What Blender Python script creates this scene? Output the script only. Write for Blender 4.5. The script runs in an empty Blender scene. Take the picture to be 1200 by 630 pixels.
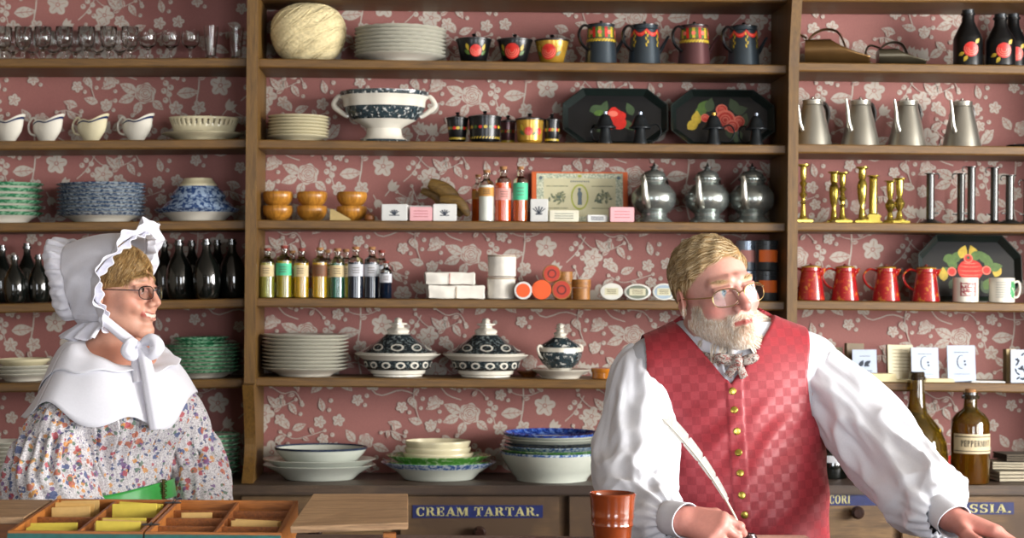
import bpy, bmesh, math, random
import numpy as np
from mathutils import Vector, Matrix
random.seed(7); RNG = np.random.default_rng(7)
S = bpy.context.scene; C = S.collection
PI = math.pi; sin, cos = math.sin, math.cos
# ---------------------------------------------------------------- camera frame (1200 x 630)
F, VX, VY, RHO, EYE = 2050.0, 505.0, 335.0, 0.008, 1.55
def P(px, py, Y):                      # a pixel seen at depth Y, as a point
    u, v = px - VX, py - VY
    return Vector(((u + RHO*v)*Y/F, Y, EYE - (v - RHO*u)*Y/F))
def PX(px, py, Y): return P(px, py, Y).x
K = 5.10/F                             # metres per pixel on the shelves
WALL, SHF, UPF = 5.235, 5.0, 4.965      # back wall, shelf fronts, upright fronts
# ---------------------------------------------------------------- materials
def lin(h):
    if not isinstance(h, str): return tuple(h)[:3] + (1,)
    h = h.lstrip('#'); r = []
    for i in (0, 2, 4):
        c = int(h[i:i+2], 16)/255; r.append(c/12.92 if c <= .04045 else ((c+.055)/1.055)**2.4)
    return tuple(r) + (1,)
MC = {}
class NT:
    def __init__(s, name):
        s.m = bpy.data.materials.new(name); s.m.use_nodes = True; s.t = s.m.node_tree; s.t.nodes.clear()
        s.out = s.n('ShaderNodeOutputMaterial'); s.b = s.n('ShaderNodeBsdfPrincipled'); s.l(s.b, 0, s.out, 0)
    def n(s, typ, **kw):
        n = s.t.nodes.new(typ)
        for k, v in kw.items(): setattr(n, k, v)
        return n
    def l(s, a, i, b, j): s.t.links.new(a.outputs[i], b.inputs[j])
    def set(s, **kw):
        for k, v in kw.items(): s.b.inputs[k.replace('_', ' ')].default_value = v
    def coord(s, scale=(1, 1, 1), kind='Object', rot=(0, 0, 0)):
        t = s.n('ShaderNodeTexCoord'); m = s.n('ShaderNodeMapping'); s.l(t, kind, m, 0)
        m.inputs['Scale'].default_value = scale; m.inputs['Rotation'].default_value = rot; return m
    def noise(s, co, scale, detail=3, rough=.55):
        n = s.n('ShaderNodeTexNoise'); s.l(co, 0, n, 'Vector')
        n.inputs['Scale'].default_value = scale; n.inputs['Detail'].default_value = detail; n.inputs['Roughness'].default_value = rough; return n
    def ramp(s, src, i, stops, interp='LINEAR'):
        r = s.n('ShaderNodeValToRGB'); r.color_ramp.interpolation = interp; e = r.color_ramp.elements
        while len(e) < len(stops): e.new(.5)
        for k, (p, c) in enumerate(stops): e[k].position = p; e[k].color = lin(c)
        s.l(src, i, r, 0); return r
    def mix(s, fac, a, b, mode='MIX'):      # fac: number or (node, out); a, b: colour or (node, out)
        m = s.n('ShaderNodeMix', data_type='RGBA', blend_type=mode)
        for sock, v in ((0, fac), (6, a), (7, b)):
            if isinstance(v, tuple) and len(v) == 2: s.l(v[0], v[1], m, sock)
            elif sock == 0: m.inputs[0].default_value = v
            else: m.inputs[sock].default_value = lin(v)
        return (m, 2)
    def bump(s, src, i, strength=.2, dist=.002):
        b = s.n('ShaderNodeBump'); b.inputs['Strength'].default_value = strength; b.inputs['Distance'].default_value = dist
        s.l(src, i, b, 'Height'); s.l(b, 0, s.b, 'Normal')
def M(name, col, rough=.5, metal=0, var=.12, scale=30, bump=0, spec=.5, coat=0, sheen=0, sss=0):
    key = (name,)
    if key in MC: return MC[key]
    t = NT(name); c = lin(col); co = t.coord()
    n = t.noise(co, scale); d = tuple(x*(1-var) for x in c[:3]); u = tuple(min(1, x*(1+var)) for x in c[:3])
    r = t.ramp(n, 0, [(.3, d), (.7, u)]); t.l(r, 0, t.b, 'Base Color')
    t.set(Roughness=rough, Metallic=metal); t.b.inputs['Specular IOR Level'].default_value = spec
    if coat: t.set(Coat_Weight=coat, Coat_Roughness=.08)
    if sheen: t.set(Sheen_Weight=sheen)
    if sss: t.b.inputs['Subsurface Weight'].default_value = sss; t.b.inputs['Subsurface Radius'].default_value = (.01, .004, .002); t.b.inputs['Subsurface Scale'].default_value = 1
    if bump: t.bump(n, 0, bump)
    MC[key] = t.m; return t.m
def wood(name, a, b, rough=.55, axis=0, scale=1.0, bump=.15, dark=None):
    if (name,) in MC: return MC[(name,)]
    t = NT(name); sc = [14*scale]*3; sc[axis] = 1.1*scale; co = t.coord(tuple(sc))
    n = t.noise(co, 4, 6, .62); n2 = t.noise(co, 17, 4, .6)
    r = t.ramp(n, 0, [(.3, a), (.52, b), (.75, a)]); r2 = t.ramp(n2, 0, [(.3, '#777777'), (.7, '#ffffff')])
    cc = t.mix(.55, (r, 0), (r2, 0), 'MULTIPLY')
    if dark:
        n3 = t.noise(t.coord(), 2.6, 4, .6); r3 = t.ramp(n3, 0, [(.42, '#000000'), (.62, '#ffffff')]); cc = t.mix((r3, 0), cc, dark)
    t.t.links.new(cc[0].outputs[2], t.b.inputs['Base Color']); t.set(Roughness=rough); t.bump(n, 0, bump, .001)
    MC[(name,)] = t.m; return t.m
def glass(name, col='#ffffff', rough=.0, ior=1.45):
    if (name,) in MC: return MC[(name,)]
    t = NT(name); n = t.noise(t.coord(), 12)
    c = lin(col); r = t.ramp(n, 0, [(.3, tuple(x*.94 for x in c[:3])), (.7, c[:3])]); t.l(r, 0, t.b, 'Base Color')
    t.set(Roughness=rough, IOR=ior); t.b.inputs['Transmission Weight'].default_value = 1
    MC[(name,)] = t.m; return t.m
def spots(name, base, cols, scale=60, thr=.5, rough=.3, zband=None, coat=0, detail=4):
    """ground colour with broken painted or printed patches; zband limits them to heights (metres, object space)"""
    if (name,) in MC: return MC[(name,)]
    t = NT(name); co = t.coord(); cc = None; cur = base
    for i, c in enumerate(cols):
        cm = t.coord(); cm.inputs['Location'].default_value = (i*3.7, i*1.9, i*2.3)
        n = t.noise(cm, scale*(1+.35*i), detail, .6); r = t.ramp(n, 0, [(thr-.02, '#000000'), (thr+.03, '#ffffff')])
        fac = (r, 0)
        if zband:
            sx = t.n('ShaderNodeSeparateXYZ'); tc = t.n('ShaderNodeTexCoord'); t.l(tc, 'Object', sx, 0)
            g = t.n('ShaderNodeMath', operation='GREATER_THAN'); t.l(sx, 2, g, 0); g.inputs[1].default_value = zband[0]
            l = t.n('ShaderNodeMath', operation='LESS_THAN'); t.l(sx, 2, l, 0); l.inputs[1].default_value = zband[1]
            m1 = t.n('ShaderNodeMath', operation='MULTIPLY'); t.l(g, 0, m1, 0); t.l(l, 0, m1, 1)
            m2 = t.n('ShaderNodeMath', operation='MULTIPLY'); t.l(m1, 0, m2, 0); t.l(r, 0, m2, 1); fac = (m2, 0)
        cur = t.mix(fac, cur, c)
    t.t.links.new(cur[0].outputs[2], t.b.inputs['Base Color']); t.set(Roughness=rough)
    if coat: t.set(Coat_Weight=coat, Coat_Roughness=.06)
    MC[(name,)] = t.m; return t.m
# ---------------------------------------------------------------- objects
def mesh_obj(name, me, mats, parent=None, smooth=True):
    o = bpy.data.objects.new(name, me); C.objects.link(o)
    for m in (mats if isinstance(mats, (list, tuple)) else [mats]): me.materials.append(m)
    if smooth:
        me.polygons.foreach_set('use_smooth', [True]*len(me.polygons))
    if parent: o.parent = parent
    return o
def obj(name, bm, mats, parent=None, smooth=True, sharp=35):
    bmesh.ops.remove_doubles(bm, verts=bm.verts, dist=1e-6)
    if smooth:
        bm.normal_update(); a = math.radians(sharp)
        for e in bm.edges:
            if len(e.link_faces) == 2 and e.calc_face_angle(0) > a: e.smooth = False
    me = bpy.data.meshes.new(name); bm.to_mesh(me); bm.free()
    return mesh_obj(name, me, mats, parent, smooth)
def tag(o, label, cat, group=None, kind=None):
    o['label'] = label; o['category'] = cat
    if group: o['group'] = group
    if kind: o['kind'] = kind
    return o
def thing(name, loc, label, cat, group=None, rz=0, ry=0):
    o = bpy.data.objects.new(name, None); C.objects.link(o); o.empty_display_size = .05
    o.location = loc; o.rotation_mode = 'ZYX'; o.rotation_euler = (0, ry, rz); return tag(o, label, cat, group)
def dup(o, loc, label=None, rz=None, ry=None, sc=None):
    c = o.copy(); C.objects.link(c); c.location = loc
    if label: c['label'] = label
    c.rotation_mode = 'ZYX'; e = list(c.rotation_euler)
    if rz is not None: e[2] = rz
    if ry is not None: e[1] = ry
    c.rotation_euler = e
    if sc is not None: c.scale = (sc,)*3 if not isinstance(sc, (tuple, list)) else sc
    for ch in list(o.children):
        d = ch.copy(); C.objects.link(d); d.parent = c
        for g in list(ch.children):
            h = g.copy(); C.objects.link(h); h.parent = d
    return c
def struct(o): o['kind'] = 'structure'; return o
def B(): return bmesh.new()
def face(bm, pts, mi=0, flip=False):
    vs = [bm.verts.new(p) for p in pts]
    f = bm.faces.new(vs[::-1] if flip else vs); f.material_index = mi; return f
def box(bm, x0, x1, y0, y1, z0, z1, mi=0, bev=0, mat=None):
    b2 = bmesh.new() if bev else bm
    v = [b2.verts.new((x, y, z)) for x in (x0, x1) for y in (y0, y1) for z in (z0, z1)]
    fs = []
    for q in ((0, 1, 3, 2), (4, 6, 7, 5), (0, 4, 5, 1), (2, 3, 7, 6), (0, 2, 6, 4), (1, 5, 7, 3)):
        f = b2.faces.new([v[i] for i in q]); f.material_index = mi; fs.append(f)
    if bev:
        bmesh.ops.bevel(b2, geom=b2.edges[:], offset=bev, segments=2, affect='EDGES')
        for f in b2.faces: f.material_index = mi
    if mat is not None: bmesh.ops.transform(b2, matrix=mat, verts=v if not bev else b2.verts[:])
    if bev: merge(bm, b2)
def merge(bm, b2, mat=None):
    if mat is not None: bmesh.ops.transform(b2, matrix=mat, verts=b2.verts[:])
    mp = [bm.verts.new(v.co) for v in b2.verts]; b2.verts.index_update()
    for f in b2.faces:
        try: g = bm.faces.new([mp[v.index] for v in f.verts]); g.material_index = f.material_index
        except ValueError: pass
    b2.free()
def lathe(bm, prof, seg=32, mis=None, wob=None, off=(0, 0, 0), mat=None):
    """prof: [(r, z)], mis: material index per profile segment; wob(r, z, a) -> (r, z)"""
    n0 = len(bm.verts); rings = []; new = []
    for (r, z) in prof:
        if r < 1e-6:
            v = bm.verts.new((off[0], off[1], off[2]+z)); rings.append([v]); new.append(v); continue
        row = []
        for i in range(seg):
            a = 2*PI*i/seg; rr, zz = wob(r, z, a) if wob else (r, z)
            v = bm.verts.new((off[0]+rr*cos(a), off[1]+rr*sin(a), off[2]+zz)); row.append(v); new.append(v)
        rings.append(row)
    for k in range(len(rings)-1):
        A, Bq = rings[k], rings[k+1]; mi = mis[k] if mis else 0
        for i in range(seg):
            j = (i+1) % seg
            if len(A) == 1 and len(Bq) == 1: break
            if len(A) == 1: f = bm.faces.new((A[0], Bq[j], Bq[i]))
            elif len(Bq) == 1: f = bm.faces.new((A[i], A[j], Bq[0]))
            else: f = bm.faces.new((A[i], A[j], Bq[j], Bq[i]))
            f.material_index = mi
    if mat is not None: bmesh.ops.transform(bm, matrix=mat, verts=new)
def frames(pts):
    pts = [Vector(p) for p in pts]; T = []
    for i in range(len(pts)):
        a = pts[max(0, i-1)]; b = pts[min(len(pts)-1, i+1)]; T.append((b-a).normalized())
    up = Vector((0, 0, 1)) if abs(T[0].z) < .9 else Vector((1, 0, 0))
    N = [(up - T[0]*up.dot(T[0])).normalized()]
    for i in range(1, len(pts)):
        n = N[-1] - T[i]*N[-1].dot(T[i]); N.append(n.normalized())
    return pts, T, N
def spline(pts, n=24):
    """Catmull-Rom through points of any dimension"""
    p = np.array(pts, float); m = len(p); out = []
    for k in range(n+1):
        u = k/n*(m-1); i = min(int(u), m-2); t = u-i
        p0, p1, p2, p3 = p[max(i-1, 0)], p[i], p[i+1], p[min(i+2, m-1)]
        out.append(.5*((2*p1)+(-p0+p2)*t+(2*p0-5*p1+4*p2-p3)*t*t+(-p0+3*p1-3*p2+p3)*t**3))
    return np.array(out)
def tube(bm, pts, rad, seg=10, mi=0, cap=True, flat=1.0, disp=None):
    pts, T, N = frames(pts); n = len(pts); rows = []
    for i in range(n):
        r = rad[i] if hasattr(rad, '__len__') else rad
        bn = T[i].cross(N[i]); row = []
        for k in range(seg):
            a = 2*PI*k/seg; q = r + (disp(i/(n-1), a) if disp else 0)
            row.append(bm.verts.new(pts[i] + N[i]*(q*cos(a)) + bn*(q*sin(a)*flat)))
        rows.append(row)
    for i in range(n-1):
        for k in range(seg):
            j = (k+1) % seg; f = bm.faces.new((rows[i][k], rows[i][j], rows[i+1][j], rows[i+1][k])); f.material_index = mi
    if cap:
        for r, fl in ((rows[0], True), (rows[-1], False)):
            f = bm.faces.new(r[::-1] if fl else r); f.material_index = mi
    return rows
def prism(bm, poly, y0, y1, mi=0, mat=None):
    """closed polygon in x,z pushed through y"""
    a = [bm.verts.new((p[0], y0, p[1])) for p in poly]; b = [bm.verts.new((p[0], y1, p[1])) for p in poly]
    n = len(poly); fs = [bm.faces.new(a), bm.faces.new(b[::-1])]
    for i in range(n):
        j = (i+1) % n; fs.append(bm.faces.new((a[j], a[i], b[i], b[j])))
    for f in fs: f.material_index = mi
    if mat is not None: bmesh.ops.transform(bm, matrix=mat, verts=a+b)
def patch(bm, rf, a0, a1, z0, z1, mi=0, off=.0006, na=10, nz=3):
    """curved label lying on a turned surface of radius rf(z); angles measured from the camera side, + to the right"""
    g = [[None]*(na+1) for _ in range(nz+1)]
    for j in range(nz+1):
        z = z0+(z1-z0)*j/nz
        for i in range(na+1):
            a = a0+(a1-a0)*i/na; r = rf(z)+off; g[j][i] = bm.verts.new((r*sin(a), -r*cos(a), z))
    for j in range(nz):
        for i in range(na):
            f = bm.faces.new((g[j][i], g[j][i+1], g[j+1][i+1], g[j+1][i])); f.material_index = mi
def decal(bm, rf, poly, mi, off=.0008):
    """flat polygon (x along the surface, z up) laid on a turned surface, fan-split"""
    def on(p):
        r = rf(p[1])+off; a = p[0]/max(rf(p[1]), 1e-4); return (r*sin(a), -r*cos(a), p[1])
    cx = sum(p[0] for p in poly)/len(poly); cz = sum(p[1] for p in poly)/len(poly)
    wide = max(abs(p[0]-cx) for p in poly) > .2*rf(cz) and len(poly) > 7; T_ = (.34, .67, 1) if wide else (1,)
    c = bm.verts.new(on((cx, cz))); prev = None; n = len(poly)
    for t in T_:
        vs = [bm.verts.new(on((cx+(p[0]-cx)*t, cz+(p[1]-cz)*t))) for p in poly]
        for i in range(n):
            j = (i+1) % n; f = bm.faces.new((c, vs[i], vs[j]) if prev is None else (prev[i], vs[i], vs[j], prev[j])); f.material_index = mi
        prev = vs
def disc(cx, cz, r, n=14, sq=1, rot=0, wob=0, k=5):
    out = []
    for i in range(n):
        a = 2*PI*i/n; q = r*(1+wob*cos(k*a)); x, z = q*cos(a), q*sin(a)*sq
        out.append((cx+x*cos(rot)-z*sin(rot), cz+x*sin(rot)+z*cos(rot)))
    return out
def leafp(cx, cz, L, w, rot, n=6):
    out = []
    for s in (1, -1):
        for i in (range(n) if s == 1 else range(n, 0, -1)):
            t = i/n; x = L*(t-.5); z = s*w*sin(PI*t**.8)
            out.append((cx+x*cos(rot)-z*sin(rot), cz+x*sin(rot)+z*cos(rot)))
    return out
ORD = ['', 'second', 'third', 'fourth', 'fifth', 'sixth', 'seventh', 'eighth', 'ninth', 'tenth', 'eleventh', 'twelfth', 'thirteenth']
# ---------------------------------------------------------------- fat serif lettering (unit height)
def arcband(cx, cz, rx, rz, a0, a1, t0, t1, n=12):
    """ring piece whose stroke is t0 wide at top/bottom and t1 wide at the sides, as quads"""
    q = []
    for i in range(n):
        A = [math.radians(a0+(a1-a0)*(i+d)/n) for d in (0, 1)]; pts = []
        for a in A: pts.append((cx+rx*cos(a), cz+rz*sin(a)))
        for a in A[::-1]: pts.append((cx+(rx-t1)*cos(a), cz+(rz-t0)*sin(a)))
        q.append(pts)
    return q
def R(x0, z0, x1, z1): return [(x0, z0), (x1, z0), (x1, z1), (x0, z1)]
def _g():
    G = {}
    st = lambda x, w=.2: [R(x, 0, x+w, 1), R(x-.06, 0, x+w+.06, .09), R(x-.06, .91, x+w+.06, 1)]
    G['I'] = (.4, st(.1))
    G['C'] = (.8, arcband(.42, .5, .38, .5, 55, 305, .08, .22) + [R(.6, .68, .74, .98), R(.6, .06, .7, .3)])
    G['O'] = (.86, arcband(.42, .5, .4, .5, 0, 360, .08, .22, 20))
    G['E'] = (.76, st(.1) + [R(.3, 0, .68, .09), R(.3, .91, .68, 1), R(.3, .46, .52, .54), R(.58, .04, .68, .32), R(.58, .68, .68, .96), R(.47, .36, .55, .64)])
    bowl = arcband(.36, .74, .36, .26, -90, 90, .08, .2, 8)
    G['P'] = (.8, st(.1) + bowl + [R(.3, .92, .38, 1), R(.3, .48, .38, .56)])
    G['R'] = (.86, st(.1) + bowl + [R(.3, .92, .38, 1), R(.3, .48, .38, .56), [(.4, .5), (.58, .5), (.84, .0), (.6, .0)], R(.56, 0, .88, .09)])
    G['D'] = (.84, st(.1) + arcband(.34, .5, .46, .5, -90, 90, .08, .22, 10) + [R(.3, .92, .36, 1), R(.3, 0, .36, .08)])
    G['A'] = (.88, [[(.08, 0), (.17, 0), (.46, .92), (.4, 1)], [(.36, 1), (.52, 1), (.84, 0), (.58, 0)], R(.2, .28, .62, .36), R(0, 0, .27, .08), R(.5, 0, .9, .08)])
    G['T'] = (.78, [R(.28, 0, .5, 1), R(.2, 0, .58, .09), R(.02, .91, .76, 1), R(.02, .66, .11, .96), R(.67, .66, .76, .96)])
    G['M'] = (1.08, [R(.1, 0, .17, 1), R(.76, 0, .98, 1), [(.08, 1), (.32, 1), (.58, .12), (.46, .0)], [(.46, 0), (.56, .1), (.82, 1), (.76, 1)], R(0, 0, .27, .08), R(.7, 0, 1.04, .08), R(0, .92, .3, 1), R(.76, .92, 1.04, 1)])
    G['N'] = (.92, [R(.1, 0, .17, 1), R(.72, 0, .79, 1), [(.06, 1), (.32, 1), (.79, .06), (.79, 0), (.66, 0)], R(0, 0, .27, .08), R(.62, .92, .89, 1)])
    G['S'] = (.7, arcband(.34, .72, .3, .28, 30, 270, .09, .18, 10) + arcband(.34, .28, .3, .28, -150, 90, .09, .18, 10) + [R(.52, .7, .62, .98), R(.06, .02, .16, .3)])
    G['.'] = (.3, [disc(.12, .11, .11, 10)]); G[' '] = (.35, []); return G
GLYPH = _g()
def text_polys(s, h, gap=.06, sx=1.0):
    out, x = [], 0
    for ch in s:
        w, ps = GLYPH[ch]
        for p in ps: out.append([((x+a)*h*sx, b*h) for a, b in p])
        x += w+gap
    W = (x-gap)*h*sx
    return [[(a-W/2, b) for a, b in p] for p in out], W
# ================================================================ the room
ZC = P(600, 627, 3.55).z                                             # counter top
WOODF = wood('shelf_oak', '#553a17', '#704f20', .5, 0, 1, .15)
WOODV = wood('upright_oak', '#543916', '#725221', .5, 2, 1, .15)
WOODD = wood('cabinet_wood', '#5f482f', '#80633f', .6, 0, 1, .2, '#453220')
WOODT = wood('worktop_wood', '#43342a', '#5c4937', .5, 0, 1, .2, '#352820')
def wallpaper():
    bm = B(); z0, z1, x0, x1 = .4, 2.75, -4.2, 4.2
    face(bm, [(x0, WALL, z0-.4), (x1, WALL, z0-.4), (x1, WALL, z1+.15), (x0, WALL, z1+.15)], 0)
    for a, b in (((x0, z0-.4), (x1, z1+.15)),): box(bm, x0, x1, WALL+.001, WALL+.12, 0, 2.9, 0)
    U = WALL/F; rnd = random.Random(3)
    def put(polys, ox, oz, layer, mi):
        for d, p in polys: face(bm, [(ox+a*U*1.0, WALL-layer-d*4e-6, oz+b*U) for a, b in p], mi)
    def fan(poly):                                     # concave-safe: triangles about the middle
        cx = sum(a for a, b in poly)/len(poly); cy = sum(b for a, b in poly)/len(poly)
        return [[(cx, cy), poly[i], poly[(i+1) % len(poly)]] for i in range(len(poly))]
    L1, L2, ST = [], [], []
    NS = [0]
    def add(poly, lst): NS[0] += 1; lst += [(NS[0], p) for p in fan(poly)]
    def band(pts, w, lst):
        q = spline(pts, 10); NS[0] += 1
        for i in range(10):
            a, b = q[i], q[i+1]; d = b-a; d = d/max(1e-6, math.hypot(*d)); n = np.array((-d[1], d[0]))*w/2
            lst.append((NS[0], [tuple(a-n), tuple(b-n), tuple(b+n), tuple(a+n)]))
    def ring(cx, cy, r, a0, a1, w, lst):
        NS[0] += 1
        for i in range(9):
            A = a0+(a1-a0)*i/9; Bq = a0+(a1-a0)*(i+1)/9
            lst.append((NS[0], [(cx+r*cos(A), cy+r*sin(A)), (cx+r*cos(Bq), cy+r*sin(Bq)), (cx+(r-w)*cos(Bq), cy+(r-w)*sin(Bq)), (cx+(r-w)*cos(A), cy+(r-w)*sin(A))]))
    def rose(x, y, s=1):
        add(disc(x, y, 12*s, 30, 1, .3, .09, 6), L1)
        for r, a, b in ((10.5, .2, 2.4), (10.5, 2.9, 5.4), (8, 1, 3.6), (8, 4.1, 6.6), (5.5, 0, 2.7), (5.5, 3.2, 5.6), (3, 1, 6)): ring(x, y, r*s, a, b, 1.0*s, L2)
        for k in range(5): band([(x+11*s*cos(k*1.257+.4), y+11*s*sin(k*1.257+.4)), (x+8*s*cos(k*1.257+.75), y+8*s*sin(k*1.257+.75))], .9, L2)
    def flower(x, y, r, k=5, rot=0):
        r *= 1.02
        for i in range(k):
            a = rot+2*PI*i/k; add(disc(x+.58*r*cos(a), y+.58*r*sin(a), .47*r, 12, .86, a), L1)
            if r > 6: band([(x+.3*r*cos(a), y+.3*r*sin(a)), (x+.8*r*cos(a), y+.8*r*sin(a))], .7, L2)
        add(disc(x, y, .24*r, 8), L2); add(disc(x, y, .13*r, 6), ST)
    def leaf(x, y, Ln, w, rot):
        Ln *= 1.02; w *= 1.02
        add(leafp(x, y, Ln, w, rot), L1); c, s_ = cos(rot), sin(rot)
        band([(x-.42*Ln*c, y-.42*Ln*s_), (x, y), (x+.4*Ln*c, y+.4*Ln*s_)], .9, L2)
        for t in (-.2, .05, .25):
            for sg in (1, -1):
                band([(x+t*Ln*c, y+t*Ln*s_), (x+(t+.12)*Ln*c-sg*.6*w*s_, y+(t+.12)*Ln*s_+sg*.6*w*c)], .55, L2)
    def berry(x, y, r=3):
        r *= 1.2; add(disc(x, y, r, 9), L1); add(disc(x-.3*r, y+.3*r, .35*r, 6), L2)
    def tulip(x, y, s, rot):
        for d in (-.45, 0, .45): add(leafp(x+6*s*cos(rot+d), y+6*s*sin(rot+d), 14*s, 3.4*s, rot+d), L1)
        band([(x, y), (x-9*s*cos(rot), y-9*s*sin(rot))], 1.2, L1)
    # half a repeat: 191 x 186, drawn about its rose
    rose(0, 0); leaf(-20, 6, 22, 6, 2.7); leaf(-22, -7, 20, 5.5, 3.5); leaf(-9, -18, 17, 5, 4.3); leaf(15, -14, 16, 5, 5.6)
    for a, b in ((24, 12), (30, 7), (22, 3), (28, -1), (24, -8)): berry(a, b, 2.9)
    band([(26, 14), (27, 0), (31, -16)], 1.1, L1); flower(36, -17, 8, 5, .3); leaf(50, 1, 26, 6.5, .1); leaf(46, -27, 16, 4, 2.4)
    band([(62, 42), (63, 12), (59, -20), (64, -48)], 1.6, L1); flower(88, 10, 12, 5, .2); flower(63, -16, 8, 5, .8); tulip(96, -18, 1, .9); tulip(80, -30, .8, 5.2)
    for a, b in ((118, 8), (123, 14), (129, 10), (125, 2), (131, -3)): berry(a, b, 2.6)
    band([(112, -8), (124, 4), (134, 22)], 1.1, L1); flower(143, -2, 11, 5, 0); leaf(138, -22, 20, 5, .5); leaf(158, 12, 18, 4.5, .9)
    leaf(166, -12, 18, 5, 2.2)
    # second row of the half repeat
    flower(-40, 46, 13, 5, .4); leaf(-20, 40, 20, 5, .4); leaf(-58, 36, 20, 5, 2.4); band([(-36, 34), (-26, 22), (-10, 16)], 1.2, L1)
    flower(0, 44, 9, 5, 1); berry(14, 38); berry(20, 43); berry(16, 49); leaf(30, 50, 22, 6, .9); rose(70, 60, .72); leaf(52, 66, 18, 5, 2.2); leaf(88, 52, 20, 5, 5.9)
    flower(112, 46, 10, 6, 0); tulip(130, 50, 1, 1.2); berry(146, 42, 2.4); berry(150, 48, 2.4); berry(143, 50, 2.4)
    band([(90, 40), (110, 32), (134, 36), (150, 58)], 1.2, L1)
    # third row
    tulip(-46, -46, 1.1, 1.7); leaf(-62, -40, 20, 5, 2.6); leaf(-30, -38, 20, 5, .6); flower(-12, -46, 10, 5, .5); band([(-46, -56), (-30, -62), (-12, -54), (10, -62)], 1.2, L1)
    berry(6, -38); berry(11, -44); berry(4, -48); flower(28, -52, 13, 5, .9); leaf(46, -60, 22, 6, 5.5); leaf(12, -64, 18, 5, 3.9)
    flower(78, -58, 9, 5, .2); leaf(96, -50, 22, 6, .5); band([(64, -48), (84, -72), (110, -66), (130, -72)], 1.3, L1); flower(120, -52, 11, 6, .4); tulip(140, -50, .9, .5)
    rose(150, -80, .62)
    for (a, b) in ((-52, 78), (-30, 84), (-8, 76), (16, 82), (38, 84), (104, 80), (128, 84), (148, 78)):
        if rnd.random() < .55: flower(a, b, 7, 5, rnd.random()*6)
        else: leaf(a, b, 17, 4.5, rnd.random()*6)
    for (a, b) in ((-66, 12), (-72, 62), (-74, -58), (-44, 8), (-46, -14), (110, -30), (176, 4), (106, 66), (60, -78), (20, 62), (-30, 62), (36, 22), (72, 36), (18, -84), (-40, -80), (112, -86), (170, -60), (166, 62), (170, 36)):
        if rnd.random() < .5: flower(a, b, 6.5, 5, rnd.random()*6)
        else: leaf(a, b, 16, 4, rnd.random()*6)
        berry(a+11, b+5, 2.2); berry(a+9, b-6, 2)
    for (pts, w) in (([(-70, 80), (-60, 50), (-66, 20), (-58, -10)], 1.0), ([(-30, 70), (-14, 62), (4, 66), (22, 72)], .9), ([(40, 34), (52, 24), (70, 22), (84, 28)], .9), ([(104, -20), (118, -28), (134, -34)], .9), ([(150, 30), (164, 22), (178, 24), (186, 12)], 1.0), ([(-64, -70), (-50, -84), (-30, -86), (-12, -78)], .9), ([(40, -40), (56, -34), (74, -42)], .9), ([(160, -36), (172, -46), (184, -40)], .9), ([(20, 18), (10, 28), (-6, 30)], .9), ([(88, 70), (100, 72), (116, 66)], .9)):
        band(pts, w, L1)
        for q in (0, -1): berry(pts[q][0], pts[q][1], 1.8)
        m_ = pts[len(pts)//2]; leaf(m_[0]+3, m_[1]+5, 10, 2.6, rnd.random()*6); leaf(m_[0]-4, m_[1]-4, 9, 2.4, rnd.random()*6)
    zr = EYE - (205-VY)*U; xr = (360-VX)*U
    for c in range(-9, 9):
        for r in range(-5, 5):
            ox = xr+c*191.5*U; oz = zr-r*186*U+(93*U if c % 2 else 0)
            if ox < -2.4 or ox > 2.6 or oz < .7 or oz > 2.75: continue
            put(L1, ox, oz, .0002, 1); put(L2, ox, oz, .0002, 2); put(ST, ox, oz, .0002, 1)
    t = NT('wallpaper_ground'); co = t.coord(); n = t.noise(co, 3, 4); n2 = t.noise(co, 260, 2)
    r = t.ramp(n, 0, [(.3, '#88544f'), (.7, '#945f58')]); r2 = t.ramp(n2, 0, [(.3, '#cccccc'), (.7, '#ffffff')])
    cc = t.mix(.35, (r, 0), (r2, 0), 'MULTIPLY'); t.t.links.new(cc[0].outputs[2], t.b.inputs['Base Color']); t.set(Roughness=.75)
    m1 = M('wallpaper_bloom', '#aba297', .75, var=.08, scale=40); m2 = M('wallpaper_line', '#94685f', .75, var=.1)
    me = bpy.data.meshes.new('wall_back'); bm.to_mesh(me); bm.free()
    struct(mesh_obj('wall_back', me, [t.m, m1, m2], None, False))
wallpaper()
PLASTER = M('plaster', '#8f877a', .9, var=.05, scale=3)
def slab(name, x0, x1, y0, y1, z0, z1, m):
    bm = B(); box(bm, x0, x1, y0, y1, z0, z1); return struct(obj(name, bm, m, smooth=False))
slab('floor', -4.2, 4.4, -2.2, 5.4, -.1, 0, wood('floor_boards', '#6b5340', '#866a50', .6, 1))
slab('ceiling', -4.2, 4.4, -2.2, 5.4, 2.9, 3.0, PLASTER)
slab('wall_left', -4.3, -4.2, -2.2, 5.4, 0, 2.9, PLASTER)
def wall_with_hole(name, along, pos, a0, a1, holes, m):
    """wall 0.1 thick at pos on the other axis, holes [(a, b, z0, z1)]"""
    bm = B(); cur = a0
    def bx(a, b, z0, z1):
        if along == 'x': box(bm, a, b, pos, pos+.1, z0, z1)
        else: box(bm, pos, pos+.1, a, b, z0, z1)
    for (a, b, z0, z1) in holes:
        bx(cur, a, 0, 2.9); bx(a, b, 0, z0); bx(a, b, z1, 2.9); cur = b
    bx(cur, a1, 0, 2.9); return struct(obj(name, bm, m, smooth=False))
RW = (1.0, 3.5, 1.1, 2.65); RW2 = (-1.7, .6, 1.1, 2.65)
FW = [(-2.9, -1.3, .85, 2.45), (1.0, 2.6, .85, 2.45)]
wall_with_hole('wall_right', 'y', 4.2, -2.2, 5.235, [RW2, RW], PLASTER)
wall_with_hole('wall_front', 'x', -2.2, -4.2, 4.2, FW, PLASTER)
PAINTW = M('sash_paint', '#d8d2c4', .5)
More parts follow.
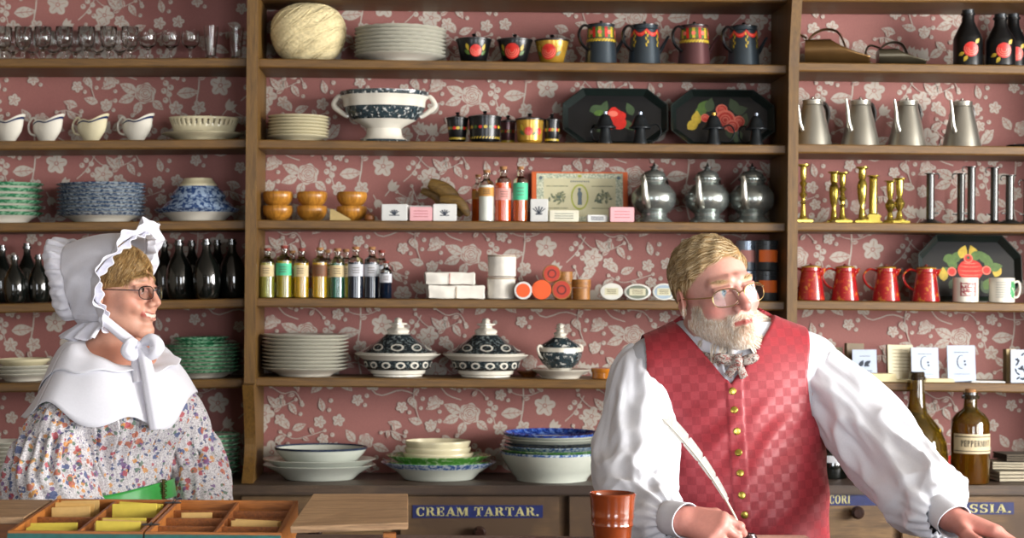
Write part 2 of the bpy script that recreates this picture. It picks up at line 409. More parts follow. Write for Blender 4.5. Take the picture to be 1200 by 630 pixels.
def sash(name, along, pos, a, b, z0, z1, cols, rows):
    bm = B()
    def bx(p, q, zz0, zz1, d=.03):
        if along == 'x': box(bm, p, q, pos-d, pos+d, zz0, zz1)
        else: box(bm, pos-d, pos+d, p, q, zz0, zz1)
    for p in (a, b-.05): bx(p, p+.05, z0, z1)
    for z in (z0, z1-.05): bx(a, b, z, z+.05)
    for i in range(1, cols): x = a+(b-a)*i/cols; bx(x-.012, x+.012, z0, z1, .015)
    for i in range(1, rows): z = z0+(z1-z0)*i/rows; bx(a, b, z-.012, z+.012, .015)
    struct(obj(name, bm, PAINTW, smooth=False))
sash('window_1', 'y', 4.25, *RW, 4, 3)
sash('window_4', 'y', 4.25, *RW2, 4, 3)
sash('window_2', 'x', -2.15, *FW[0], 3, 3); sash('window_3', 'x', -2.15, *FW[1], 3, 3)
def area(name, loc, rot, sx, sy, e, col):
    l = bpy.data.lights.new(name, 'AREA'); l.shape = 'RECTANGLE'; l.size = sx; l.size_y = sy; l.energy = e; l.color = col
    o = bpy.data.objects.new(name, l); C.objects.link(o); o.location = loc; o.rotation_euler = rot; return o
area('daylight_side_window', (4.34, (RW[0]+RW[1])/2, (RW[2]+RW[3])/2), (0, math.radians(90), 0), RW[3]-RW[2], RW[1]-RW[0], 500, (1, .985, .96))
area('daylight_side_window', (4.34, (RW2[0]+RW2[1])/2, (RW2[2]+RW2[3])/2), (0, math.radians(90), 0), RW2[3]-RW2[2], RW2[1]-RW2[0], 210, (1, .985, .96))
for i, w in enumerate(FW):
    area('daylight_front_window', ((w[0]+w[1])/2, -2.28, (w[2]+w[3])/2), (math.radians(90), 0, 0), w[1]-w[0], w[3]-w[2], (60, 125)[i], (.9, .94, 1))
W = bpy.data.worlds.new('World'); S.world = W; W.use_nodes = True
W.node_tree.nodes['Background'].inputs[0].default_value = (.75, .8, 1, 1); W.node_tree.nodes['Background'].inputs[1].default_value = .12
# ---------------------------------------------------------------- shelving
BOARDS = {}
def upright(bm, pxl, pxr, z0, z1, prof=None):
    x0, x1 = PX(pxl, 200, UPF), PX(pxr, 200, UPF)
    pr = prof or [(UPF, z0), (WALL-.004, z0), (WALL-.004, z1), (UPF, z1)]
    a = [bm.verts.new((x0, p[0], p[1])) for p in pr]; b = [bm.verts.new((x1, p[0], p[1])) for p in pr]; n = len(pr)
    for q in (a[::-1], b): bm.faces.new(q)
    for i in range(n): j = (i+1) % n; bm.faces.new((a[i], a[j], b[j], b[i]))
    return x0, x1
TOPZ = 2.62; CABZ = P(480, 568.5, 4.88).z; MCAB = .008
u1 = (PX(288, 200, UPF), PX(301, 200, UPF)); u2 = (PX(923.6, 200, UPF), PX(935.4, 200, UPF))
def board(key, pa, pb, X0, X1, thick=.026, front=SHF, parent=None):
    A, Bq = P(*pa, front), P(*pb, front); m = (Bq.z-A.z)/(Bq.x-A.x)
    BOARDS[key] = (A.z-m*A.x, m)
    bm = B(); z = lambda x: A.z+m*(x-A.x)
    pr = [(front+.002, 0), (WALL-.004, 0), (WALL-.004, -thick), (front+.004, -thick), (front, -thick+.004), (front, -.003)]
    a = [bm.verts.new((X0, p[0], z(X0)+p[1])) for p in pr]; b = [bm.verts.new((X1, p[0], z(X1)+p[1])) for p in pr]; n = len(pr)
    bm.faces.new(a); bm.faces.new(b[::-1])
    for i in range(n): j = (i+1) % n; bm.faces.new((a[j], a[i], b[i], b[j]))
    return obj('shelf', bm, WOODF, parent, smooth=False)
def zb(key, x): a, m = BOARDS[key]; return a+m*x
cu = thing('shelving_unit', (0, 0, 0), 'brown wooden wall shelves in the middle, holding the yarn ball, teapots and tureens', 'shelves', 'wooden wall shelves')
lu = thing('shelving_unit', (0, 0, 0), 'brown wooden wall shelves behind the woman, holding drinking glasses and dark bottles', 'shelves', 'wooden wall shelves')
ru = thing('shelving_unit', (0, 0, 0), 'brown wooden wall shelves holding brass candlesticks and red coffee pots', 'shelves', 'wooden wall shelves')
def scroll(zt, zfoot):                                        # foot of an upright: S-shaped front edge
    zb0 = zfoot; h = zt-zb0; out = []
    for i in range(17):
        t = i/16; y = UPF-.045+.065*sin(PI*min(1, t*1.02))**1.2 - .03*t*sin(2*PI*t)
        out.append((min(y, UPF+.03), zt-h*t))
    return out
zt = P(300, 450, UPF).z
def crest(z0):                                         # top of the right upright sweeps forward
    return [(UPF-.11*(i/10)**1.6-.012*sin(PI*i/10), z0+(TOPZ-z0)*i/10) for i in range(11)]
for (pl, pr_, par, z1) in ((288, 301, cu, 0), (923.6, 935.4, cu, 1)):
    zc1 = P(930, 78, UPF).z; zf = CABZ+MCAB*PX(pl, 200, UPF)+.0015
    front = scroll(zt, zf)[::-1] + ([(UPF, zt+.003), (UPF, TOPZ)] if not z1 else [(UPF, zt+.003)] + crest(zc1))
    prof = [(WALL-.004, TOPZ), (WALL-.004, zf)] + front
    bm = B(); upright(bm, pl, pr_, 0, 0, prof); obj('upright', bm, WOODV, par, smooth=False)
for key, ya, yb in (('C0', -14, -8), ('C1', 68.5, 76), ('C2', 163.5, 169.8), ('C3', 257.5, 261), ('C4', 349, 353), ('C5', 442, 446.5)):
    board(key, (303, ya), (917, yb), u1[1]+.0005, u2[0]-.0005, parent=cu)
xl, xr = PX(-75, 200, SHF), PX(1300, 200, SHF)
for key, ya, yb in (('L1', 68.5, 68), ('L2', 165, 163), ('L3', 261, 258), ('L4', 356, 349.5), ('L5', 449, 443.5)):
    board(key, (0, ya), (289, yb), xl, u1[0]-.0005, parent=lu)
board('L0', (0, -28), (289, -28), xl, u1[0]-.0005, parent=lu)
for key, ya, yb in (('R0', -9, -8), ('R1', 73, 76.5), ('R2', 168.7, 171.5), ('R3', 260, 262.5), ('R4', 352, 355), ('R5', 446, 449.5)):
    board(key, (940, ya), (1200, yb), u2[1]+.0005, xr, parent=ru)
for par, x in ((lu, xl-.033), (ru, xr)):
    bm = B(); box(bm, x, x+.033, UPF, WALL-.004, CABZ+MCAB*x+.002, TOPZ); obj('upright', bm, WOODV, par, smooth=False)
# ---------------------------------------------------------------- base cabinet with its drawers
cab = thing('drawer_cabinet', (0, 0, 0), 'long dark wooden drawer cabinet with blue drawer labels under the wall shelves', 'cabinet')
bm = B(); x0, x1 = xl-.033, xr+.033
box(bm, x0, x1, 4.88, WALL-.006, CABZ-.026, CABZ, 0, .004); BOARDS['CAB'] = (CABZ, MCAB)
cab.rotation_euler.y = -MCAB; cab.location.x = MCAB*CABZ
obj('worktop', bm, WOODT, cab, smooth=False)
bm = B(); box(bm, x0, x1, 4.915, WALL-.006, 0.03, CABZ-.0265)
obj('carcass', bm, WOODD, cab, smooth=False)
BLUE = M('label_blue', '#172154', .45, var=.2, scale=60); YEL = M('label_yellow', '#aca572', .5, var=.15, scale=80)
KNOBM = M('dark_knob', '#2a1a15', .25, var=.2)
rows = [CABZ-.034, CABZ-.165, CABZ-.34, CABZ-.53, CABZ-.73]
rows = [(CABZ-.032, CABZ-.168), (CABZ-.182, CABZ-.35), (CABZ-.364, CABZ-.54), (CABZ-.554, CABZ-.74), (CABZ-.754, CABZ-.95)]
cols = [(-115, 75), (85, 272), (282, 458), (468, 655), (666, 853), (863, 949), (958, 1046), (1056, 1238)]
LAB = {3: ('CREAM TARTAR.', 484, 635, 592, 606), 6: ('CORI', 970, 1032, 578, 591.5), 7: ('CASSIA.', 1106, 1187, 588.5, 602)}
for ri, (za, zb_) in enumerate(rows):
    for ci, (ca, cb) in enumerate(cols):
        xa, xb = PX(ca, 600, 4.9), PX(cb, 600, 4.9)
        bm = B(); box(bm, xa, xb, 4.897, 4.914, zb_, za, 0, .003); d = obj('drawer', bm, WOODD, cab, smooth=False)
        bm = B(); xk = (xa+xb)/2; zk = za-.098
        if ri == 0 and ci == 6: zk = P(1001, 600, 4.88).z - MCAB*xk
        lathe(bm, [(0, .034), (.012, .034), (.018, .028), (.0185, .02), (.012, .01), (.009, .001), (0, .001)], 20, mat=Matrix.Translation((xk, 4.896, zk)) @ Matrix.Rotation(PI/2, 4, 'X'))
        obj('knob', bm, KNOBM, d)
        if ri == 0 and ci in LAB:
            s, pa, pb, ya, yb = LAB[ci]; la, lb = P(pa, ya, 4.896), P(pb, yb, 4.896); mz = (la.z+lb.z)/2 - MCAB*(la.x+lb.x)/2; h = (yb-ya)*4.896/F
            mx = (la.x+lb.x)/2; w = lb.x-la.x
            bm = B(); box(bm, la.x-.002, lb.x+.002, 4.895, 4.8968, mz-h/2-.001, mz+h/2+.001, 0, .0005)
            ps, Wt = text_polys(s, h*.76); fit = (w*.96)/Wt
            if s == 'CORI': fit = (44/24*h*.76*1.33)/Wt
            sh = mx if s != 'CORI' else la.x+.003+Wt*fit/2
            for p in ps: face(bm, [(sh+a*fit, 4.8945, mz-h*.38+b) for a, b in p], 1)
            obj('name_label', bm, [BLUE, YEL], d, smooth=False)['label'] = 'blue drawer label with yellow stencil letters'
# ---------------------------------------------------------------- counter
ct = thing('shop_counter', (0, 0, 0), 'dark brown wooden shop counter the two people stand behind', 'counter')
CW = wood('counter_wood', '#4b3530', '#5f453c', .35, 0, 1, .1)
bm = B(); box(bm, -1.9, 1.75, 2.7, 3.55, ZC-.035, ZC, 0, .004); obj('counter_top', bm, CW, ct, smooth=False)
bm = B(); box(bm, -1.85, 1.7, 2.78, 2.80, .08, ZC-.0355)
for x in (-1.85, -1.0, -.1, .8, 1.62): box(bm, x, x+.08, 2.765, 2.78, .08, ZC-.0355)
obj('front_panel', bm, WOODD, ct, smooth=False)
for x in (-1.85, 1.67):
    bm = B(); box(bm, x, x+.03, 2.8005, 3.47, .0, ZC-.0355); obj('side_panel', bm, WOODD, ct, smooth=False)
bm = B(); box(bm, -1.85, 1.7, 2.80, 2.82, 0, .08); obj('plinth', bm, WOODD, ct, smooth=False)
# ---------------------------------------------------------------- camera and view
cd = bpy.data.cameras.new('camera'); cam = bpy.data.objects.new('camera', cd); C.objects.link(cam); S.camera = cam
cam.matrix_world = Matrix.Translation((0, 0, EYE)) @ Matrix.Rotation(PI/2, 4, 'X') @ Matrix.Rotation(RHO, 4, 'Z')
cd.sensor_width = 36; cd.lens = F/1200*36; cd.shift_x = (600-VX)/1200; cd.shift_y = -(315-VY)/1200
cd.clip_start = .05; cd.dof.use_dof = True; cd.dof.focus_distance = 3.8; cd.dof.aperture_fstop = 5
S.view_settings.view_transform = 'Standard'; S.view_settings.look = 'None'; S.view_settings.gamma = 1; S.view_settings.exposure = .22
S.view_settings.use_curve_mapping = False
# ================================================================ goods on the shelves
YB = 5.10
def on(key, px, Y=YB, dz=.0007):
    x = (px-VX)*Y/F
    for _ in range(4):
        z = zb(key, x); py = VY+(EYE-z)*F/Y; x = (px-VX+RHO*(py-VY))*Y/F
    return Vector((x, Y, zb(key, x)+dz+abs(BOARDS[key][1])*.035))
def tilt(key): return -math.atan(BOARDS[key][1])
def kp(prof): return [(r*K, h*K) for r, h in prof]
def rfun(prof):                                        # outer radius at a height (metres)
    pts = sorted(((h*K, r*K) for r, h in prof)); hs = [p[0] for p in pts]; rs = [p[1] for p in pts]
    return lambda z: float(np.interp(z, hs, rs))
WHITE = M('white_glaze', '#cfcabd', .18, var=.05, scale=14, coat=.4)
CREAMG = M('cream_glaze', '#c9c0a0', .2, var=.06, scale=14, coat=.3)
CLEAR = glass('clear_glass')
# ---- drinking glasses
GOB = [(0, 0), (8, 0), (8, .8), (2.5, 2), (2, 4), (3, 6.5), (2, 9), (3.2, 12), (8, 17), (9.5, 25), (10, 38.5), (9.6, 39), (9.2, 38), (8.8, 25), (7.2, 18), (2, 14), (0, 13.6)]
WIN = [(0, 0), (8, 0), (8, .8), (1.8, 2), (1.5, 12), (3, 14.5), (9, 19), (11, 25), (10.2, 35), (9.7, 35), (10.3, 25), (8.4, 20), (3, 16), (0, 15.5)]
FLU = [(0, 0), (5.2, 0), (5.5, 1), (8.7, 40), (8.2, 40), (5, 6), (0, 5.5)]
def one_mesh(name, prof, mat, label, cat, group, seg=28):
    bm = B(); lathe(bm, kp(prof), seg); return tag(obj(name, bm, mat, sharp=50), label, cat, group)
gob = one_mesh('goblet', GOB, CLEAR, '', 'glass', 'drinking glasses on the top left shelf')
fl, bl = [4, 27, 50, 75, 101, 127, 152], [15, 38, 62, 88, 114, 140]
for i, px in enumerate(fl):
    lab = 'clear glass goblet, %s from the picture edge in the front row' % ('first ' + ORD[i+1] if i == 0 else ORD[i])
    lab = 'clear glass goblet in the front row, %s counting from the left' % ('first' if i == 0 else ORD[i])
    if i == 0: gob.location = on('L1', px, 5.06); gob['label'] = lab
    else: dup(gob, on('L1', px, 5.06), lab)
for i, px in enumerate(bl):
    dup(gob, on('L1', px, 5.15), 'clear glass goblet in the back row, %s counting from the left' % ('first' if i == 0 else ORD[i]))
w = one_mesh('wine_glass', WIN, CLEAR, '', 'glass', 'drinking glasses on the top left shelf')
for i, px in enumerate((173, 200, 223)):
    lab = ('small round-bowled wine glass next to the row of goblets', 'middle one of the three round-bowled wine glasses', 'small round-bowled wine glass next to the tall flared tumblers')[i]
    if i == 0: w.location = on('L1', px, 5.08); w['label'] = lab
    else: dup(w, on('L1', px, 5.08), lab)
w = one_mesh('flared_tumbler', FLU, CLEAR, 'tall flared clear tumbler beside the round wine glasses', 'glass', 'drinking glasses on the top left shelf')
w.location = on('L1', 247, 5.07); dup(w, on('L1', 277, 5.09), 'tall flared clear tumbler standing in the corner against the upright')
# ---- sauce boats
def sauce_boat(px, mat, label):
    t = thing('sauce_boat', on('L2', px), label, 'sauce boat', 'sauce boats in a row', rz=-.35)
    H = 27*K
    def wob(r, z, a):
        rr = r/math.sqrt(cos(a)**2+(sin(a)/.62)**2); q = (z/H)**3
        return rr*(1+.22*q*max(0, cos(a))), z + H*q*(.13*cos(a)+.09*cos(3*a)+.03*cos(2*a))
    pr = [(0, 1), (9, 1), (11, 0), (11.5, 1.5), (10, 3), (13, 7), (17, 13), (18, 18), (17.7, 23.4), (18.1, 25.2), (18.6, 27), (18, 27), (17, 24.5), (16.8, 18), (12, 8), (0, 5)]
    bm = B(); lathe(bm, kp(pr), 40, [0]*8+[1]+[0]*7, wob); obj('bowl', bm, [mat, BLUEG], t)
    bm = B(); tube(bm, [(a*K, 0, b*K) for a, b in spline([(-15, 9), (-23, 12), (-25, 22), (-19, 30), (-14, 26)], 16)], 1.3*K, 8); obj('handle', bm, mat, t)
BLUEG = M('blue_glaze', '#1c2a52', .2, var=.2, scale=60)
for px, m, l in ((9, WHITE, 'white sauce boat with blue rim, cut off by the picture edge'), (55, WHITE, 'white sauce boat with blue rim between the cream one and the picture edge'),
                 (107, CREAMG, 'cream coloured sauce boat with a dark blue rim'), (160, WHITE, 'white sauce boat with blue rim next to the pierced basket')):
    sauce_boat(px, m, l)
# ---- plates
def plate_prof(Rr, H, th=1.5):
    return [(0, 1.4), (.52*Rr, 1.4), (.55*Rr, 0), (.6*Rr, 0), (.62*Rr, 1.4), (.72*Rr, .42*H), (.86*Rr, .72*H), (.98*Rr, H-.7), (Rr, H), (.985*Rr, H+.55), (.86*Rr, .72*H+th), (.7*Rr, .42*H+th), (.6*Rr, 1.4+th+.3), (0, 1.4+th+.3)]
RIM = [0]*6+[1, 1, 1, 1]+[0]*3
def plate(name, Rr, H, mats, seg=48, wob=None, th=1.5, oval=1):
    bm = B(); w0 = wob
    if oval != 1:
        def w0(r, z, a): return r/math.sqrt(cos(a)**2+(sin(a)/oval)**2), z
    lathe(bm, kp(plate_prof(Rr, H, th)), seg, RIM, w0); return obj(name, bm, mats, sharp=60)
def scal(n, d): return lambda r, z, a: (r*(1+d*cos(n*a)*min(1, (z/(4*K)))), z+(30*d*K*cos(n*a)*max(0, (z-5*K)/(5*K)) if d > .01 else 0))
def lay(lo, up):
    """how far profile up must sit above profile lo so that they just clear"""
    def env(pr, low):
        k = max(range(len(pr)), key=lambda i: pr[i][0]); seg = pr[:k+1] if low else pr[k:][::-1]
        rs = [p[0] for p in seg]; hs = [p[1] for p in seg]; o_ = np.argsort(rs, kind='stable'); return np.array(rs)[o_], np.array(hs)[o_]
    r = np.linspace(0, min(max(p[0] for p in lo), max(p[0] for p in up)), 160)
    A_, B_ = env(lo, False), env(up, True)
    a = np.max([np.interp(r+d, *A_) for d in (-.9, 0, .9)], axis=0); b = np.min([np.interp(r+d, *B_) for d in (-.9, 0, .9)], axis=0); return float((a-b).max())+.3
TOPP = {}
def stack(key, px, Rr, H, pitch, n, mats, what, where, group, Y=YB, wob=None, name='plate', th=1.5, base=0, jit=.4, cat='plate', oval=1):
    o = plate(name, Rr, H, mats, wob=wob, th=th, oval=oval); tl = tilt(key); pf = plate_prof(Rr, H, th); pitch = max(pitch, lay(pf, pf)); jit = min(jit, .1)
    if isinstance(base, tuple): base = base[1]+lay(base[0], pf)
    TOPP['last'] = (pf, base+(n-1)*pitch)
    for i in range(n):
        k = n-1-i
        pos = 'topmost' if k == 0 else ('lowest' if i == 0 and n > 1 else ORD[k]+' from the top')
        lab = '%s, %s %s' % (what, pos, where) if n > 1 else what+' '+where
        p = on(key, px, Y); p.z += (base+i*pitch)*K; p.x += math.sin(tl)*(base+i*pitch)*K + (random.random()-.5)*2*jit*K
        if i == 0: o.location = p; tag(o, lab, cat, group); o.rotation_euler = (0, tl, 0)
        else: dup(o, p, lab, rz=random.random()*6.28 if oval == 1 else 0, ry=tl)
    return o
def mottle(name, a, b, scale=90, rough=.25, thr=.5): return spots(name, a, [b], scale, thr, rough, coat=.3)
GREENR = mottle('green_edge', '#2f7d55', '#8fbf9d', 90); BLUER = mottle('blue_edge', '#39506f', '#a9b4bd', 110); BLUER2 = mottle('blue_print', '#2c4470', '#8fa2b8', 80)
FLUTE = M('fluted_rim', '#c6c4b6', .25, var=.06, scale=40)
stack('C1', 469, 54, 9, 4.4, 8, [WHITE, FLUTE], 'white scalloped dinner plate', 'beside the ball of twine', 'white plates beside the twine', wob=scal(22, .013))
stack('C2', 349.5, 36, 7, 3.3, 7, [CREAMG, CREAMG], 'small cream plate', 'beside the printed footed bowl', 'small cream plates', th=1.2)
stack('C5', 357.5, 51, 10, 3.6, 10, [WHITE, FLUTE], 'white dinner plate', 'beside the first tureen', 'white plates on the lower shelf', wob=scal(30, .006), th=1.4)
stack('L3', 119, 52, 10, 4.2, 9, [WHITE, BLUER], 'blue edged dinner plate', 'in the middle of its shelf', 'blue edged plates', wob=scal(36, .006))
stack('L3', 2, 49, 12, 6.8, 6, [WHITE, GREENR], 'green edged plate', 'cut off by the picture edge', 'green edged plates', wob=scal(40, .006))
stack('L3', 2, 38, 9, 5, 1, [WHITE, GREENR], 'small green edged dish on top of the green edged plates', 'by the picture edge', 'green edged plates', base=TOPP['last'])
# tapering heap of blue printed dishes
stack('L3', 232, 51, 14, 5, 1, [WHITE, BLUER2], 'large blue printed soup plate', 'at the bottom of the tapering heap', 'heap of blue printed dishes', Y=5.10)
def bowl_prof(Rr, H, rb, th=1.4):
    return [(0, .8), (rb*.9, .8), (rb*.95, 0), (rb, 0), (rb, 1.6), (rb+(Rr-rb)*.45, H*.36), (rb+(Rr-rb)*.82, H*.72), (Rr-(Rr-rb)*.03, H-2.2), (Rr, H), (Rr-th*.6, H+.5), (Rr-(Rr-rb)*.03-th, H-1.5), (rb+(Rr-rb)*.82-th, H*.72), (rb+(Rr-rb)*.45-th, H*.36+th), (rb*.8, 2.6), (0, 2.6)]
def bowl(name, px, key, Rr, H, rb, mat, label, group=None, Y=YB, base=0, cat='bowl', wob=None, rimmat=None, th=1.4, oval=1, inside=False):
    bm = B(); w0 = wob
    if oval != 1:
        def w0(r, z, a): return r/math.sqrt(cos(a)**2+(sin(a)/oval)**2), z
    lathe(bm, kp(bowl_prof(Rr, H, rb, th)), 48, [0]*7+[1, 1, 1]+([1, 1] if inside else [0, 0])+[0]*2, w0); o = obj(name, bm, [mat, rimmat or mat], sharp=60)
    pf = bowl_prof(Rr, H, rb, th)
    if isinstance(base, tuple): base = base[1]+lay(base[0], pf)
    TOPP['last'] = (pf, base)
    p = on(key, px, Y); p.z += base*K; p.x += math.sin(tilt(key))*base*K; o.location = p; o.rotation_euler = (0, tilt(key), 0); return tag(o, label, cat, group)
def turned_over(px, key, Rr, H, rb, mat, label, rimmat=None):
    pf = bowl_prof(Rr, H, rb, 1.3); top = max(h for r, h in pf); fl = [(r, top-h) for r, h in pf][::-1]; lo = TOPP['last']; base = lo[1]+lay(lo[0], fl); TOPP['last'] = (fl, base)
    bm = B(); lathe(bm, kp(fl), 48, [0]*8+[0, 0, 0, 1, 1, 1, 1]); o = obj('bowl', bm, [mat, rimmat or mat], sharp=60); p = on(key, px); p.z += base*K; o.location = p; o.rotation_euler = (0, tilt(key), 0); tag(o, label, 'bowl', 'heap of blue printed dishes')
turned_over(232, 'L3', 44, 17, 29, BLUER2, 'lower blue printed bowl lying upside down on the soup plate', BLUER2)
turned_over(232, 'L3', 33, 13, 24, BLUER2, 'upper blue printed bowl lying upside down in the tapering heap', BLUER2)
turned_over(232, 'L3', 22, 9, 17, CREAMG, 'small cream bowl lying upside down on top of the blue heap')
# pierced basket on its stand
stack('L2', 238, 48, 9, 5, 1, [CREAMG, CREAMG], 'cream pierced plate under the openwork basket', 'beside the sauce boats', None, wob=scal(48, .008))
t = thing('openwork_basket', on('L2', 239)+Vector((0, 0, 6.2*K)), 'cream oval china basket with pierced rim, on its plate', 'basket')
bm = B(); N = 108; rows_ = [(33, 0), (34.5, 3), (37, 10), (38, 13), (40.5, 19), (41.2, 20.5), (41.5, 22)]
ring = [[bm.verts.new((r*K*cos(2*PI*i/N), .62*r*K*sin(2*PI*i/N), h*K)) for i in range(N)] for r, h in rows_]
for k in range(len(rows_)-1):
    for i in range(N):
        if k == 3 and i % 3 == 0: continue
        j = (i+1) % N; bm.faces.new((ring[k][i], ring[k][j], ring[k+1][j], ring[k+1][i]))
bm.faces.new(ring[0][::-1])
o = obj('basket_wall', bm, CREAMG, t); md = o.modifiers.new('s', 'SOLIDIFY'); md.thickness = .0035; md.offset = -1
# left shelf by the woman
stack('L5', 28, 36, 9, 3.6, 3, [WHITE, FLUTE], 'white plate', 'under the cream bowl behind the woman', 'white plates behind the woman')
bowl('bowl', 28, 'L5', 31, 13, 17, CREAMG, 'shallow cream bowl on the white plates behind the woman', base=TOPP['last'])
stack('L5', 237, 46, 9, 4, 8, [WHITE, GREENR], 'green edged plate', 'between the woman and the upright', 'green plates between woman and upright', wob=scal(44, .006))
stack('L5', 237, 33, 9, 4, 2, [GREENR, GREENR], 'smaller green plate', 'topping the green plates near the upright', 'green plates between woman and upright', base=TOPP['last'])
stack('L5', 158, 30, 9, 4, 4, [WHITE, BLUER], 'small blue edged plate', 'partly hidden by the woman\'s collar', 'small plates behind the collar')
stack('CAB', 6, 30, 9, 3.7, 8, [WHITE, FLUTE], 'white plate', 'on the cabinet behind the woman\'s sleeve', 'white plates on the cabinet', Y=5.08)
stack('CAB', 251, 31, 9, 5.2, 9, [WHITE, GREENR], 'green edged plate', 'on the cabinet behind the woman\'s arm', 'green plates on the cabinet', Y=5.08, wob=scal(44, .006))
# ---- ball of twine
t = thing('ball_of_twine', on('C1', 361)+Vector((0, 0, 0)), 'big ball of cream twine in the corner of the shelf', 'ball of twine')
TW = M('twine', '#cfc095', .85, var=.16, scale=120, bump=.3)
bm = B()
def tw(px_, py_, pz_):
    return 1+.012*sin(46*math.atan2(pz_*.8+px_*.75, py_)+8*px_)+.016*sin(17*(pz_*.8-px_*.62)+2*py_)
prs = [(0, 0), (26, .2), (30, 1.5)]
N1, N2 = 96, 60; gr = []
for j in range(N2+1):
    v = PI*j/N2; row = []
    for i in range(N1):
        a = 2*PI*i/N1; n = (sin(v)*cos(a), sin(v)*sin(a), cos(v))
        e = (abs(n[0])**2.5+abs(n[1])**2.5+abs(n[2])**2.5)**(-1/2.5)
        q = tw(*n); x, y, z = 43.5*e*n[0]*q, 42*e*n[1]*q, 35*e*n[2]*q
        x *= 1-.1*max(0, -n[2]); y *= 1-.1*max(0, -n[2]); z = max(z, -34.0)
        row.append(bm.verts.new((x*K, y*K, (z+34)*K)))
    gr.append(row)
for j in range(N2):
    for i in range(N1): k = (i+1) % N1; bm.faces.new((gr[j][i], gr[j+1][i], gr[j+1][k], gr[j][k]))
obj('wound_twine', bm, TW, t, sharp=80)
bm = B()
for q in range(46):                                    # outer turns of the twine
    ax = Vector((-.55+.25*random.gauss(0, 1), .2*random.gauss(0, 1), .8)).normalized(); u = ax.orthogonal().normalized(); v = ax.cross(u); h = random.uniform(-.75, .75); pts = []
    for i in range(41):
        a = 2*PI*i/40; n = (u*cos(a)+v*sin(a))*math.sqrt(1-h*h)+ax*h
        e = (abs(n.x)**2.5+abs(n.y)**2.5+abs(n.z)**2.5)**(-1/2.5); s_ = 1-.1*max(0, -n.z)
        pts.append((43.9*e*n.x*s_*K, 42.4*e*n.y*s_*K, max(.6, 35.4*e*n.z+34)*K))
    tube(bm, pts, .55*K, 5, cap=False)
obj('loose_turns', bm, TW, t)
t.scale = (1, .92, 1); t.location.y = 5.105
# ---- painted tinware
BLK = M('black_japan', '#0a0b0d', .32, var=.2, scale=20, coat=.12, spec=.35)
STEEL = M('blue_black_tin', '#3a444c', .28, metal=.6, var=.15, scale=8, coat=.3)
PLUM = M('plum_tin', '#59383a', .28, metal=.5, var=.15, scale=8, coat=.3)
REDP = M('red_paint', '#b52219', .3, var=.15, scale=90); REDL = M('pale_red_paint', '#d06a58', .3); YELP = M('yellow_paint', '#b0962c', .35, var=.2, scale=90)
GRNP = M('green_paint', '#435f24', .35, var=.25, scale=90); GOLD = M('gold_lacquer', '#a9832f', .25, metal=.4, var=.2, scale=30)
PAINT = [BLK, REDP, REDL, YELP, GRNP]
def rose_decal(bm, rf, x, z, r, m0=1):
    decal(bm, rf, disc(x, z, r, 18), m0)
    for k, q in enumerate((.92, .66, .4)):
        for i in range(8):
            a0, a1 = PI*(.9+1.2*i/8), PI*(.9+1.2*(i+1)/8)
            decal(bm, rf, [(x+q*r*cos(a0), z+q*r*sin(a0)+.12*r), (x+q*r*cos(a1), z+q*r*sin(a1)+.12*r), (x+(q-.1)*r*cos(a1), z+(q-.1)*r*sin(a1)+.12*r), (x+(q-.1)*r*cos(a0), z+(q-.1)*r*sin(a0)+.12*r)], 2, .0011)
def canister(px, key, rt, rb, H, body, rose, label, Y=5.08, group='painted lidded canisters', foot=True):
    t = thing('painted_canister', on(key, px, Y), label, 'canister', group, ry=tilt(key))
    pr = [(0, .3), (rb*.95, 0), (rb, 1.2), (rb*.92, 2.6), (rb, 4), (rt, H-1), (rt, H), (0, H)]
    rf = rfun([(rb*.95, 0), (rb, 4), (rt, H)])
    bm = B(); lathe(bm, kp(pr), 40)
    pd = [body, REDP, REDL, YELP, GRNP]
    if rose:
        for xx, rr in rose: rose_decal(bm, rf, xx*K, H*.52*K, rr*K)
        for s in (-1, 1):
            for d in (0, 1): decal(bm, rf, leafp((rose[0][0]+s*(rose[0][1]+3))*K, (H*.45+d*6)*K, 9*K, 2*K, s*(.7+.5*d)), 4-d)
    else:
        for i in range(9):
            xx = (-rt*1.3+i*rt*.33); decal(bm, rf, disc(xx*K, (H*.62)*K, 2.4*K, 8, .8), (1, 3, 4)[i % 3])
        for i in range(14): decal(bm, rf, leafp((-rt*1.3+i*rt*.2)*K, H*.2*K, 4*K, .9*K, .8), 3)
    obj('body', bm, pd, t)
    bm = B(); lathe(bm, kp([(0, H+.1), (rt+1, H+.1), (rt+1.1, H+1.8), (rt*.8, H+3.2), (rt*.3, H+4.6), (2.2, H+5), (1.6, H+6.2), (2.8, H+7.4), (1.8, H+8.6), (0, H+8.8)]), 32); obj('lid', bm, BLK, t)
CF_ = [(555, 20, 15, 27, BLK, [(2, 7)], 'black lidded canister with painted orange flowers, nearest the white plates'), (603, 20, 14, 27, BLK, [(-4, 9)], 'middle canister of three on the top shelf, red painted rose'),
       (646.5, 19.5, 14, 27, GOLD, [(-5, 9)], 'gold lacquered canister with red rose, next to the coffee pots')]
for a in CF_: canister(a[0], 'C1', *a[1:])
canister(536, 'C2', 12.5, 9.5, 28, BLK, None, 'small black canister at the near end of the row by the footed bowl', 5.08)
canister(568, 'C2', 18.5, 17, 29, BLK, None, 'wide black canister with band of red and yellow squares', 5.06)
canister(595, 'C2', 9, 8, 28, PLUM, None, 'small plum canister standing behind the wide black canister', 5.16)
canister(620.5, 'C2', 16, 14.5, 27.5, GOLD, [(-2, 5), (11, 4)], 'brown and gold painted canister with red spots', 5.08)
canister(646.5, 'C2', 9, 8, 27.5, BLK, None, 'narrow black canister next to the first black tray', 5.09)
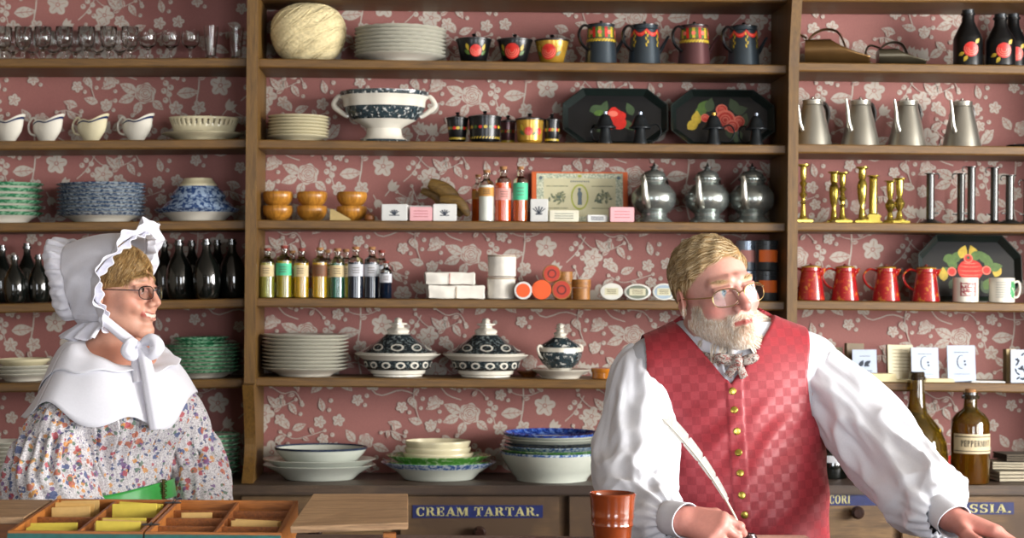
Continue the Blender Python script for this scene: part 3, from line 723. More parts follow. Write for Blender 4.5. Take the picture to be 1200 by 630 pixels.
# ---- coffee pots
def coffee_pot(key, px, rb, rt, H, mats, label, group, spout, handle, rz, lid, Y=5.09, decor=None, name='coffee_pot', handle_mat=None, lidmat=None, rim=None, knobh=5):
    t = thing(name, on(key, px, Y), label, 'coffee pot', group, rz=rz, ry=0)
    pr = [(0, .3), (rb-.6, 0), (rb, .8), (rb-.2, 2.2), (rb+(rt-rb)*.5, H*.5), (rt+.25, H-5), (rt+.9, H-4.4), (rt+.25, H-3.6), (rt, H), (0, H)]
    bm = B(); lathe(bm, kp(pr), 44)
    if decor: decor(bm, rfun([(rb, 0), (rt, H)]), H)
    obj('body', bm, mats, t)
    if spout == 'long':
        bm = B(); ps = spline([(-rb*.72, 0, H*.32), (-rb*.95, 0, H*.5), (-rb*1.04, 0, H*.75), (-rb*1.2, 0, H*1.03)], 14)
        tube(bm, [tuple(v*K for v in p) for p in ps], [(3.4-2.0*i/14)*K for i in range(15)], 14); obj('spout', bm, mats[0], t)
    elif spout == 'side':
        bm = B(); ps = [(rb*.7, 0, H*.2), (rb*1.2, 0, H*.42), (rb*1.75, 0, H*.78), (rb*1.82, 0, H*.8)]
        tube(bm, [tuple(v*K for v in p) for p in ps], [4*K, 2.6*K, 1.5*K, 1.3*K], 12); obj('spout', bm, mats[0], t)
    else:
        bm = B(); f = [(rt*.75, -3.4, H-1), (rt*.75, 3.4, H-1), (rt+8, 0, H+.2), (rt*.95, 0, H*.62)]
        v = [bm.verts.new(tuple(c*K for c in p)) for p in f]
        for q in ((0, 2, 1), (0, 3, 2), (1, 2, 3), (0, 1, 3)): bm.faces.new([v[i] for i in q])
        bmesh.ops.bevel(bm, geom=bm.edges[:], offset=.6*K, segments=2, affect='EDGES'); obj('spout', bm, mats[0], t)
    bm = B(); s = 1 if spout == 'long' else -1
    hp = [(s*rt*.8, 0, H*.9), (s*(rt+8), 0, H*.98), (s*(rt+15), 0, H*.78), (s*(rt+11), 0, H*.5), (s*(rb*.8), 0, H*.34)] if handle else None
    q = spline(hp, 20); rows = tube(bm, [tuple(v*K for v in p) for p in q], 1.5*K if s < 0 else 2.2*K, 8, flat=1.6); obj('handle', bm, handle_mat or mats[0], t)
    bm = B(); lathe(bm, kp([(0, H+.05), (rt+.5, H+.05), (rt+.7, H+1.2), (rt*.7, H+2.4), (3, H+3.2), (1.5, H+3.6), (1.5, H+4.4), (2.2, H+knobh), (1.2, H+knobh+1), (0, H+knobh+1.1)]), 32, [1 if (rim and k in (1, 2)) else 0 for k in range(9)])
    obj('lid', bm, [lidmat or mats[0], rim or mats[0]], t); return t
def garland(bm, rf, H):
    for k in range(-2, 3):
        for i in range(8):
            x0 = (k*15-7.5+15*i/8); x1 = x0+15/8; d = lambda x: 5.2*(1-((x-k*15)/7.5)**2)
            for w_, m_, o_ in ((4.4, 1, .0008), (1.2, 2, .0011)):
                decal(bm, rf, [(x0*K, (H-4-d(x0)-(1.6 if m_ == 2 else 0))*K), (x1*K, (H-4-d(x1)-(1.6 if m_ == 2 else 0))*K), (x1*K, (H-4-d(x1)-w_-(1 if m_ == 2 else 0))*K), (x0*K, (H-4-d(x0)-w_-(1 if m_ == 2 else 0))*K)], m_, o_)
        for j in range(5): decal(bm, rf, leafp((k*15+7.5+(j%2-.5)*2)*K, (H-9-j*3.6)*K, 5*K, .9*K, 1.3 if j % 2 else 1.8), 3)
def band(bm, rf, H):
    for i in range(-10, 11):
        x = i*3.6; decal(bm, rf, R((x-1.7)*K, (H-15)*K, (x+1.7)*K, (H-3)*K), (4, 3, 4, 1)[i % 4])
        decal(bm, rf, leafp(x*K, (H-18)*K, 6*K, 1.3*K, .7), 3, .0011)
    for i in range(-3, 4): decal(bm, rf, disc(i*11*K, (H-9)*K, 2.6*K, 8), 2, .0013)
for px, m, d, l, rz in ((704, STEEL, band, 'dark tin coffee pot with green and yellow band, next to the canisters', -.1), (755, STEEL, garland, 'blue grey tin coffee pot with red swags, second from the canisters', -.1),
                    (813, PLUM, band, 'plum brown tin coffee pot with yellow band', -.12), (871, STEEL, garland, 'dark tin coffee pot with red swags against the dark upright', -.12)):
    t = coffee_pot('C1', px, 19, 15.5, 46, [m, REDP, REDL, YELP, GRNP], l, 'painted tin coffee pots', 'side', 1, 0, 1, Y=5.07, decor=d, lidmat=BLK, handle_mat=BLK); t.rotation_euler.z = .5
PEW = M('pewter', '#aeaca2', .3, metal=.88, var=.12, scale=9); PEWD = M('dark_pewter', '#9aa09c', .24, metal=.8, var=.12, scale=9)
for i, px in enumerate((952, 1008, 1063, 1127)):
    l = ('pewter coffee pot against the upright, spout near the wood', 'pewter coffee pot, second from the upright', 'pewter coffee pot, third from the upright', 'pewter coffee pot farthest from the upright')[i]
    coffee_pot('R2', px, 22.5, 11.5, 53, [PEW], l, 'pewter coffee pots', 'long', 1, .62+.06*i, 1, Y=5.10, handle_mat=M('dark_horn', '#2a2623', .4), knobh=4.5)
RED = spots('red_japan', '#8c1418', ['#a5301a', '#a86a24'], 34, .6, .22, coat=.5)
for i, px in enumerate((950, 990, 1038, 1085)):
    l = ('red coffee pot against the upright', 'red coffee pot, second from the upright', 'red coffee pot, third from the upright', 'red coffee pot next to the black tray')[i]
    coffee_pot('R4', px, 16.3, 11, 38, [RED], l, 'red coffee pots', 'lip', 1, (-.5, -.05, -.05, -.12)[i], 1, Y=5.06, lidmat=M('red_lid', '#6f1a18', .3), rim=GOLD, knobh=4)
# ---- pewter teapots
def teapot(px, label):
    t = thing('teapot', on('C3', px, 5.10), label, 'teapot', 'pewter teapots', rz=1.1)
    bp = [(0, .5), (20, 0), (21.5, 1), (20.5, 3.6), (17, 6), (14.6, 8.5), (15, 11), (18.5, 14.5), (19.5, 15), (24, 20), (25.6, 24), (26, 25), (26, 34), (25.4, 35), (24.6, 36.5), (19.5, 42.5), (18.6, 44), (15, 45.5), (13.4, 47.5), (14, 50), (16.2, 51.2), (16.2, 52.6), (14, 54), (0, 54)]
    bm = B(); lathe(bm, kp(bp), 48); obj('body', bm, PEWD, t)
    bm = B(); ps = spline([(-20, 0, 21), (-28, 0, 25), (-31, 0, 38), (-33, 0, 48), (-37, 0, 54)], 18)
    tube(bm, [tuple(v*K for v in p) for p in ps], [(5.5-3.1*(i/18)**.8)*K for i in range(19)], 14); obj('spout', bm, PEW, t)
    bm = B(); ps = spline([(15, 0, 50), (28, 0, 57), (43, 0, 50), (44, 0, 34), (30, 0, 22), (24, 0, 22)], 20)
    tube(bm, [tuple(v*K for v in p) for p in ps], 2.6*K, 10); obj('handle', bm, M('black_handle', '#15130f', .35), t)
    bm = B(); lathe(bm, kp([(0, 54.1), (13.6, 54.1), (13.2, 57), (10.6, 60), (5.5, 61.8), (4, 62.5), (3.4, 64), (0, 64)]), 32); ld = obj('lid', bm, PEWD, t)
    bm = B(); lathe(bm, kp([(0, 64.05), (2, 64.05), (5.5, 65.2), (5.5, 66), (2, 66.6), (1.2, 69), (.5, 71), (0, 71)]), 16); obj('finial', bm, M('black_handle', '#15130f', .35), ld)
for px, l in ((766, 'pewter teapot next to the orange framed box lid'), (828.5, 'middle one of the three pewter teapots'), (881, 'pewter teapot in the shaded corner by the upright')): teapot(px, l)
# ---- footed bowl and tureens
TRANS = spots('black_transfer', '#d2d2cc', ['#20282c', '#2c3a40'], 85, .45, .18, coat=.4, detail=6)
TRDK = spots('dark_transfer', '#252e32', ['#6f7775', '#15191b'], 130, .56, .2, coat=.4)
t = thing('footed_bowl', on('C2', 450, 5.10), 'large white footed bowl with black printed scenes and scroll handles', 'bowl')
fp = [(0, .5), (27, 0), (29, 1), (28, 4), (23, 7), (21, 10), (20, 17), (24, 20), (37, 27), (44, 35), (47, 42), (47.5, 49), (49, 52), (51, 55), (51.5, 60), (50, 60.5), (48, 55), (45, 42), (36, 30), (0, 24)]
ms = [0, 0, 1, 0, 0, 0, 0, 0, 1, 1, 0, 0, 0, 1, 0, 0, 0, 0, 0]
def wob8(r, z, a): return r*(1+.02*cos(8*a)*min(1, z/(40*K))), z
bm = B(); lathe(bm, kp(fp), 64, ms, lambda r, z, a: ((lambda q: (q[0]*(1 if 1 else 1), q[1]))(wob8(r, z, a)))); o = obj('bowl', bm, [WHITE, TRANS], t); o.scale = (1, .78, 1)
for s in (-1, 1):
    bm = B(); ps = spline([(46, 0, 52), (53, 0, 55), (59, 0, 47), (58, 0, 42), (53, 0, 38), (46, 0, 33), (42, 0, 31)], 22)
    tube(bm, [(s*p[0]*K, 0, p[2]*K) for p in ps], [2.2*K+1.0*K*sin(PI*i/22) for i in range(23)], 10)
    lathe(bm, kp([(0, -3), (2.4, -2), (3, 0), (2.4, 2), (0, 3)]), 12, off=(s*59*K, 0, 45*K)); obj('handle', bm, WHITE, t)
def tureen(px, label):
    t = thing('tureen', on('C5', px, 5.10), label, 'tureen', 'printed tureens with domed lids')
    pr = [(0, .5), (27, 0), (29, .8), (29, 2.6), (32, 4), (33, 8), (35, 8.5), (39, 12), (40.5, 19), (41, 20), (46, 23), (50.5, 26), (50.8, 27.2), (47, 26.8), (0, 24)]
    bm = B(); lathe(bm, kp(pr), 56, [0]*6+[1, 1, 1]+[0]*5); rf = rfun([(29, 0), (33, 8), (36, 9), (39, 12), (40.5, 19), (41, 22)])
    for i in range(-3, 4):
        decal(bm, rf, disc((i*17+4)*K, 14.5*K, 5.5*K, 14, .7), 0, .001); decal(bm, rf, disc((i*17+4)*K, 14.5*K, 3.4*K, 12, .6), 1, .0014)
    obj('body', bm, [WHITE, TRDK], t)
    lp = [(0, 27.3), (46, 27.3), (46.5, 28.5), (42, 31.2), (34, 35.5), (26, 40.2), (19, 45.5), (14.5, 49.5), (11.5, 51), (0, 51)]
    bm = B(); lathe(bm, kp(lp), 56, [0, 0, 1, 1, 1, 1, 1, 0, 0]); rl = rfun([(46.5, 28.5), (42, 31.2), (34, 35.5), (26, 40.2), (19, 45.5), (14.5, 49.5)])
    for i in range(-2, 3):
        decal(bm, rl, disc(i*24*K, 35*K, 7.5*K, 16, .5), 0, .0022); decal(bm, rl, disc(i*24*K, 35*K, 5.4*K, 14, .5), 1, .0026)
    lid = obj('lid', bm, [WHITE, TRDK], t)
    bm = B(); lathe(bm, kp([(0, 51), (11, 51), (12, 54), (10, 56), (6.5, 57.5), (6, 59.5), (9.5, 61), (9.5, 62.4), (4.5, 63.2), (3.6, 65), (4.4, 66.5), (2.5, 68.5), (0, 69)]), 24, wob=lambda r, z, a: (r*(1+.13*cos(4*a)), z)); obj('finial', bm, WHITE, lid)
tureen(466, 'black and white printed tureen next to the white plates'); tureen(569, 'black and white printed tureen next to the small sugar bowl')
stack('C5', 657, 36, 10, 4, 1, [WHITE, WHITE], 'white plate under the printed sugar bowl', 'beside the second tureen', None, Y=5.085)
t = thing('sugar_bowl', on('C5', 656, 5.085)+Vector((0, 0, 3.9*K)), 'small black and white printed sugar bowl with lid, on a plate', 'sugar bowl')
bm = B(); lathe(bm, kp([(0, .3), (13, 0), (14, 1), (11, 4), (14, 8), (20, 13), (24.5, 20), (25.5, 27), (24, 32), (0, 32)]), 40, [0, 0, 0, 0, 1, 1, 1, 0, 0], lambda r, z, a: (r*(1+.03*cos(8*a)), z)); obj('body', bm, [WHITE, TRANS], t)
bm = B(); lathe(bm, kp([(0, 32.1), (24.5, 32.1), (22, 35), (15, 39), (9, 43), (6, 45), (0, 45)]), 36, [0, 1, 1, 1, 0, 0]); ld = obj('lid', bm, [WHITE, TRANS], t)
bm = B(); lathe(bm, kp([(0, 45), (6, 45), (7, 48), (4, 50), (3.6, 52), (6, 53.5), (3, 55), (4.5, 57.5), (2, 59.5), (0, 60)]), 16, wob=lambda r, z, a: (r*(1+.12*cos(4*a)), z)); obj('finial', bm, WHITE, ld)
for s in (-1, 1):
    bm = B(); tube(bm, [(s*p[0]*K, 0, p[1]*K) for p in spline([(23, 30), (28, 34), (31, 30), (27, 22), (23.5, 19)], 14)], 1.5*K, 8); o = obj('handle', bm, WHITE, t); o.rotation_euler.z = .5
AMB = M('amber_wood', '#b8701c', .2, var=.15, scale=30, coat=.5); BRN = wood('turned_brown', '#6a3a1c', '#8d5426', .35, 2)
def pill(name, px, key, r, H, mat, label, Y, group=None, base=0):
    t = thing(name, on(key, px, Y)+Vector((0, 0, base*K)), label, 'box', group)
    bm = B(); lathe(bm, kp([(0, 0), (r-.4, 0), (r, .4), (r, H*.58), (0, H*.58)]), 36); obj('body', bm, mat, t)
    bm = B(); lathe(bm, kp([(0, H*.6), (r+.6, H*.6), (r+.8, H*.66), (r+.8, H-.5), (r+.3, H), (0, H)]), 36); obj('lid', bm, mat, t)
pill('round_wooden_box', 710, 'C5', 16.5, 12, AMB, 'low round amber wooden box beside the man\'s sleeve', 5.08)
stack('C5', 619, 14, 6, 3, 1, [BRN, BRN], 'small dark brown dish', 'between the second tureen and sugar bowl', None, Y=5.155)
# ---- on the cabinet: platters and basins
PLAT = M('grey_white_glaze', '#b9bdb2', .2, var=.06, scale=12, coat=.35)
NAVYR = M('navy_rim', '#2c3648', .25, var=.3, scale=60)
GRN2 = spots('green_shell_edge', '#4f8a3a', ['#9fb98a'], 70, .55, .22, coat=.3); BLUE2 = spots('blue_shell_edge', '#3c5d96', ['#b7c4d2'], 120, .5, .22, coat=.3); BLUE3 = spots('blue_transfer_deep', '#27479a', ['#5f7ec0', '#1b2f70'], 70, .52, .18, coat=.4)
g1 = 'platters and bowl near the scrolled upright'
stack('CAB', 374, 66, 17, 6.5, 2, [PLAT, PLAT], 'large grey white platter', 'by the scrolled upright, under the bowl', g1, Y=5.04, th=1.8, jit=0, oval=.72)
bowl('bowl', 376, 'CAB', 54, 27, 29, PLAT, 'wide grey white bowl with dark rim on two platters', g1, Y=5.04, base=TOPP['last'], rimmat=NAVYR, oval=.8)
g2 = 'cream bowls and shell edged plates on the cabinet'
stack('CAB', 514, 67, 20, 8, 1, [PLAT, BLUE2], 'large deep plate with blue shell edge', 'at the bottom of the cream bowls', g2, Y=5.04, th=1.8, oval=.75)
stack('CAB', 514, 61, 17, 7, 2, [GRN2, GRN2], 'green shell edged plate', 'under the cream bowls', g2, Y=5.04, base=TOPP['last'], th=1.8, oval=.75, jit=0)
bowl('bowl', 513.5, 'CAB', 41, 16, 33, CREAMG, 'cream dish lying on the green shell edged plates', g2, Y=5.04, base=TOPP['last'], oval=.75)
bowl('bowl', 513, 'CAB', 38.5, 14, 34, CREAMG, 'cream bowl between the fluted bowl and the lower cream dish', g2, Y=5.04, base=TOPP['last'], oval=.75)
t = bowl('bowl', 513, 'CAB', 37.5, 14, 33, CREAMG, 'fluted cream bowl on top of the cream bowls', g2, Y=5.04, base=TOPP['last'], wob=lambda r, z, a: (r*(1+.012*cos(40*a))*math.sqrt(1/(cos(a)**2+(sin(a)/.75)**2)), z), rimmat=M('fluted_cream', '#c3bb9c', .3))
g3 = 'basin and blue dishes beside the man'
bowl('basin', 646.5, 'CAB', 60, 33, 41, PLAT, 'big grey white basin with blue rim beside the man', g3, Y=5.03, rimmat=BLUE2, th=2.2)
stack('CAB', 646.5, 61, 16, 5.2, 1, [GRN2, GRN2], 'green edged plate', 'lying on the big basin', g3, Y=5.03, base=TOPP['last'])
stack('CAB', 646.5, 60, 16, 5.2, 1, [WHITE, BLUE2], 'blue edged plate', 'second layer on the big basin', g3, Y=5.03, base=TOPP['last'])
stack('CAB', 646.5, 58, 16, 5.2, 1, [PLAT, TRDK], 'dark printed plate', 'third layer on the big basin', g3, Y=5.03, base=TOPP['last'])
stack('CAB', 646.5, 56, 16, 5.2, 1, [PLAT, PLAT], 'plain grey white plate', 'under the topmost blue dish', g3, Y=5.03, base=TOPP['last'])
bowl('dish', 646.5, 'CAB', 56, 14, 37, PLAT, 'shallow white dish with deep blue inside, topmost on the big basin', g3, Y=5.03, base=TOPP['last'], th=2, rimmat=BLUE3, cat='dish', inside=True)
# ---- turned wooden bowls, soap, scoops
HON = wood('honey_wood', '#8f5a1e', '#c08432', .3, 2, .8, .08)
wb = [(0, .6), (7, .6), (7.5, 0), (8.5, 0), (9, 1), (13, 3), (16.6, 7.5), (18, 12.5), (17.6, 16.6), (16.6, 17.8), (15.4, 17.4), (13, 16.4), (10.5, 16.2), (0, 16.2)]
wbo = None
for px, nm in ((325.5, 'against the upright'), (365.5, 'in the middle pair'), (412, 'next to the soap boxes')):
    for lev in (0, 1):
        p = on('C3', px, 5.10); p.z += lev*(16.5*K); l = '%s round honey wood bowl %s' % ('upper' if lev else 'lower', nm)
        if wbo is None:
            bm = B(); lathe(bm, kp(wb), 36); wbo = obj('wooden_bowl', bm, HON, sharp=50); wbo.location = p; tag(wbo, l, 'bowl', 'turned wooden bowls')
        else: dup(wbo, p, l, rz=random.random()*6)
        if lev and px == 412: pass
bm = B(); prism(bm, [(0, .1*K), (24*K, .1*K), (23*K, 2*K), (3*K, 13*K), (0, 13*K)], -5*K, 5*K); o = obj('wooden_wedge', bm, M('pale_wood', '#a08a58', .6, var=.1), smooth=False); o.location = on('C3', 387, 5.03); tag(o, 'pale wooden wedge in front of the honey wood bowls', 'wedge')
bm = B(); lathe(bm, kp([(0, 0), (5, 0), (6.5, 2), (6, 6), (3, 8.5), (0, 9.5)]), 20); o = obj('wooden_stopper', bm, BRN); o.location = on('C3', 433, 5.06); tag(o, 'little dark turned wooden stopper by the last wooden bowl', 'stopper')
PAPW = M('white_card', '#c9c9c6', .6, var=.04, scale=30); PINKC = M('pink_card', '#cf9ba0', .6, var=.05, scale=40); INK = M('dark_ink', '#2c3442', .6); INKP = M('pink_ink', '#a8626b', .6)
def soap(px, key, w, h, mat, ink, label, Y=5.02, d=12, rz=-.12, motif='crown'):
    bm = B(); box(bm, -w/2*K, w/2*K, 0, d*K, 0, h*K, 0, .7*K); f = -.4e-3
    if motif == 'crown':
        for q in (-.95, -.5, 0, .5, .95): 
            a = PI/2+q*.8; L = h*.33*K; c0 = (0, h*.34*K); x1, z1 = c0[0]+L*cos(a)*1.2, c0[1]+L*sin(a); n = .9*K
            face(bm, [(c0[0]-n*.6, f, c0[1]), (c0[0]+n*.6, f, c0[1]), (x1+n, f, z1), (x1-n, f, z1)], 1)
        face(bm, [(x, f*1.4, z) for x, z in R(-w*.2*K, h*.3*K, w*.2*K, h*.36*K)], 1)
    else:
        for q in (.7, .5, .3): face(bm, [(x, f, z) for x, z in R(-w*.32*K, h*q*K-.4*K, w*.32*K, h*q*K+.5*K)], 1)
    o = obj('soap_box', bm, [mat, ink], smooth=False); o.location = on(key, px, Y); o.rotation_euler = (0, tilt(key), rz); return tag(o, label, 'soap box', 'small soap boxes on the shelf')
soap(462, 'C3', 30, 19, PAPW, INK, 'white soap box with blue crest, next to the wooden bowls')
soap(493, 'C3', 26, 16, PINKC, INKP, 'pink soap box between two white ones', Y=5.015, motif='lines', rz=-.03)
soap(521, 'C3', 27, 19.5, PAPW, INK, 'white soap box with blue crest, under the curved brown scoops', rz=-.05)
soap(491, 'C3', 30, 18.5, PAPW, INK, 'white soap box behind the pink one', Y=5.075, motif='lines', rz=0)
soap(631.5, 'C3', 20, 26, PAPW, INK, 'upright white soap box with blue crest in front of the orange frame', Y=5.02)
soap(661, 'C3', 34, 13, M('ivory_card', '#cbc7b4', .6), M('grey_ink', '#6a7368', .6), 'long ivory soap box before the orange framed lid', Y=5.02, motif='lines', rz=0)
soap(700, 'C3', 23, 8, PAPW, INK, 'flat white soap box before the orange framed lid', Y=5.025, motif='none', rz=.05)
soap(729, 'C3', 28, 17, PINKC, INKP, 'pink soap box next to the first pewter teapot', Y=5.015, motif='lines', rz=.04)
SCO = wood('old_scoop_wood', '#5c4322', '#84652f', .5, 0)
for i, (a, b, wd, yy) in enumerate((((494, 223), (521, 255), 5, 5.17), ((503, 214), (541, 253), 8.5, 5.13), ((516, 233), (549, 257), 6, 5.09))):
    A, D = P(*a, yy), P(*b, yy-.02); D.z = max(D.z, zb('C3', D.x)+.018); m = (A+D)/2+Vector((.012, -.004, .016))
    bm = B(); ps = spline([tuple(A), tuple(m), tuple(D)], 16); tube(bm, [Vector(p)-A for p in ps], [wd*K*(.28+.75*sin(PI*min(1, .12+t/16*.86))**.7) for t in range(17)], 12, flat=.5)
    o = obj('wooden_scoop', bm, SCO); o.location = A
    tag(o, ('thin curved brown wooden scoop, behind the other two', 'broad curved brown wooden scoop leaning above the soap boxes', 'short curved brown wooden scoop nearest the white bottle')[i], 'scoop', 'curved wooden scoops')
# ---- corked bottles
CORK = M('cork', '#8d6238', .8, var=.2, scale=120); CORKR = M('red_wax_cork', '#7d2f22', .6, var=.2, scale=80)
LCREAM = M('label_cream', '#c0ad84', .7, var=.06, scale=60); LGREEN = M('label_green', '#3fae83', .6); LPINK = M('label_pink', '#d09088', .7); LBROWN = M('label_brown', '#6a3d1c', .6); LGREY = M('label_grey', '#b2b3b8', .7); LORA = M('label_ochre', '#b5813a', .7)
DOT = M('label_ink', '#55483a', .7)
def bottle(key, px, r, H, liq, lab, cork, label, Y, lz=(.4, .72), fill=.72, group='small corked bottles in a row', empty=None):
    t = thing('corked_bottle', on(key, px, Y), label, 'bottle', group, rz=random.uniform(-.1, .1))
    fh = H*fill; nk = r*.42
    bm = B(); lathe(bm, kp([(0, .4), (r*.85, 0), (r, 1), (r, fh), (r, H*.74), (r*.92, H*.785), (nk*1.15, H*.83), (nk, H*.86), (nk, H*.935), (nk*1.4, H*.945), (nk*1.4, H*.965), (nk, H*.97), (0, H*.97)]), 28, [0, 0, 0, 1, 1, 1, 1, 1, 1, 1, 1, 1])
    obj('glass_body', bm, [liq, empty or BOTCL], t, sharp=50)
    bm = B(); patch(bm, lambda z: r*K, -1.35, 1.35, lz[0]*H*K, lz[1]*H*K, 0, .0007, 14)
    for q in (.3, .5, .7):
        zz = (lz[0]+(lz[1]-lz[0])*q)*H*K; patch(bm, lambda z: r*K, -.45, .45, zz-.4*K, zz+.4*K, 1, .0011, 6, 1)
    obj('label', bm, [lab, DOT], t)
    bm = B(); lathe(bm, kp([(0, H*.972), (nk*.95, H*.972), (nk*1.15, H*1.03), (0, H*1.03)]), 16); obj('cork', bm, cork, t)
BOTCL = glass('bottle_glass', '#e6ece2')
def liquid(name, col, rough=.05, tr=.75):
    if (name,) in MC: return MC[(name,)]
    t = NT(name); n = t.noise(t.coord(), 20); c = lin(col); r = t.ramp(n, 0, [(.3, tuple(x*.88 for x in c[:3])), (.7, c[:3])]); t.l(r, 0, t.b, 'Base Color')
    t.set(Roughness=rough, IOR=1.38); t.b.inputs['Transmission Weight'].default_value = tr; t.set(Coat_Weight=.6, Coat_Roughness=.03); MC[(name,)] = t.m; return t.m
YL = liquid('yellow_oil', '#cfa616', tr=.5); YG = liquid('olive_oil', '#a89a18', tr=.5); PG = liquid('pale_green_oil', '#a8a640', tr=.6); GR = liquid('green_water', '#2f7a5e'); INKL = liquid('dark_blue_ink', '#0c1524', tr=0); ORL = liquid('orange_syrup', '#dd5210', tr=.35); MILK = liquid('milky_fluid', '#cdd0c4', .2, .1); AML = liquid('amber_syrup', '#c65a18', tr=.4)
for i, (px, r, H, lq, lb, ck, w, Y) in enumerate(((313, 8.6, 56, PG, LCREAM, CORKR, 'pale oil bottle with cream label against the upright', 5.06), (332.5, 9.2, 59, YG, LGREEN, CORKR, 'bottle with bright green label', 5.06),
    (353, 8.6, 56, YL, LCREAM, CORKR, 'yellow oil bottle with cream label', 5.06), (374.5, 8.8, 57, YL, LBROWN, CORK, 'yellow oil bottle with brown label', 5.06), (395, 8.8, 56, GR, LCREAM, CORK, 'green water bottle with cream label', 5.06),
    (416.5, 9, 58, INKL, LGREY, CORK, 'dark ink bottle with grey label, next to the green one', 5.05), (435.5, 9, 58, INKL, LGREY, CORK, 'dark ink bottle with grey label, second from the green one', 5.055), (452, 6.8, 42, INKL, LGREY, CORKR, 'small dark ink bottle at the end of the row', 5.03),
    (447, 8.5, 55, INKL, LGREY, CORKR, 'dark ink bottle hidden behind the small one', 5.13), (342, 8.4, 54, YG, LCREAM, CORK, 'olive oil bottle in the back row behind the green label', 5.15), (383, 8.4, 55, YL, LCREAM, CORK, 'yellow bottle in the back row behind the brown label', 5.15), (405, 8.4, 56, YG, LCREAM, CORK, 'olive bottle in the back row behind the green water', 5.15))):
    bottle('C4', px, r, H, lq, lb, ck, w, Y, lz=(.44, .68))
bottle('C3', 570, 8.8, 58, MILK, LORA, CORK, 'milky white corked bottle with ochre label', 5.05, lz=(.5, .68), group='corked bottles by the orange frame')
bottle('C3', 589.5, 9.4, 62, ORL, LPINK, CORK, 'orange syrup bottle with pink label', 5.05, lz=(.4, .62), group='corked bottles by the orange frame')
bottle('C3', 609.5, 8.5, 62, AML, LGREEN, CORK, 'amber syrup bottle with green label', 5.045, lz=(.4, .72), group='corked bottles by the orange frame')
bottle('C3', 560, 7.5, 55, AML, LORA, CORK, 'brown bottle half hidden behind the milky one', 5.14, lz=(.5, .68), group='corked bottles by the orange frame')
# ---- framed box lid with printed picture
ORG = M('orange_paper', '#c2561b', .6, var=.06, scale=30); LIDP = M('lid_print', '#bdb794', .6, var=.05, scale=30); LBAND = spots('lid_border', '#8f9a86', ['#c6c6ac'], 220, .5, .6); OLV = M('olive_ring', '#9aa03e', .6); SPR = spots('sprig_print', '#4c5a4a', ['#8b8a66'], 200, .5, .6)
t = thing('box_lid', on('C3', 679, 5.19), 'orange edged box lid with cream printed picture, leaning on the wall', 'box lid'); t.rotation_euler = (-.1, tilt('C3'), 0)
w, h = 115*K, 62*K
bm = B(); box(bm, -w/2, w/2, -.012, 0, .0005, h, 0, .002); obj('lid_board', bm, ORG, t, smooth=False)
bm = B(); f = -.0126
def rec(x0, z0, x1, z1, mi, l=0): face(bm, [(x*K, f-l*2e-4, z*K) for x, z in R(x0, z0, x1, z1)], mi)
rec(-51.5, 2, 51.5, 60, 1); rec(-43, 8, 43, 54, 0, 1)
for s in (-1, 1):
    rec(s*27-13, 44, s*27+13, 45, 2, 2); rec(s*27-13, 17.5, s*27+13, 18.5, 2, 2)
    for i in range(26):
        a = random.random()*6.28; q = random.random()**.6; L = leafp((s*27+9*q*cos(a)*1.1), 31+7.5*q*sin(a), 6, 1.3, random.random()*6); face(bm, [(x*K, f-(6e-4+i*2e-5), z*K) for x, z in L], 2)
for k, (rx, rz, mi) in enumerate(((10.5, 15.5, 3), (8.6, 13.4, 0))): face(bm, [(x*K, f-(3+k)*2e-4, z*K) for x, z in disc(0, 31.5, rx, 28, rz/rx)], mi)
face(bm, [(x*K, f-10e-4, z*K) for x, z in [(-2.6, 22), (2.8, 22), (2.4, 30), (3, 36), (1.4, 38.5), (-1.6, 38.5), (-3, 35), (-2, 30)]], 4); face(bm, [(x*K, f-10e-4, z*K) for x, z in disc(-.2, 40.6, 2, 10)], 4)
for i in range(9): rec(-11+i*2.6, 49.3, -9.4+i*2.6, 51.2, 4, 2)
rec(-3, 54.6, 3, 59, 0, 2); rec(-2, 55.4, 2, 58, 3, 3)
for s in (-1, 1): face(bm, [(x*K, f-8e-4, z*K) for x, z in disc(s*46.5, 54.5, 2.2, 10)], 4)
obj('printed_paper', bm, [LIDP, LBAND, SPR, OLV, M('figure_print', '#56636a', .6)], t, smooth=False)
# ---- paper parcels
PAPR = M('parcel_paper', '#d3cec4', .8, var=.1, scale=26, bump=.5); STR = M('string', '#8e7654', .9)
def crumple(bm, amt, sc):
    from mathutils import noise
    for v in bm.verts: v.co += v.normal*amt*noise.noise(v.co*sc)
def parcel(px, w, h, d, base, label, Y, rz=0, red=False):
    t = thing('paper_parcel', on('C4', px, Y)+Vector((0, 0, base*K)), label, 'parcel', 'white paper parcels', rz=rz)
    b2 = B(); box(b2, -w/2*K, w/2*K, -d/2*K, d/2*K, .4*K, h*K); bmesh.ops.subdivide_edges(b2, edges=b2.edges[:], cuts=7, use_grid_fill=True)
    bmesh.ops.smooth_vert(b2, verts=b2.verts, factor=.6, use_axis_x=True, use_axis_y=True, use_axis_z=True); b2.normal_update(); crumple(b2, 2.2*K, 34)
    zm = min(v.co.z for v in b2.verts)
    for v in b2.verts: v.co.z = v.co.z-zm if v.co.z > .6*h*K else max(v.co.z, 0)
    obj('wrapping', b2, PAPR, t, sharp=40)
    bm = B(); a = .51; ps = [(0, -d*a, 1), (0, -d*a, h*.96), (0, d*a, h*.96), (0, d*a, 1), (0, -d*a, 1)]
    tube(bm, [tuple(c*K for c in p) for p in ps], .5*K, 6, cap=False); obj('string', bm, M('red_string', '#a4493a', .8) if red else STR, t)
parcel(534, 66, 15, 26, 0, 'lower white paper parcel tied with string, by the paper rolls', 5.07, .02)
parcel(527, 58, 14, 22, 16.2, 'upper white paper parcel lying on another parcel', 5.075, -.03, True)
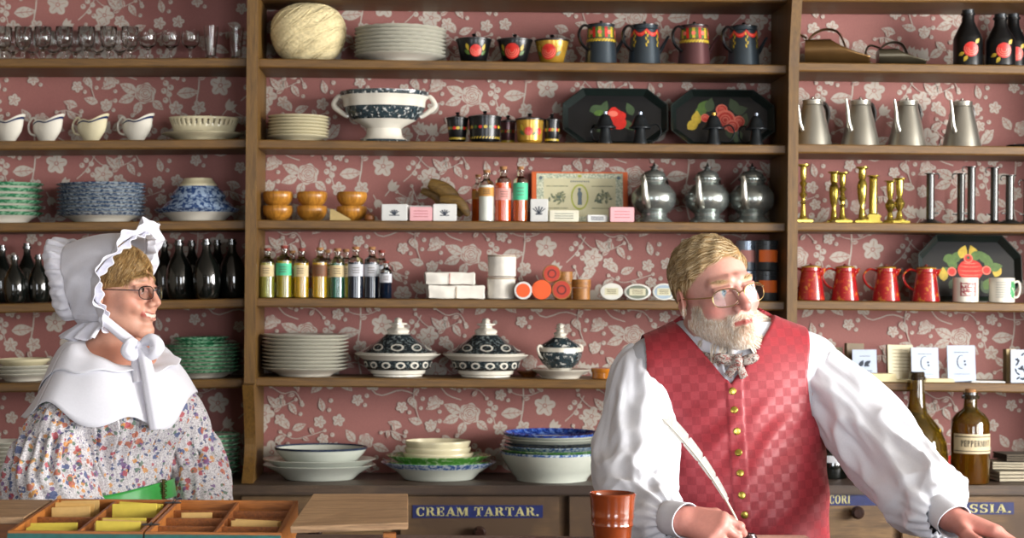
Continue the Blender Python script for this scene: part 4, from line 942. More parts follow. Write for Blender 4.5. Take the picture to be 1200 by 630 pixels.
def roll_parcel(px, base, label):
    t = thing('round_parcel', on('C4', px, 5.09)+Vector((0, 0, base*K)), label, 'parcel', 'round paper parcels')
    bm = B(); lathe(bm, kp([(0, .5), (15, 0), (16.4, 1.2), (16, 8), (16.4, 16), (16.6, 24), (15.5, 25.4), (6, 25.6), (0, 25.4)]), 36, wob=lambda r, z, a: (r*(1+.018*sin(5*a+z*90)+.012*sin(11*a)), z)); obj('wrapping', bm, PAPR, t, sharp=45)
    bm = B(); tube(bm, [(17*K*cos(2*PI*i/24), 17*K*sin(2*PI*i/24), 24*K) for i in range(25)], .5*K, 6, cap=False); obj('string', bm, STR, t)
roll_parcel(587.5, 0, 'lower round white paper parcel beside the pill boxes'); roll_parcel(588, 26.2, 'upper round white paper parcel, stacked on its twin')
# ---- pill boxes on edge
ORI = M('orange_label', '#d4521a', .6, var=.05); REDI = M('red_label', '#a8301c', .6, var=.08); CHIP = wood('chip_wood', '#7e4c20', '#a8702f', .5, 0)
def edge_box(px, key, r, d, side, facec, label, Y=5.03, base=0, ringm=None):
    t = thing('pill_box', on(key, px, Y)+Vector((0, 0, (base+r)*K)), label, 'pill box', 'round chip wood pill boxes')
    mt = Matrix.Rotation(PI/2, 4, 'X')
    bm = B(); lathe(bm, kp([(0, -d), (r*.95, -d), (r*.96, -.45*d), (0, -.45*d)]), 36, mat=mt); obj('box_body', bm, side, t)
    bm = B(); lathe(bm, kp([(0, -.43*d), (r, -.43*d), (r, -.3), (r*.97, 0), (0, 0)]), 36, mat=mt); ld = obj('lid', bm, side, t)
    bm = B(); face(bm, [(x*K, -.0006, z*K) for x, z in disc(0, 0, r*.78 if ringm is None else r*.88, 32)], 0)
    if ringm:
        for k, q in enumerate((.5, .34)): face(bm, [(x*K, -.0009-k*2e-4, z*K) for x, z in disc(0, 0, r*q, 24)], (1, 0)[k])
    obj('paper_label', bm, [facec, ringm or facec], ld, smooth=False)
edge_box(613, 'C4', 10.3, 14, PAPW, ORI, 'white rimmed pill box with orange face, beside the paper rolls')
edge_box(634.5, 'C4', 11.3, 16, ORI, ORI, 'all orange pill box standing on edge')
edge_box(658, 'C4', 11.4, 16, CHIP, REDI, 'chip wood pill box with dark red face on edge', ringm=M('dark_red', '#5a1c14', .6))
edge_box(646.5, 'C4', 10.5, 16, CHIP, REDI, 'red faced pill box perched on two others', Y=5.04, base=19.4, ringm=M('dark_red', '#5a1c14', .6))
pill('pill_box', 681, 'C4', 10.2, 23.5, CHIP, 'upright chip wood pill box at the end of the row', 5.05, 'round chip wood pill boxes')
pill('pill_box', 660, 'C4', 10.2, 33, CHIP, 'tall chip wood pill box standing behind the red faced ones', 5.15, 'round chip wood pill boxes')
# ---- oval tins
TINW = M('tin_white', '#c2c1b8', .4, var=.05); TING = M('tin_grey_green', '#5d6455', .5, var=.1); TINL = M('tin_label', '#b9b598', .6); TINBL = M('tin_blue', '#8899a6', .5)
def oval_tin(px, rx, rz, mid, label, Y=5.03, base=0):
    t = thing('oval_tin', on('C4', px, Y)+Vector((0, 0, (rz+base)*K)), label, 'tin', 'oval tins on edge')
    mt = Matrix.Scale(rx/rz, 4, (1, 0, 0)) @ Matrix.Rotation(PI/2, 4, 'X')
    bm = B(); lathe(bm, kp([(0, -14), (rz*.94, -14), (rz*.94, -5), (0, -5)]), 40, mat=mt); obj('tin_body', bm, TINW, t)
    bm = B(); lathe(bm, kp([(0, -4.8), (rz, -4.8), (rz, -.5), (rz*.95, 0), (0, 0)]), 40, mat=mt); ld = obj('lid', bm, TINW, t)
    bm = B(); face(bm, [(x*K, -.0006, z*K) for x, z in disc(0, 0, rx*.83, 36, rz/rx)], 0); face(bm, [(x*K, -.001, z*K) for x, z in R(-rx*.6, -rz*.42, rx*.6, rz*.42)], 1)
    for q in (-.2, 0, .2): face(bm, [(x*K, -.0014, z*K) for x, z in R(-rx*.4, rz*q-.35, rx*.4, rz*q+.35)], 2)
    obj('paper_label', bm, [mid, TINL, DOT], ld, smooth=False)
oval_tin(716.5, 13.2, 9.8, TINW, 'whitish oval tin nearest the pill boxes'); oval_tin(747, 15.5, 9.4, TING, 'grey green oval tin in the middle'); oval_tin(778, 13.2, 9.8, TINBL, 'pale blue oval tin beside the man\'s head'); oval_tin(790, 13, 9.2, TING, 'grey oval tin tucked behind the pale blue one', Y=5.10)
# ---- dark canisters behind the man
DKT = M('dark_tin', '#33373a', .35, metal=.4, var=.15, scale=12); SIL = M('silver_blue_tin', '#8d99a8', .3, metal=.6, var=.12); ORL2 = M('orange_band', '#d0601c', .6, var=.05)
def tin(px, key, r, H, mat, lab, label, Y, base=0):
    t = thing('label_canister', on(key, px, Y)+Vector((0, 0, base*K)), label, 'canister', 'labelled canisters behind the man')
    bm = B(); lathe(bm, kp([(0, .2), (r, 0), (r+.4, .8), (r, 1.6), (r, H*.84), (0, H*.84)]), 36); obj('body', bm, mat, t)
    bm = B(); lathe(bm, kp([(0, H*.845), (r+.5, H*.845), (r+.5, H-.6), (r, H), (0, H)]), 36); obj('lid', bm, mat, t)
    bm = B(); patch(bm, lambda z: r*K, -.85, 1.2, H*.28*K, H*.68*K, 0, .0008, 14); obj('label', bm, lab, t)
tin(897.5, 'C4', 12.8, 35, DKT, ORL2, 'lower dark canister with orange label beside the upright', 5.08); tin(897.5, 'C4', 12.8, 35, DKT, ORL2, 'upper dark canister with orange label beside the upright', 5.08, 35.4)
tin(875, 'C4', 12, 35, SIL, LPINK, 'upper silver blue canister behind the man\'s head', 5.12, 35.4); tin(875, 'C4', 12, 35, SIL, LPINK, 'lower silver blue canister behind the man\'s head', 5.12)
bm = B(); box(bm, -13*K, 13*K, -14*K, 14*K, 0, 70*K, 0, .6*K); o = obj('card_box', bm, M('cream_card', '#c8b47c', .6, var=.05), smooth=False); o.location = on('C5', 897, 5.1); o.rotation_euler.y = tilt('C5'); tag(o, 'tall cream card box behind the man\'s shoulder', 'box')
# ---- octagonal trays
RIMG = M('tray_rim', '#121b19', .3, var=.15, coat=.2)
def tray(cx, key, W_, H_, cw, ch, label, paint, lean=.16, Y=5.135, mir=1):
    t = thing('octagonal_tray', on(key, cx, Y), label, 'tray', 'black octagonal trays'); t.rotation_euler = (-lean, tilt(key), 0)
    def octo(i): x, z = W_/2-i, H_/2-i; a, b = cw-i*.42, ch-i*.42; return [(-x+a, -z), (x-a, -z), (x, -z+b), (x, z-b), (x-a, z), (-x+a, z), (-x, z-b), (-x, -z+b)]
    L = [octo(0), octo(.8), octo(7), octo(8)]; yy = [-7*K, -7*K, 0, 0]; yb = [-6*K, 0, 2*K, 2*K]
    bm = B(); R_ = [[bm.verts.new((x*K, yy[k], (z+H_/2)*K)) for x, z in L[k]] for k in range(4)]
    for k in range(3):
        for i in range(8): j = (i+1) % 8; f = bm.faces.new((R_[k][i], R_[k][j], R_[k+1][j], R_[k+1][i])); f.material_index = 1 if k < 2 else 0
    f = bm.faces.new(R_[3]); f.material_index = 0
    q = [[bm.verts.new((x*K, y, (z+H_/2)*K)) for x, z in octo(o_)] for o_, y in ((-.4, -6.6*K), (6.4, 1.2*K))]
    for i in range(8):
        j = (i+1) % 8
        for a, b in ((R_[0], q[0]), (q[0], q[1])): f = bm.faces.new((a[j], a[i], b[i], b[j])); f.material_index = 1
    bm.faces.new(q[1][::-1])
    n = [0]
    def pt(poly, mi):
        n[0] += 1; c = (sum(p[0] for p in poly)/len(poly), sum(p[1] for p in poly)/len(poly)); y = -.0006-n[0]*4e-5
        for i in range(len(poly)): a, b = poly[i], poly[(i+1) % len(poly)]; face(bm, [(p[0]*K, y, p[1]*K) for p in (c, a, b)], mi)
    paint(pt); obj('tray_body', bm, [BLK, RIMG, REDP, REDL, GRNP, YELP, M('dark_leaf_paint', '#33452a', .35)], t, smooth=False)
def p1(pt):
    for x, z, r, m in ((40, 46, .4, 6), (50, 48, 1.2, 6), (80, 46, 2, 6), (78, 26, -.8, 6), (48, 22, 3.6, 6)): pt(leafp(x, z, 17, 5, r), m)
    pt(leafp(44, 41, 14, 3.5, .2), 4); pt(disc(62, 34, 13, 22, 1, .4, .12, 5), 2); pt(disc(67, 29, 9, 16, .9), 2); pt(disc(60, 40, 6, 14, .6), 3); pt(disc(63, 31, 4, 10, .7), 2)
tray(720.5, 'C2', 124, 69, 24, 19, 'black octagonal tray with a red poppy, leaning on the wall', lambda pt: p1(lambda po, m: pt([(x-62, z) for x, z in po], m)))
def p2(pt):
    for x, z, r, m in ((-24, 44, .5, 4), (-30, 36, 1.5, 5), (-22, 50, 1, 4), (14, 52, 2, 6), (22, 46, .3, 6), (-34, 28, .7, 5), (26, 34, 1.2, 6), (-14, 52, 1.3, 6), (10, 18, 5, 6), (18, 14, 4.4, 6)): pt(leafp(x, z, 18, 6, r), m)
    for k, (x, z, r) in enumerate(((0, 46, 7), (-20, 36, 5), (20, 32, 7), (4, 34, 12), (12, 26, 8))):
        pt(disc(x, z, r, 16), 3); pt(disc(x+.4, z-.3, r*.8, 14), 2)
        for q in (.55, .3): pt(disc(x, z, r*q, 12), 3); pt(disc(x, z-.5, r*(q-.1), 12), 2)
tray(846.5, 'C2', 122, 69, 24, 19, 'black octagonal tray painted with red fruit and leaves, by the upright', p2)
def p3(pt):
    for x, z, r, m in ((-22, 52, .3, 4), (-14, 54, 1, 4), (18, 54, 2.2, 4), (24, 48, 1.6, 4), (-6, 60, 1.2, 5), (6, 60, 1.9, 5), (-28, 36, .5, 4), (-30, 33, 1.6, 5), (34, 38, 1.2, 5), (32, 42, .2, 4), (-18, 22, .8, 6), (18, 18, 2, 6), (22, 22, 1, 4), (-20, 46, 2.4, 4), (10, 56, .5, 4)): pt(leafp(x, z, 17, 5.5, r), m)
    pt(disc(2, 38, 15, 24, .85), 2)
    for z, w_ in ((47, 9), (43, 13), (38, 14.5), (33, 14), (28, 11)): pt([(2-w_, z), (2-w_*.5, z-1.6), (2+w_*.5, z-1.6), (2+w_, z), (2+w_*.5, z-.6), (2-w_*.5, z-.6)], 3)
    for x, z in ((0, 52), (-20, 36), (21, 38)): pt(disc(x, z, 5.4, 14), 3); pt(disc(x, z, 4, 14), 2)
    pt(disc(0, 53, 2, 8), 6)
tray(1136.5, 'R4', 122, 79, 22, 24, 'black octagonal tray painted with red fruit, behind the mugs', p3)
# ---- dome topped lamps
GUN = M('gunmetal', '#24282b', .35, metal=.5, var=.15)
for i, px in enumerate((709, 750, 836, 886)):
    l = ('black dome topped tin lamp before the red poppy', 'black dome topped tin lamp with ring handle, between the two trays', 'black dome topped tin lamp before the painted red fruit', 'black dome topped tin lamp close to the upright')[i]
    t = thing('dome_lamp', on('C2', px, 5.03), l, 'lamp', 'black tin lamps', rz=(2.2, 0, 0, 2.4)[i])
    bm = B(); lathe(bm, kp([(0, 0), (9, 0), (9, .8), (7, 5), (5.2, 19), (0, 19)]), 28); obj('base', bm, GUN, t)
    bm = B(); lathe(bm, kp([(0, 19.1), (6, 19.1), (12.5, 18), (12.8, 19.3), (9.5, 22.5), (7.4, 28), (5.5, 32), (3, 34), (0, 34)]), 28); obj('dome', bm, GUN, t)
    bm = B(); lathe(bm, kp([(0, 34.05), (2.4, 34.05), (2.4, 37), (0, 37.6)]), 14); obj('burner', bm, SIL if i != 2 else GOLD, t)
    bm = B(); tube(bm, [tuple(v*K for v in p) for p in spline([(10, 0, 20), (19, 0, 23), (24, 0, 15), (19, 0, 5), (8, 0, 4)], 18)], .9*K, 8, flat=2); obj('ring_handle', bm, GUN, t)
# ---- candlesticks
BRS = M('brass', '#b5a24c', .2, metal=.9, var=.12, scale=14); IRN = M('polished_iron', '#4e4e4c', .26, metal=.85, var=.15, scale=10)
def cand(px, H, style, label, Y):
    t = thing('brass_candlestick', on('R3', px, Y), label, 'candlestick', 'brass candlesticks')
    s = H/60
    bm = B()
    sq = style == 'square'
    if sq: box(bm, -9*K, 9*K, -9*K, 9*K, 0, 3*K, 0, .6*K); box(bm, -7*K, 7*K, -7*K, 7*K, 3*K, 6*K, 0, .6*K); box(bm, -8*K, 8*K, -8*K, 8*K, 6*K, 11*K, 0, 1.5*K)
    else: box(bm, -10*K, 10*K, -10*K, 10*K, 0, 2.4*K, 0, .7*K); lathe(bm, kp([(0, 2.4), (8, 2.4), (7.6, 4.2), (4.5, 5.5), (3.6, 8), (0, 8)]), 24)
    obj('foot', bm, BRS, t)
    st = {'knop': [(3.4, 8), (2.6, 14), (2.2, 18), (3.6, 20), (2.2, 22), (2.2, 25), (4.8, 28.5), (2.2, 32), (3, 34), (2, 36), (4.6, 40), (2.4, 43), (3.4, 45), (3.4, 57), (3.2, 58)],
          'column': [(6, 11), (4.6, 13), (4.6, 54), (5, 56), (4.4, 57)],
          'square': [(6, 11), (5, 13), (4.8, 54), (5.4, 56), (4.6, 57)],
          'bulb': [(3.6, 8), (3.2, 13), (2.4, 16), (5.6, 23), (6.2, 27), (4, 31), (2.6, 34), (3.4, 38), (4, 44), (4.4, 48), (4.4, 57)],
          'tall': [(3.8, 8), (3.2, 14), (2.2, 18), (4.5, 24), (5.6, 34), (5.8, 40), (4.6, 44), (3, 46), (4.4, 48), (4.2, 57)]}[style]
    bm = B(); lathe(bm, [(0, st[0][1]*K)]+[(r*K, h*K*s if h > 12 else h*K) for r, h in st]+[(0, 57*s*K)], 28); obj('stem', bm, BRS, t)
    bm = B(); lathe(bm, kp([(0, 57*s), (4.2, 57*s), (7.2, 58.6*s), (7.4, 59.8*s), (5.5, 60*s), (0, 59*s)]), 24); obj('socket_rim', bm, BRS, t)
for px, H, st, l, Y in ((941, 67, 'knop', 'slim brass candlestick against the upright, thin with beads', 5.03), (977, 61, 'tall', 'brass candlestick behind and left of the beaded pair', 5.11), (987, 58, 'knop', 'brass candlestick with beaded stem, second cluster from the upright', 5.03),
    (1010, 65, 'tall', 'tallest brass candlestick, centre of the row', 5.04), (1023, 57, 'square', 'plain column brass candlestick on a square stepped base', 5.11), (1043, 51, 'bulb', 'short bulbous brass candlestick of the pair, nearer the column one', 5.11), (1054, 52, 'bulb', 'short bulbous brass candlestick of the pair, nearer the iron ones', 5.03)): cand(px, H, st, l, Y)
for px, H, l, Y in ((1090, 58, 'short dark iron candlestick standing alone next to the brass ones', 5.05), (1126, 60, 'dark iron candlestick behind another, middle pair', 5.12), (1138, 66, 'tall dark iron candlestick in front of another, middle pair', 5.04), (1165, 67, 'tallest dark iron candlestick with a hook at the lip', 5.10), (1183, 56, 'shorter dark iron candlestick near the picture edge', 5.02), (1204, 52, 'dark iron candlestick cut off by the picture edge', 5.07)):
    t = thing('iron_candlestick', on('R3', px, Y), l, 'candlestick', 'dark iron candlesticks')
    bm = B(); lathe(bm, kp([(0, .3), (13.5, 0), (14, .8), (9, 3.2), (5.5, 5.2), (0, 5.2)]), 32); obj('foot', bm, IRN, t)
    bm = B(); lathe(bm, kp([(0, 5.3), (4.6, 5.3), (4.5, H-1), (0, H-1)]), 24); obj('stem', bm, IRN, t)
    bm = B(); lathe(bm, kp([(0, H-.9), (4.6, H-.9), (7, H-.4), (7, H+.4), (4, H+.5), (0, H-.2)]), 24); s = 1 if px in (1090,) else -1
    tube(bm, [tuple(v*K for v in p) for p in spline([(s*6, 0, H), (s*9.5, 0, H-.5), (s*10.5, 0, H-4), (s*9, 0, H-6)], 10)], .8*K, 6); obj('lip', bm, IRN, t)
    bm = B(); tube(bm, [(s*4*K, 0, 12*K), (s*8.5*K, 0, 12.3*K)], .8*K, 6); lathe(bm, kp([(0, -1), (1.3, -.6), (1.3, .6), (0, 1)]), 8, off=(s*8.6*K, 0, 12.3*K)); obj('slide_knob', bm, IRN, t)
# ---- scale scoops
COPP = M('old_brass_sheet', '#6d5230', .28, metal=.7, var=.2, scale=10); DSH = M('dark_sheet', '#4a4436', .3, metal=.7, var=.2, scale=10)
def scoop(px, L, Hh, mat, label, loop):
    t = thing('scale_scoop', on('R1', px, 5.08), label, 'scoop', 'metal scale scoops')
    bm = B(); n, m = 28, 20; g = []
    for i in range(n+1):
        u = i/n; x = (-.5+u)*L; ht = Hh*(1.0 if u < .42 else 1-.78*((u-.42)/.58)**.75); rr = Hh*.47
        row = []
        for k in range(m+1):
            top = PI*(.66 if u < .4 else .66-.34*((u-.4)/.6)**.7)
            a = -top+2*top*k/m; row.append(bm.verts.new((x*K, rr*sin(a)*1.15*K, (rr-rr*cos(a))*K+.0004)))
        g.append(row)
    for i in range(n):
        for k in range(m): bm.faces.new((g[i][k], g[i+1][k], g[i+1][k+1], g[i][k+1]))
    bm.faces.new(g[0])
    o = obj('pan', bm, mat, t, sharp=50); md = o.modifiers.new('s', 'SOLIDIFY'); md.thickness = .0012; md.offset = 1
    bm = B(); tube(bm, [tuple(v*K for v in p) for p in spline([(-.46*L, 0, Hh*.5), (-.42*L, 0, Hh*.82), (-.22*L, 0, Hh*1.02), (.0*L, 0, Hh*.95), (.12*L, 0, Hh*.55), (.13*L, 0, Hh*.2)], 22)], 1.3*K, 8, flat=6); obj('arch_strap', bm, mat, t)
    bm = B(); a = -.5*L
    tube(bm, [tuple(v*K for v in p) for p in spline([(a+2, 0, Hh*.8), (a-9, 0, Hh*.9), (a-14, 0, Hh*.55), (a-9, 0, Hh*.15), (a+1, 0, Hh*.12)], 18)], 1.3*K, 8, flat=2.2); obj('handle', bm, mat, t); return t
s1 = scoop(983, 74, 43, COPP, 'large brown brass scale scoop beside the upright', 0); s1.rotation_euler.z = -.22; s1.location.y = 5.10
s2 = scoop(1056, 54, 28, DSH, 'smaller dark scale scoop with loop handle', 1); s2.rotation_euler.z = -.12
# ---- black painted bottles
def fbottle(px, r, H, Y, label, rose=True):
    t = thing('painted_bottle', on('R1', px, Y), label, 'bottle', 'black bottles with painted roses')
    pr = [(0, .3), (r-1, 0), (r, 1), (r, H*.52), (r*.92, H*.58), (r*.62, H*.74), (r*.44, H*.84), (r*.42, H*.96), (r*.5, H*.965), (r*.5, H), (0, H)]
    bm = B(); lathe(bm, kp(pr), 40); rf = lambda z: r*K
    if rose:
        rose_decal(bm, rf, -1*K, H*.3*K, r*.52*K)
        for a in (-2.1, -2.7, .9): decal(bm, rf, leafp((-1+r*.75*cos(a))*K, (H*.3+r*.75*sin(a))*K, 8*K, 2.2*K, a), 3, .0005)
    obj('body', bm, [BLK, REDP, REDL, YELP, GRNP], t); bm = B(); lathe(bm, kp([(0, H+.05), (r*.4, H+.05), (r*.42, H+4), (0, H+4.2)]), 18); obj('stopper', bm, GUN, t)
fbottle(1134, 16.5, 62, 5.06, 'tall black bottle with red painted rose, nearer the scoops'); fbottle(1172, 17, 57, 5.05, 'shorter black bottle with red rose and yellow leaves'); fbottle(1187, 16, 64, 5.155, 'tall black bottle behind the shorter rose bottle')
bm = B(); lathe(bm, kp([(0, 0), (15, 0), (18, 2), (18.5, 3.4), (14, 3), (0, 2.5)]), 32); o = obj('tin_dish', bm, GUN); o.location = on('R2', 1199, 5.07); tag(o, 'flat dark tin dish at the picture edge beside the pewter pots', 'dish')
# ---- dark wine bottles
WGL = M('black_glass', '#0c0f0d', .1, var=.2, scale=10, coat=.8)
wp = [(0, 3), (11, 0), (14, 1.5), (15.8, 6), (17.4, 16), (17.6, 26), (16.2, 36), (12.4, 45), (7.6, 52), (5.4, 57), (5, 63), (6.6, 63.5), (6.6, 66.5), (5, 67), (5, 70), (4, 70), (0, 67)]
wb_ = None
front = ((18, 5.02), (46, 5.05), (211, 5.06), (243, 5.02), (273, 5.075)); back = ((4, 5.16), (33, 5.16), (62, 5.16), (194, 5.16), (226, 5.16), (256, 5.16))
FL = ['first dark wine bottle from the picture edge, front row', 'second dark wine bottle from the picture edge, front row', 'dark wine bottle in front beside the woman\'s glasses', 'dark wine bottle in front, middle of the three by the upright', 'dark wine bottle in front, against the upright']
BL = ['dark wine bottle at the back, nearest the picture edge', 'dark wine bottle at the back, second from the picture edge', 'dark wine bottle at the back, close behind the crown of the bonnet', 'dark wine bottle at the back, next to the bonnet frill', 'dark wine bottle at the back, second from the upright', 'dark wine bottle at the back, nearest the upright']
for (px, Y), l in list(zip(front, FL))+list(zip(back, BL)):
    s = (.8 if (Y < 5.1 and px < 100) else .98 if Y < 5.1 else 1.0)*random.uniform(.98, 1.01); sc = (.92*s if Y < 5.1 else .8*s,)*2+(s,)
    if wb_ is None: bm = B(); lathe(bm, kp(wp), 36); wb_ = obj('wine_bottle', bm, WGL, sharp=50); tag(wb_, l, 'bottle', 'dark wine bottles'); wb_.location = on('L4', px, Y); wb_.scale = sc; wb_.rotation_euler.y = tilt('L4')
    else: dup(wb_, on('L4', px, Y), l, rz=random.random()*.1, ry=tilt('L4'), sc=sc)
# ---- books, pamphlets and cards
PAGE = M('page_edge', '#c0b28c', .8, var=.1, scale=60); BKB = M('brown_binding', '#5d4a2e', .6, var=.15); PBL = M('pale_blue_cover', '#b4c0d4', .6, var=.05); MAN = M('manila', '#b7a57a', .7, var=.08); CRM = M('cream_cover', '#c6bda0', .7, var=.06)
def book(px, w, h, d, cov, label, Y, mark=None, lean=.12, rz=0, spine=None):
    t = thing('booklet', on('R5', px, Y), label, 'booklet', 'booklets standing on the lower shelf', rz=rz); t.rotation_euler = (-lean, tilt('R5'), rz)
    bm = B(); box(bm, -w/2*K, (w/2-.6)*K, -d*K+.0012, -.0012, .5*K, (h-.6)*K); obj('pages', bm, PAGE, t, smooth=False)
    bm = B(); box(bm, -w/2*K, w/2*K, -d*K, -d*K+.0011, 0, h*K); box(bm, -w/2*K, w/2*K, -.0011, 0, 0, h*K); box(bm, -w/2*K-.0012, -w/2*K-.0001, -d*K, 0, 0, h*K, 1)
    f = -d*K-.0004
    def mk(poly): face(bm, [(x*K, f, z*K) for x, z in poly], 2)
    if mark == 'crescent':
        for q in arcband(0, h*.54, 5.5, 8, 70, 280, .6, 1.2, 10): mk(q)
        mk(disc(3.5, h*.56, 1.2, 8)); mk(disc(4, h*.47, 1.2, 8)); mk(R(-8, h*.8, 8, h*.815)); mk(R(-9, h*.2, 9, h*.21))
    elif mark == 'bird': mk(leafp(-4, h*.55, 9, 2.6, 1)); mk(leafp(3, h*.57, 9, 2.4, .6)); mk(R(-1, h*.45, 5, h*.5)); mk(R(-8, h*.3, 8, h*.32)); mk(R(-7, h*.24, 7, h*.255)); mk(R(-6, h*.78, 6, h*.795))
    elif mark == 'lines': [mk(R(-w*.34, h*q, w*.34, h*q+.5)) for q in (.25, .35, .45, .55, .65, .75, .85)]
    elif mark == 'print':
        for i in range(26): mk(leafp(random.uniform(-w*.4, w*.4), random.uniform(h*.1, h*.9), 6, 1.2, random.random()*6))
    obj('cover', bm, [cov, spine or cov, INK if mark != 'lines' else DOT], t, smooth=False)
book(976, 22, 37, 4, CRM, 'cream booklet half hidden behind the man\'s shoulder', 5.12, 'lines'); book(1000, 22, 42, 6, BKB, 'brown bound book behind the bird card', 5.10, None, .1, .3, BKB)
book(1014, 27, 36, 2, PBL, 'pale blue booklet with a small dark bird, near the man', 5.045, 'bird', .18, -.12); book(1054, 30, 41, 5, CRM, 'aged cream booklet between two pale blue ones', 5.09, 'lines', .14, .1, BKB)
book(1084, 31, 39, 3, PBL, 'pale blue booklet with crescent mark, nearer the aged cream one', 5.05, 'crescent', .16, -.05, BKB); book(1127, 31, 42, 4, PBL, 'pale blue booklet with crescent mark, standing apart', 5.05, 'crescent', .16, -.12)
book(1181, 15, 38, 5, MAN, 'dark spined book at the picture edge', 5.10, None, .04, .5, BKB); book(1197, 26, 38, 4, PBL, 'printed grey booklet cut off by the picture edge', 5.05, 'print', .05, -.05, BKB)
PF = M('loose_paper', '#c3b78f', .8, var=.1, scale=30)
for i, (px, w, d, n_, Y, rz, l) in enumerate(((1027, 33, 26, 9, 5.0, .1, 'thick flat pad of cream paper under the bird booklet'), (1082, 44, 22, 2.5, 5.0, -.1, 'thin loose cream sheets before the crescent booklet'), (1098, 36, 20, 4, 5.005, .15, 'small folded manila paper between the crescent booklets'), (1155, 40, 24, 1.8, 5.02, .02, 'flat white leaflet beside the crescent booklet that stands apart'))):
    bm = B()
    for k in range(3): box(bm, (-w/2+k*.7)*K, (w/2-k*.5)*K, -d/2*K*.8, d/2*K*.9, (n_*k/3)*K+.0002, (n_*(k+1)/3)*K)
    o = obj('paper_pad', bm, PF if i != 3 else PAPW, smooth=False); o.location = on('R5', px, Y+.02); o.rotation_euler = (0, tilt('R5'), rz); tag(o, l, 'papers', 'loose papers on the lower shelf')
    if i == 1: o.location.x -= 24*K
    if i == 0: o.location.x += 4*K
# ---- mugs
def mug(px, mat_mark, label, kind, rz, hz=0):
    t = thing('printed_mug', on('R4', px, 5.02), label, 'mug', 'white printed mugs', rz=rz)
    r = 14.3; bm = B(); lathe(bm, kp([(0, .3), (r-1, 0), (r, .8), (r, 27.6), (r-.5, 28.4), (r-1.3, 27.8), (r-1.5, 2), (0, 2)]), 40); rf = lambda z: r*K
    def q(x0, z0, x1, z1):
        n = max(1, int((x1-x0)/1.5))
        for i in range(n): decal(bm, rf, R((x0+(x1-x0)*i/n)*K, z0*K, (x0+(x1-x0)*(i+1)/n)*K, z1*K), 1)
    if kind == 'crest':
        for k in range(4): q(-8+k*.4, 7+k*4.6, 10-k*.4, 8.2+k*4.6)
        for s in (-8, 9): q(s, 7, s+1.6, 23)
        for i in range(30): decal(bm, rf, leafp(random.uniform(-6, 8)*K, random.uniform(9, 22)*K, 3*K, .7*K, random.random()*6), 1)
    else:
        for k in range(7): q(-13, 6+k*2.8, -1, 6.6+k*2.8)
        for i in range(22): decal(bm, rf, leafp(random.uniform(4, 11)*K, random.uniform(6, 24)*K, 6*K, 1.3*K, random.uniform(.8, 2.4)), 2)
    obj('body', bm, [WHITE, mat_mark, M('mug_green', '#3f8a55', .4)], t)
    bm = B(); tube(bm, [(x*K, 0, z*K) for x, z in spline([(r-.3, 23), (r+6, 24), (r+8, 15), (r+5, 7), (r-.3, 6)], 16)], 1.4*K, 8); o = obj('handle', bm, WHITE, t); o.rotation_euler.z = hz
mug(1131.5, M('mug_red', '#8e3f45', .4), 'white mug with dark red printed crest before the black tray', 'crest', -.15, 1.35); mug(1174, M('mug_grey', '#7f8a86', .4), 'white mug with grey lines and green sprig near the picture edge', 'lines', .15)
# ---- on the cabinet, right of the man
AMBG = liquid('brown_glass', '#7a5512', .02, .8); OLG = liquid('olive_glass', '#7c6216', .02, .85)
t = thing('large_wine_bottle', on('CAB', 1074, 4.972), 'large onion shaped olive brown bottle next to the peppermint bottle', 'bottle')
bp = [(0, 4), (24, 0), (30, 2), (34, 12), (35, 28), (33, 46), (27, 60), (18, 71), (11.5, 79), (9.4, 90), (8, 110), (7.6, 116)]
bm = B(); lathe(bm, kp(bp+[(0, 116)]), 48); obj('glass_body', bm, OLG, t, sharp=50)
bm = B(); lathe(bm, kp([(0, 116.2), (7.4, 116.2), (9.4, 116.8), (9.6, 120), (8.4, 121), (8.6, 124), (7.6, 125.5), (0, 125.5)]), 32); obj('lip', bm, M('dark_lip', '#2a2010', .2, coat=.5), t)
t = thing('peppermint_bottle', on('CAB', 1136.5, 4.935), 'brown glass pharmacy bottle with a cream peppermint label', 'bottle')
r = 21.3; bm = B(); lathe(bm, kp([(0, 1), (r-2, 0), (r, 2), (r, 68), (r-1.5, 73), (r-6, 79), (9, 83.5), (7.4, 86), (7.2, 95), (0, 95)]), 48, [0, 0, 0, 1, 1, 1, 1, 1, 1])
bmesh.ops.remove_doubles(bm, verts=bm.verts, dist=1e-6); obj('glass_body', bm, [AMBG, OLG], t, sharp=50)
bm = B(); lathe(bm, kp([(0, 95.1), (7.6, 95.1), (10, 95.8), (10.2, 99), (8.4, 100), (8.2, 103), (0, 103)]), 32); obj('lip', bm, M('dark_lip', '#2a2010', .2, coat=.5), t)
bm = B(); lathe(bm, kp([(0, 103.1), (6, 103.1), (6, 106.5), (0, 107)]), 20); obj('stopper', bm, CORK, t)
bm = B(); rf = lambda z: r*K
patch(bm, rf, -1.25, 1.45, 35*K, 57*K, 0, .0008, 24); 
for z in (37.3, 53.4): patch(bm, rf, -1.2, 1.4, z*K, (z+1)*K, 1, .0012, 24, 1)
ps, W_ = text_polys('PEPPERMINT', 7*K)
fit = 36*K/W_
for p in ps:
    n_ = len(p); decal(bm, rf, [(a*fit+1.5*K, b+43*K) for a, b in p], 1, .0014)
obj('label', bm, [M('peppermint_label', '#c2b391', .7, var=.06, scale=50), M('black_print', '#221d18', .6)], t, smooth=False)
bm = B(); lathe(bm, kp([(0, 0), (19, 0), (20, 2), (20, 26), (17, 31), (13, 33), (13, 38), (0, 38)]), 36)
t = thing('dark_jar', on('CAB', 973, 5.08), 'squat dark glass jar with pale label, half hidden by the man\'s sleeve', 'jar'); obj('glass_body', bm, WGL, t)
